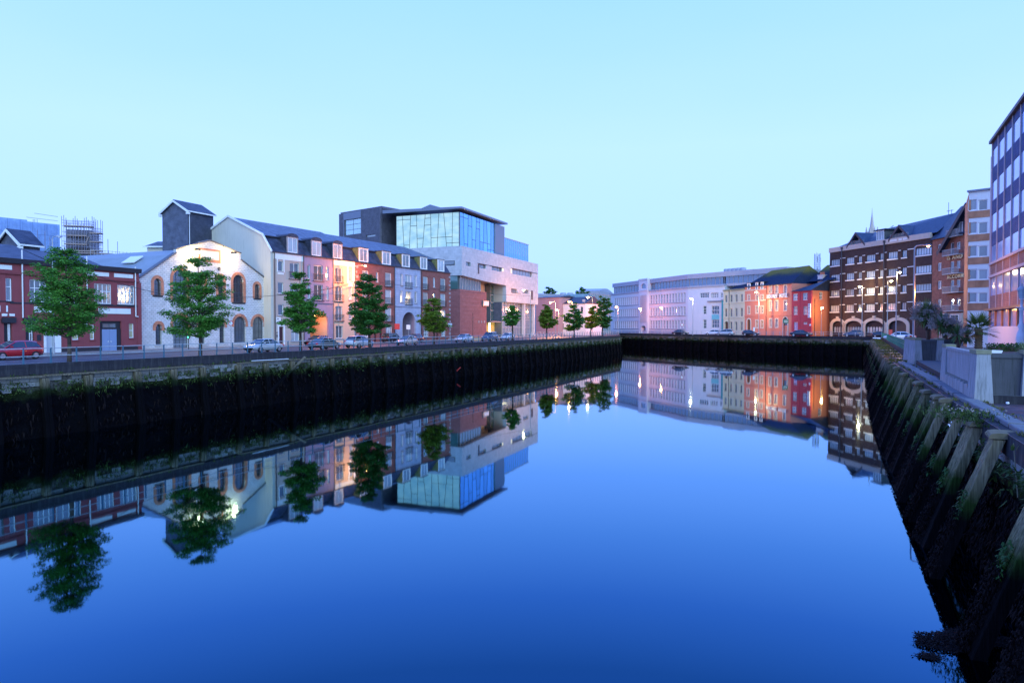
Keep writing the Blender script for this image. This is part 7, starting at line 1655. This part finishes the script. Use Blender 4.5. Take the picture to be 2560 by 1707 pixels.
lamp(L(1430, 62), 1430, 755, 1423, 'orange street lamp in front of the white house roof', SODIUM, 2600, glowm=GO)
lamp(L(1481, 62), 1481, 744, 1469, 'pale lamp on a long arm in front of the brick tower', WARM, 900, glowm=GW)
lamp(L(1545, 58), 1545, 768, 1541, 'pinkish lamp at the left end of the white offices', PINKS, 6500, glowm=GO)
lamp(K(1602, 6.75), 1602, 772, 1600, 'orange lamp glowing low on the white office front beside its tower', PINKS, 3400, glowm=GO, base=-.2)
lamp(K(1655, 7.4), 1655, 769, 1653, 'tiny orange lamp in front of the white offices right half', SODIUM, 420, glowm=GO)
lamp(K(1732, 8.0), 1732, 747, 1727, 'tall lamp with white light at the corner of the white offices', PALE, 2600, glowm=GW, r=.1)
lamp(K(1897, 8.55), 1897, 731, 1890, 'yellow street lamp in front of the pink hotel', (1, .60, .22), 3000, dz=2.8, glowm=GW, r=.1)
lamp(K(2053, 9.38), 2053, 769, 2055, 'golden lamp glowing against the orange flank wall', (1, .50, .10), 1900, glowm=GW, r=.06)
lamp(K(2155, 10.0), 2155, 717, 2148, 'yellow street lamp before the brown brick building, left of three', WARM, 3200, glowm=GW, r=.1)
lamp(K(2218, 11.5), 2218, 704, 2227, 'slim lamp post with right-hand arm between two brighter lamps', WARM, 500, glowm=GW, r=.08)
lamp(K(2240, 17), 2240, 683, 2248, 'bright white-yellow lamp on a tall post over the white saloon', WARM, 2600, glowm=GW, r=.08)
lamp(K(2284, 25.5), 2284, 619, 2318, 'tall leaning orange-lit lamp with a long right arm by the planters', SODIUM, 2000, dz=4.2, glowm=GO, r=.1)
lamp(L(134, 72.5), 134, 597, 152, 'unlit grey street lamp rising behind the leftmost tree', WARM, 0, lit=False)
lamp(Vector((45.5, 62)), 2532.6, 700, 2526, 'sodium street lamp on the pavement before the glass office', SODIUM, 1, lit=False) if False else None
# ornate white lantern
p = K(2553, 38); e = empty('ornate_lantern', (p.x, p.y, 0), .3, 'ornate white cast-iron lantern post at the right edge', 'street lamp')
zt = at_depth(2553, 712, p.y).z
MB().lathe([(.32, 0), (.32, .9), (.22, 1.0), (.28, 1.25), (.18, 1.5), (.30, 1.9), (.24, 2.3), (.14, 2.6), (.20, 2.8), (.11, 3.0), (.10, 3.8), (.16, 3.9), (.08, 4.0), (.07, zt - 1.0), (.14, zt - .95), (.16, zt - .9)], 14).build('post', plain('white_cast_iron', (.55, .56, .60), .45), e, smooth=True)
MB().tube((-.45, 0, zt - 1.5), (.45, 0, zt - 1.5), .035).build('ladder_bar', W_white, e)
MB().lathe([(.14, zt - .88), (.24, zt - .35)], 8).build('lantern_glass', G_pale, e); MB().lathe([(.30, zt - .35), (.24, zt - .2), (.08, zt - .1), (.05, zt), (.02, zt + .15)], 8).build('lantern_cap', W_grey, e)
# ================================================================== signs, signals, cable, box
def signpost(P, x, y0, yb, label, disc=None, board=None, col=None, edge=None, ring=False):
    k = F / P.y; z0 = at_depth(x, y0, P.y).z
    e = empty('road_sign', (P.x, P.y, 0), 0, label, 'road sign', 'road signs'); MB().tube((0, 0, 0), (0, 0, z0), .04, n=6).build('post', M_lpost, e)
    if disc:
        o = MB().tube((0, -.06, z0), (0, -.04, z0), disc, n=18).build('sign_disc', edge or P_red, e); MB().tube((0, -.075, z0), (0, -.062, z0), disc * .74, n=18).build('sign_face', col or W_white, o)
    if board: MB().box(-board[0] / 2, -.08, z0 - board[1], board[0] / 2, -.05, z0).build('sign_board', col or W_white, e)
    return e
M_sblue = plain('sign_blue', (.03, .12, .5)); M_sgrn = plain('sign_green', (.02, .12, .06)); M_sred = plain('sign_red', (.5, .03, .03))
signpost(L(577.5, 72.2), 577.5, 808, 870, 'round red-rimmed parking sign on a post before the stone hall', disc=.32, col=plain('sign_white', (.6, .62, .66)), edge=M_sred)
signpost(L(993, 72), 993, 809, 850, 'white and red letting board left of the blue-grey bay', board=(.9, 1.0), col=M_sred)
signpost(L(1021, 71), 1021, 812, 850, 'small blue and white sign in the blue-grey archway', board=(.7, .8), col=W_white)
signpost(L(1125, 71), 1125, 808, 850, 'pale sign at the corner of the last brick bay', board=(.8, .8), col=plain('sign_pale_blue', (.35, .48, .6)))
signpost(K(1705, 8.1), 1705, 812, 835, 'round sign with an orange rim before the white offices right end', disc=.5, col=W_white, edge=M_sred)
signpost(K(1885, 8.9), 1885, 818, 836, 'thin white sign on a post beside the pink hotel lamp', board=(.5, 1.1), col=W_white)
signpost(K(2204, 11.0), 2204, 822, 845, 'thin post left of the white saloon', board=(.3, .3), col=W_grey)
e = signpost(K(2226, 11.4), 2226, 824, 845, 'short red sign beside the white saloon bonnet', board=(.8, 1.4), col=M_sred)
fz = K(1964, 9.2); e = empty('direction_sign', (fz.x, fz.y, 0), 0, 'green direction sign on two posts before the pink hotel arch', 'road sign', 'road signs')
z0, z1_ = at_depth(1964, 808, fz.y).z, at_depth(1964, 798, fz.y).z
for a in (-.75, .75): MB().tube((a, 0, 0), (a, 0, z1_), .06, n=6).build('post', M_lpost, e)
o = MB().box(-.72, -.1, z0, .72, -.05, z1_).build('sign_board', M_sgrn, e)
for j in range(2): MB().box(-.5, -.115, z0 + .25 + j * .4, .5, -.102, z0 + .38 + j * .4).build('print', W_white, o)
# traffic signal before the stone hall
p = L(471, 72.1); k = F / p.y; zt = at_depth(471, 836, p.y).z; e = empty('traffic_signal', (p.x, p.y, 0), 0, 'traffic signal with red and green lights before the big arched door', 'traffic light')
MB().tube((0, 0, 0), (0, 0, zt), .05).build('post', M_lblk, e); MB().box(-.15, -.12, zt - .5, .15, .1, zt + .45).build('housing', M_lblk, e)
MB().tube((0, -.14, zt + .28), (0, -.125, zt + .28), .09, n=12).build('red_lens', glow('signal_red', (1, .05, .04), 5), e); MB().tube((0, -.14, zt - .3), (0, -.125, zt - .3), .09, n=12).build('green_lens', glow('signal_green', (.1, 1, .5), 4), e)
# overhead cable
def cable(pts, r, label, sag=.25):
    P = []
    for a, b in zip(pts[:-1], pts[1:]):
        for i in range(9): t = i / 8; q = a.lerp(b, t); q.z -= sag * 4 * t * (1 - t); P.append(tuple(q))
    MB().path(P, r, 5).build('overhead_cable', M_trimb, label=label, cat='cable')
cz = lambda x, y, c: at_depth(x, y, L(x, c).y)
cable([cz(140, 652, 72), cz(420, 738, 74), cz(693, 738, 74), cz(885, 708, 73)], .03, 'thin black cable sagging across the maroon shops and the stone hall', .3)
cable([cz(700, 738, 74), cz(900, 700, 72.4), cz(1330, 740, 58)], .025, 'thin cable from the apartments towards the tall grey lamp', .4)
# flags / parasol shape beside the white saloon
p = K(2273, 17.5); e = empty('folded_banner', (p.x, p.y, 0), 0, 'red, white and blue tilted banner above the railing by the planters', 'banner')
z0, z1_ = at_depth(2273, 852, p.y).z, at_depth(2273, 838, p.y).z
for i, c_ in enumerate((plain('banner_blue', (.03, .08, .40)), W_white, M_sred)): MB().add([(-.9 + i * .45, 0, z0), (-.45 + i * .45, 0, z0), (-.15 + i * .28, .05, z1_), (-.5 + i * .28, .05, z1_)], [(0, 1, 2, 3)]).prism([(-.9 + i * .45, z0), (-.45 + i * .45, z0), (-.15 + i * .28, z1_), (-.5 + i * .28, z1_)], 0, .04).build('stripe', c_, e)
MB().tube((-.2, .05, 0), (-.2, .05, z1_), .03).build('post', M_lpost, e)
# broken timber prop leaning on the left wall, red cloth, loose pipe
def sz(x, y): s, z = fL.at(x, y, .6); return (s, -.6, z)
a, b = sz(762, 893), sz(658, 985)
o = MB().tube(fL.pt(a[0], a[1], a[2]), fL.pt(b[0], b[1] - .5, b[2]), .13, n=6).build('leaning_timber', M_timber, label='broken timber prop leaning diagonally against the left quay wall', cat='timber')
a, b = sz(1140, 927), sz(1152, 919)
MB().add([fL.pt(a[0], a[1], a[2]), fL.pt(a[0] + .35, a[1], a[2] - .1), fL.pt(b[0], b[1], b[2] + .0), fL.pt(b[0] - .2, b[1], b[2] + .12), fL.pt((a[0] + b[0]) / 2, a[1] - .2, (a[2] + b[2]) / 2 + .1)], [(0, 1, 4), (1, 2, 4), (2, 3, 4), (3, 0, 4), (3, 2, 1, 0)]).build('red_cloth', wall('red_cloth', (.40, .03, .02), var=.2), label='scrap of bright red cloth snagged on the dark left quay wall', cat='cloth')
a, b = fL.at(629, 902, .45), fL.at(721, 897, .45)
MB().tube(fL.pt(a[0], -.45, a[1]), fL.pt(b[0], -.45, b[1]), .04).build('loose_pipe', M_pipew, label='pale loose pipe lying along the left quay wall below the silver saloon', cat='pipe')
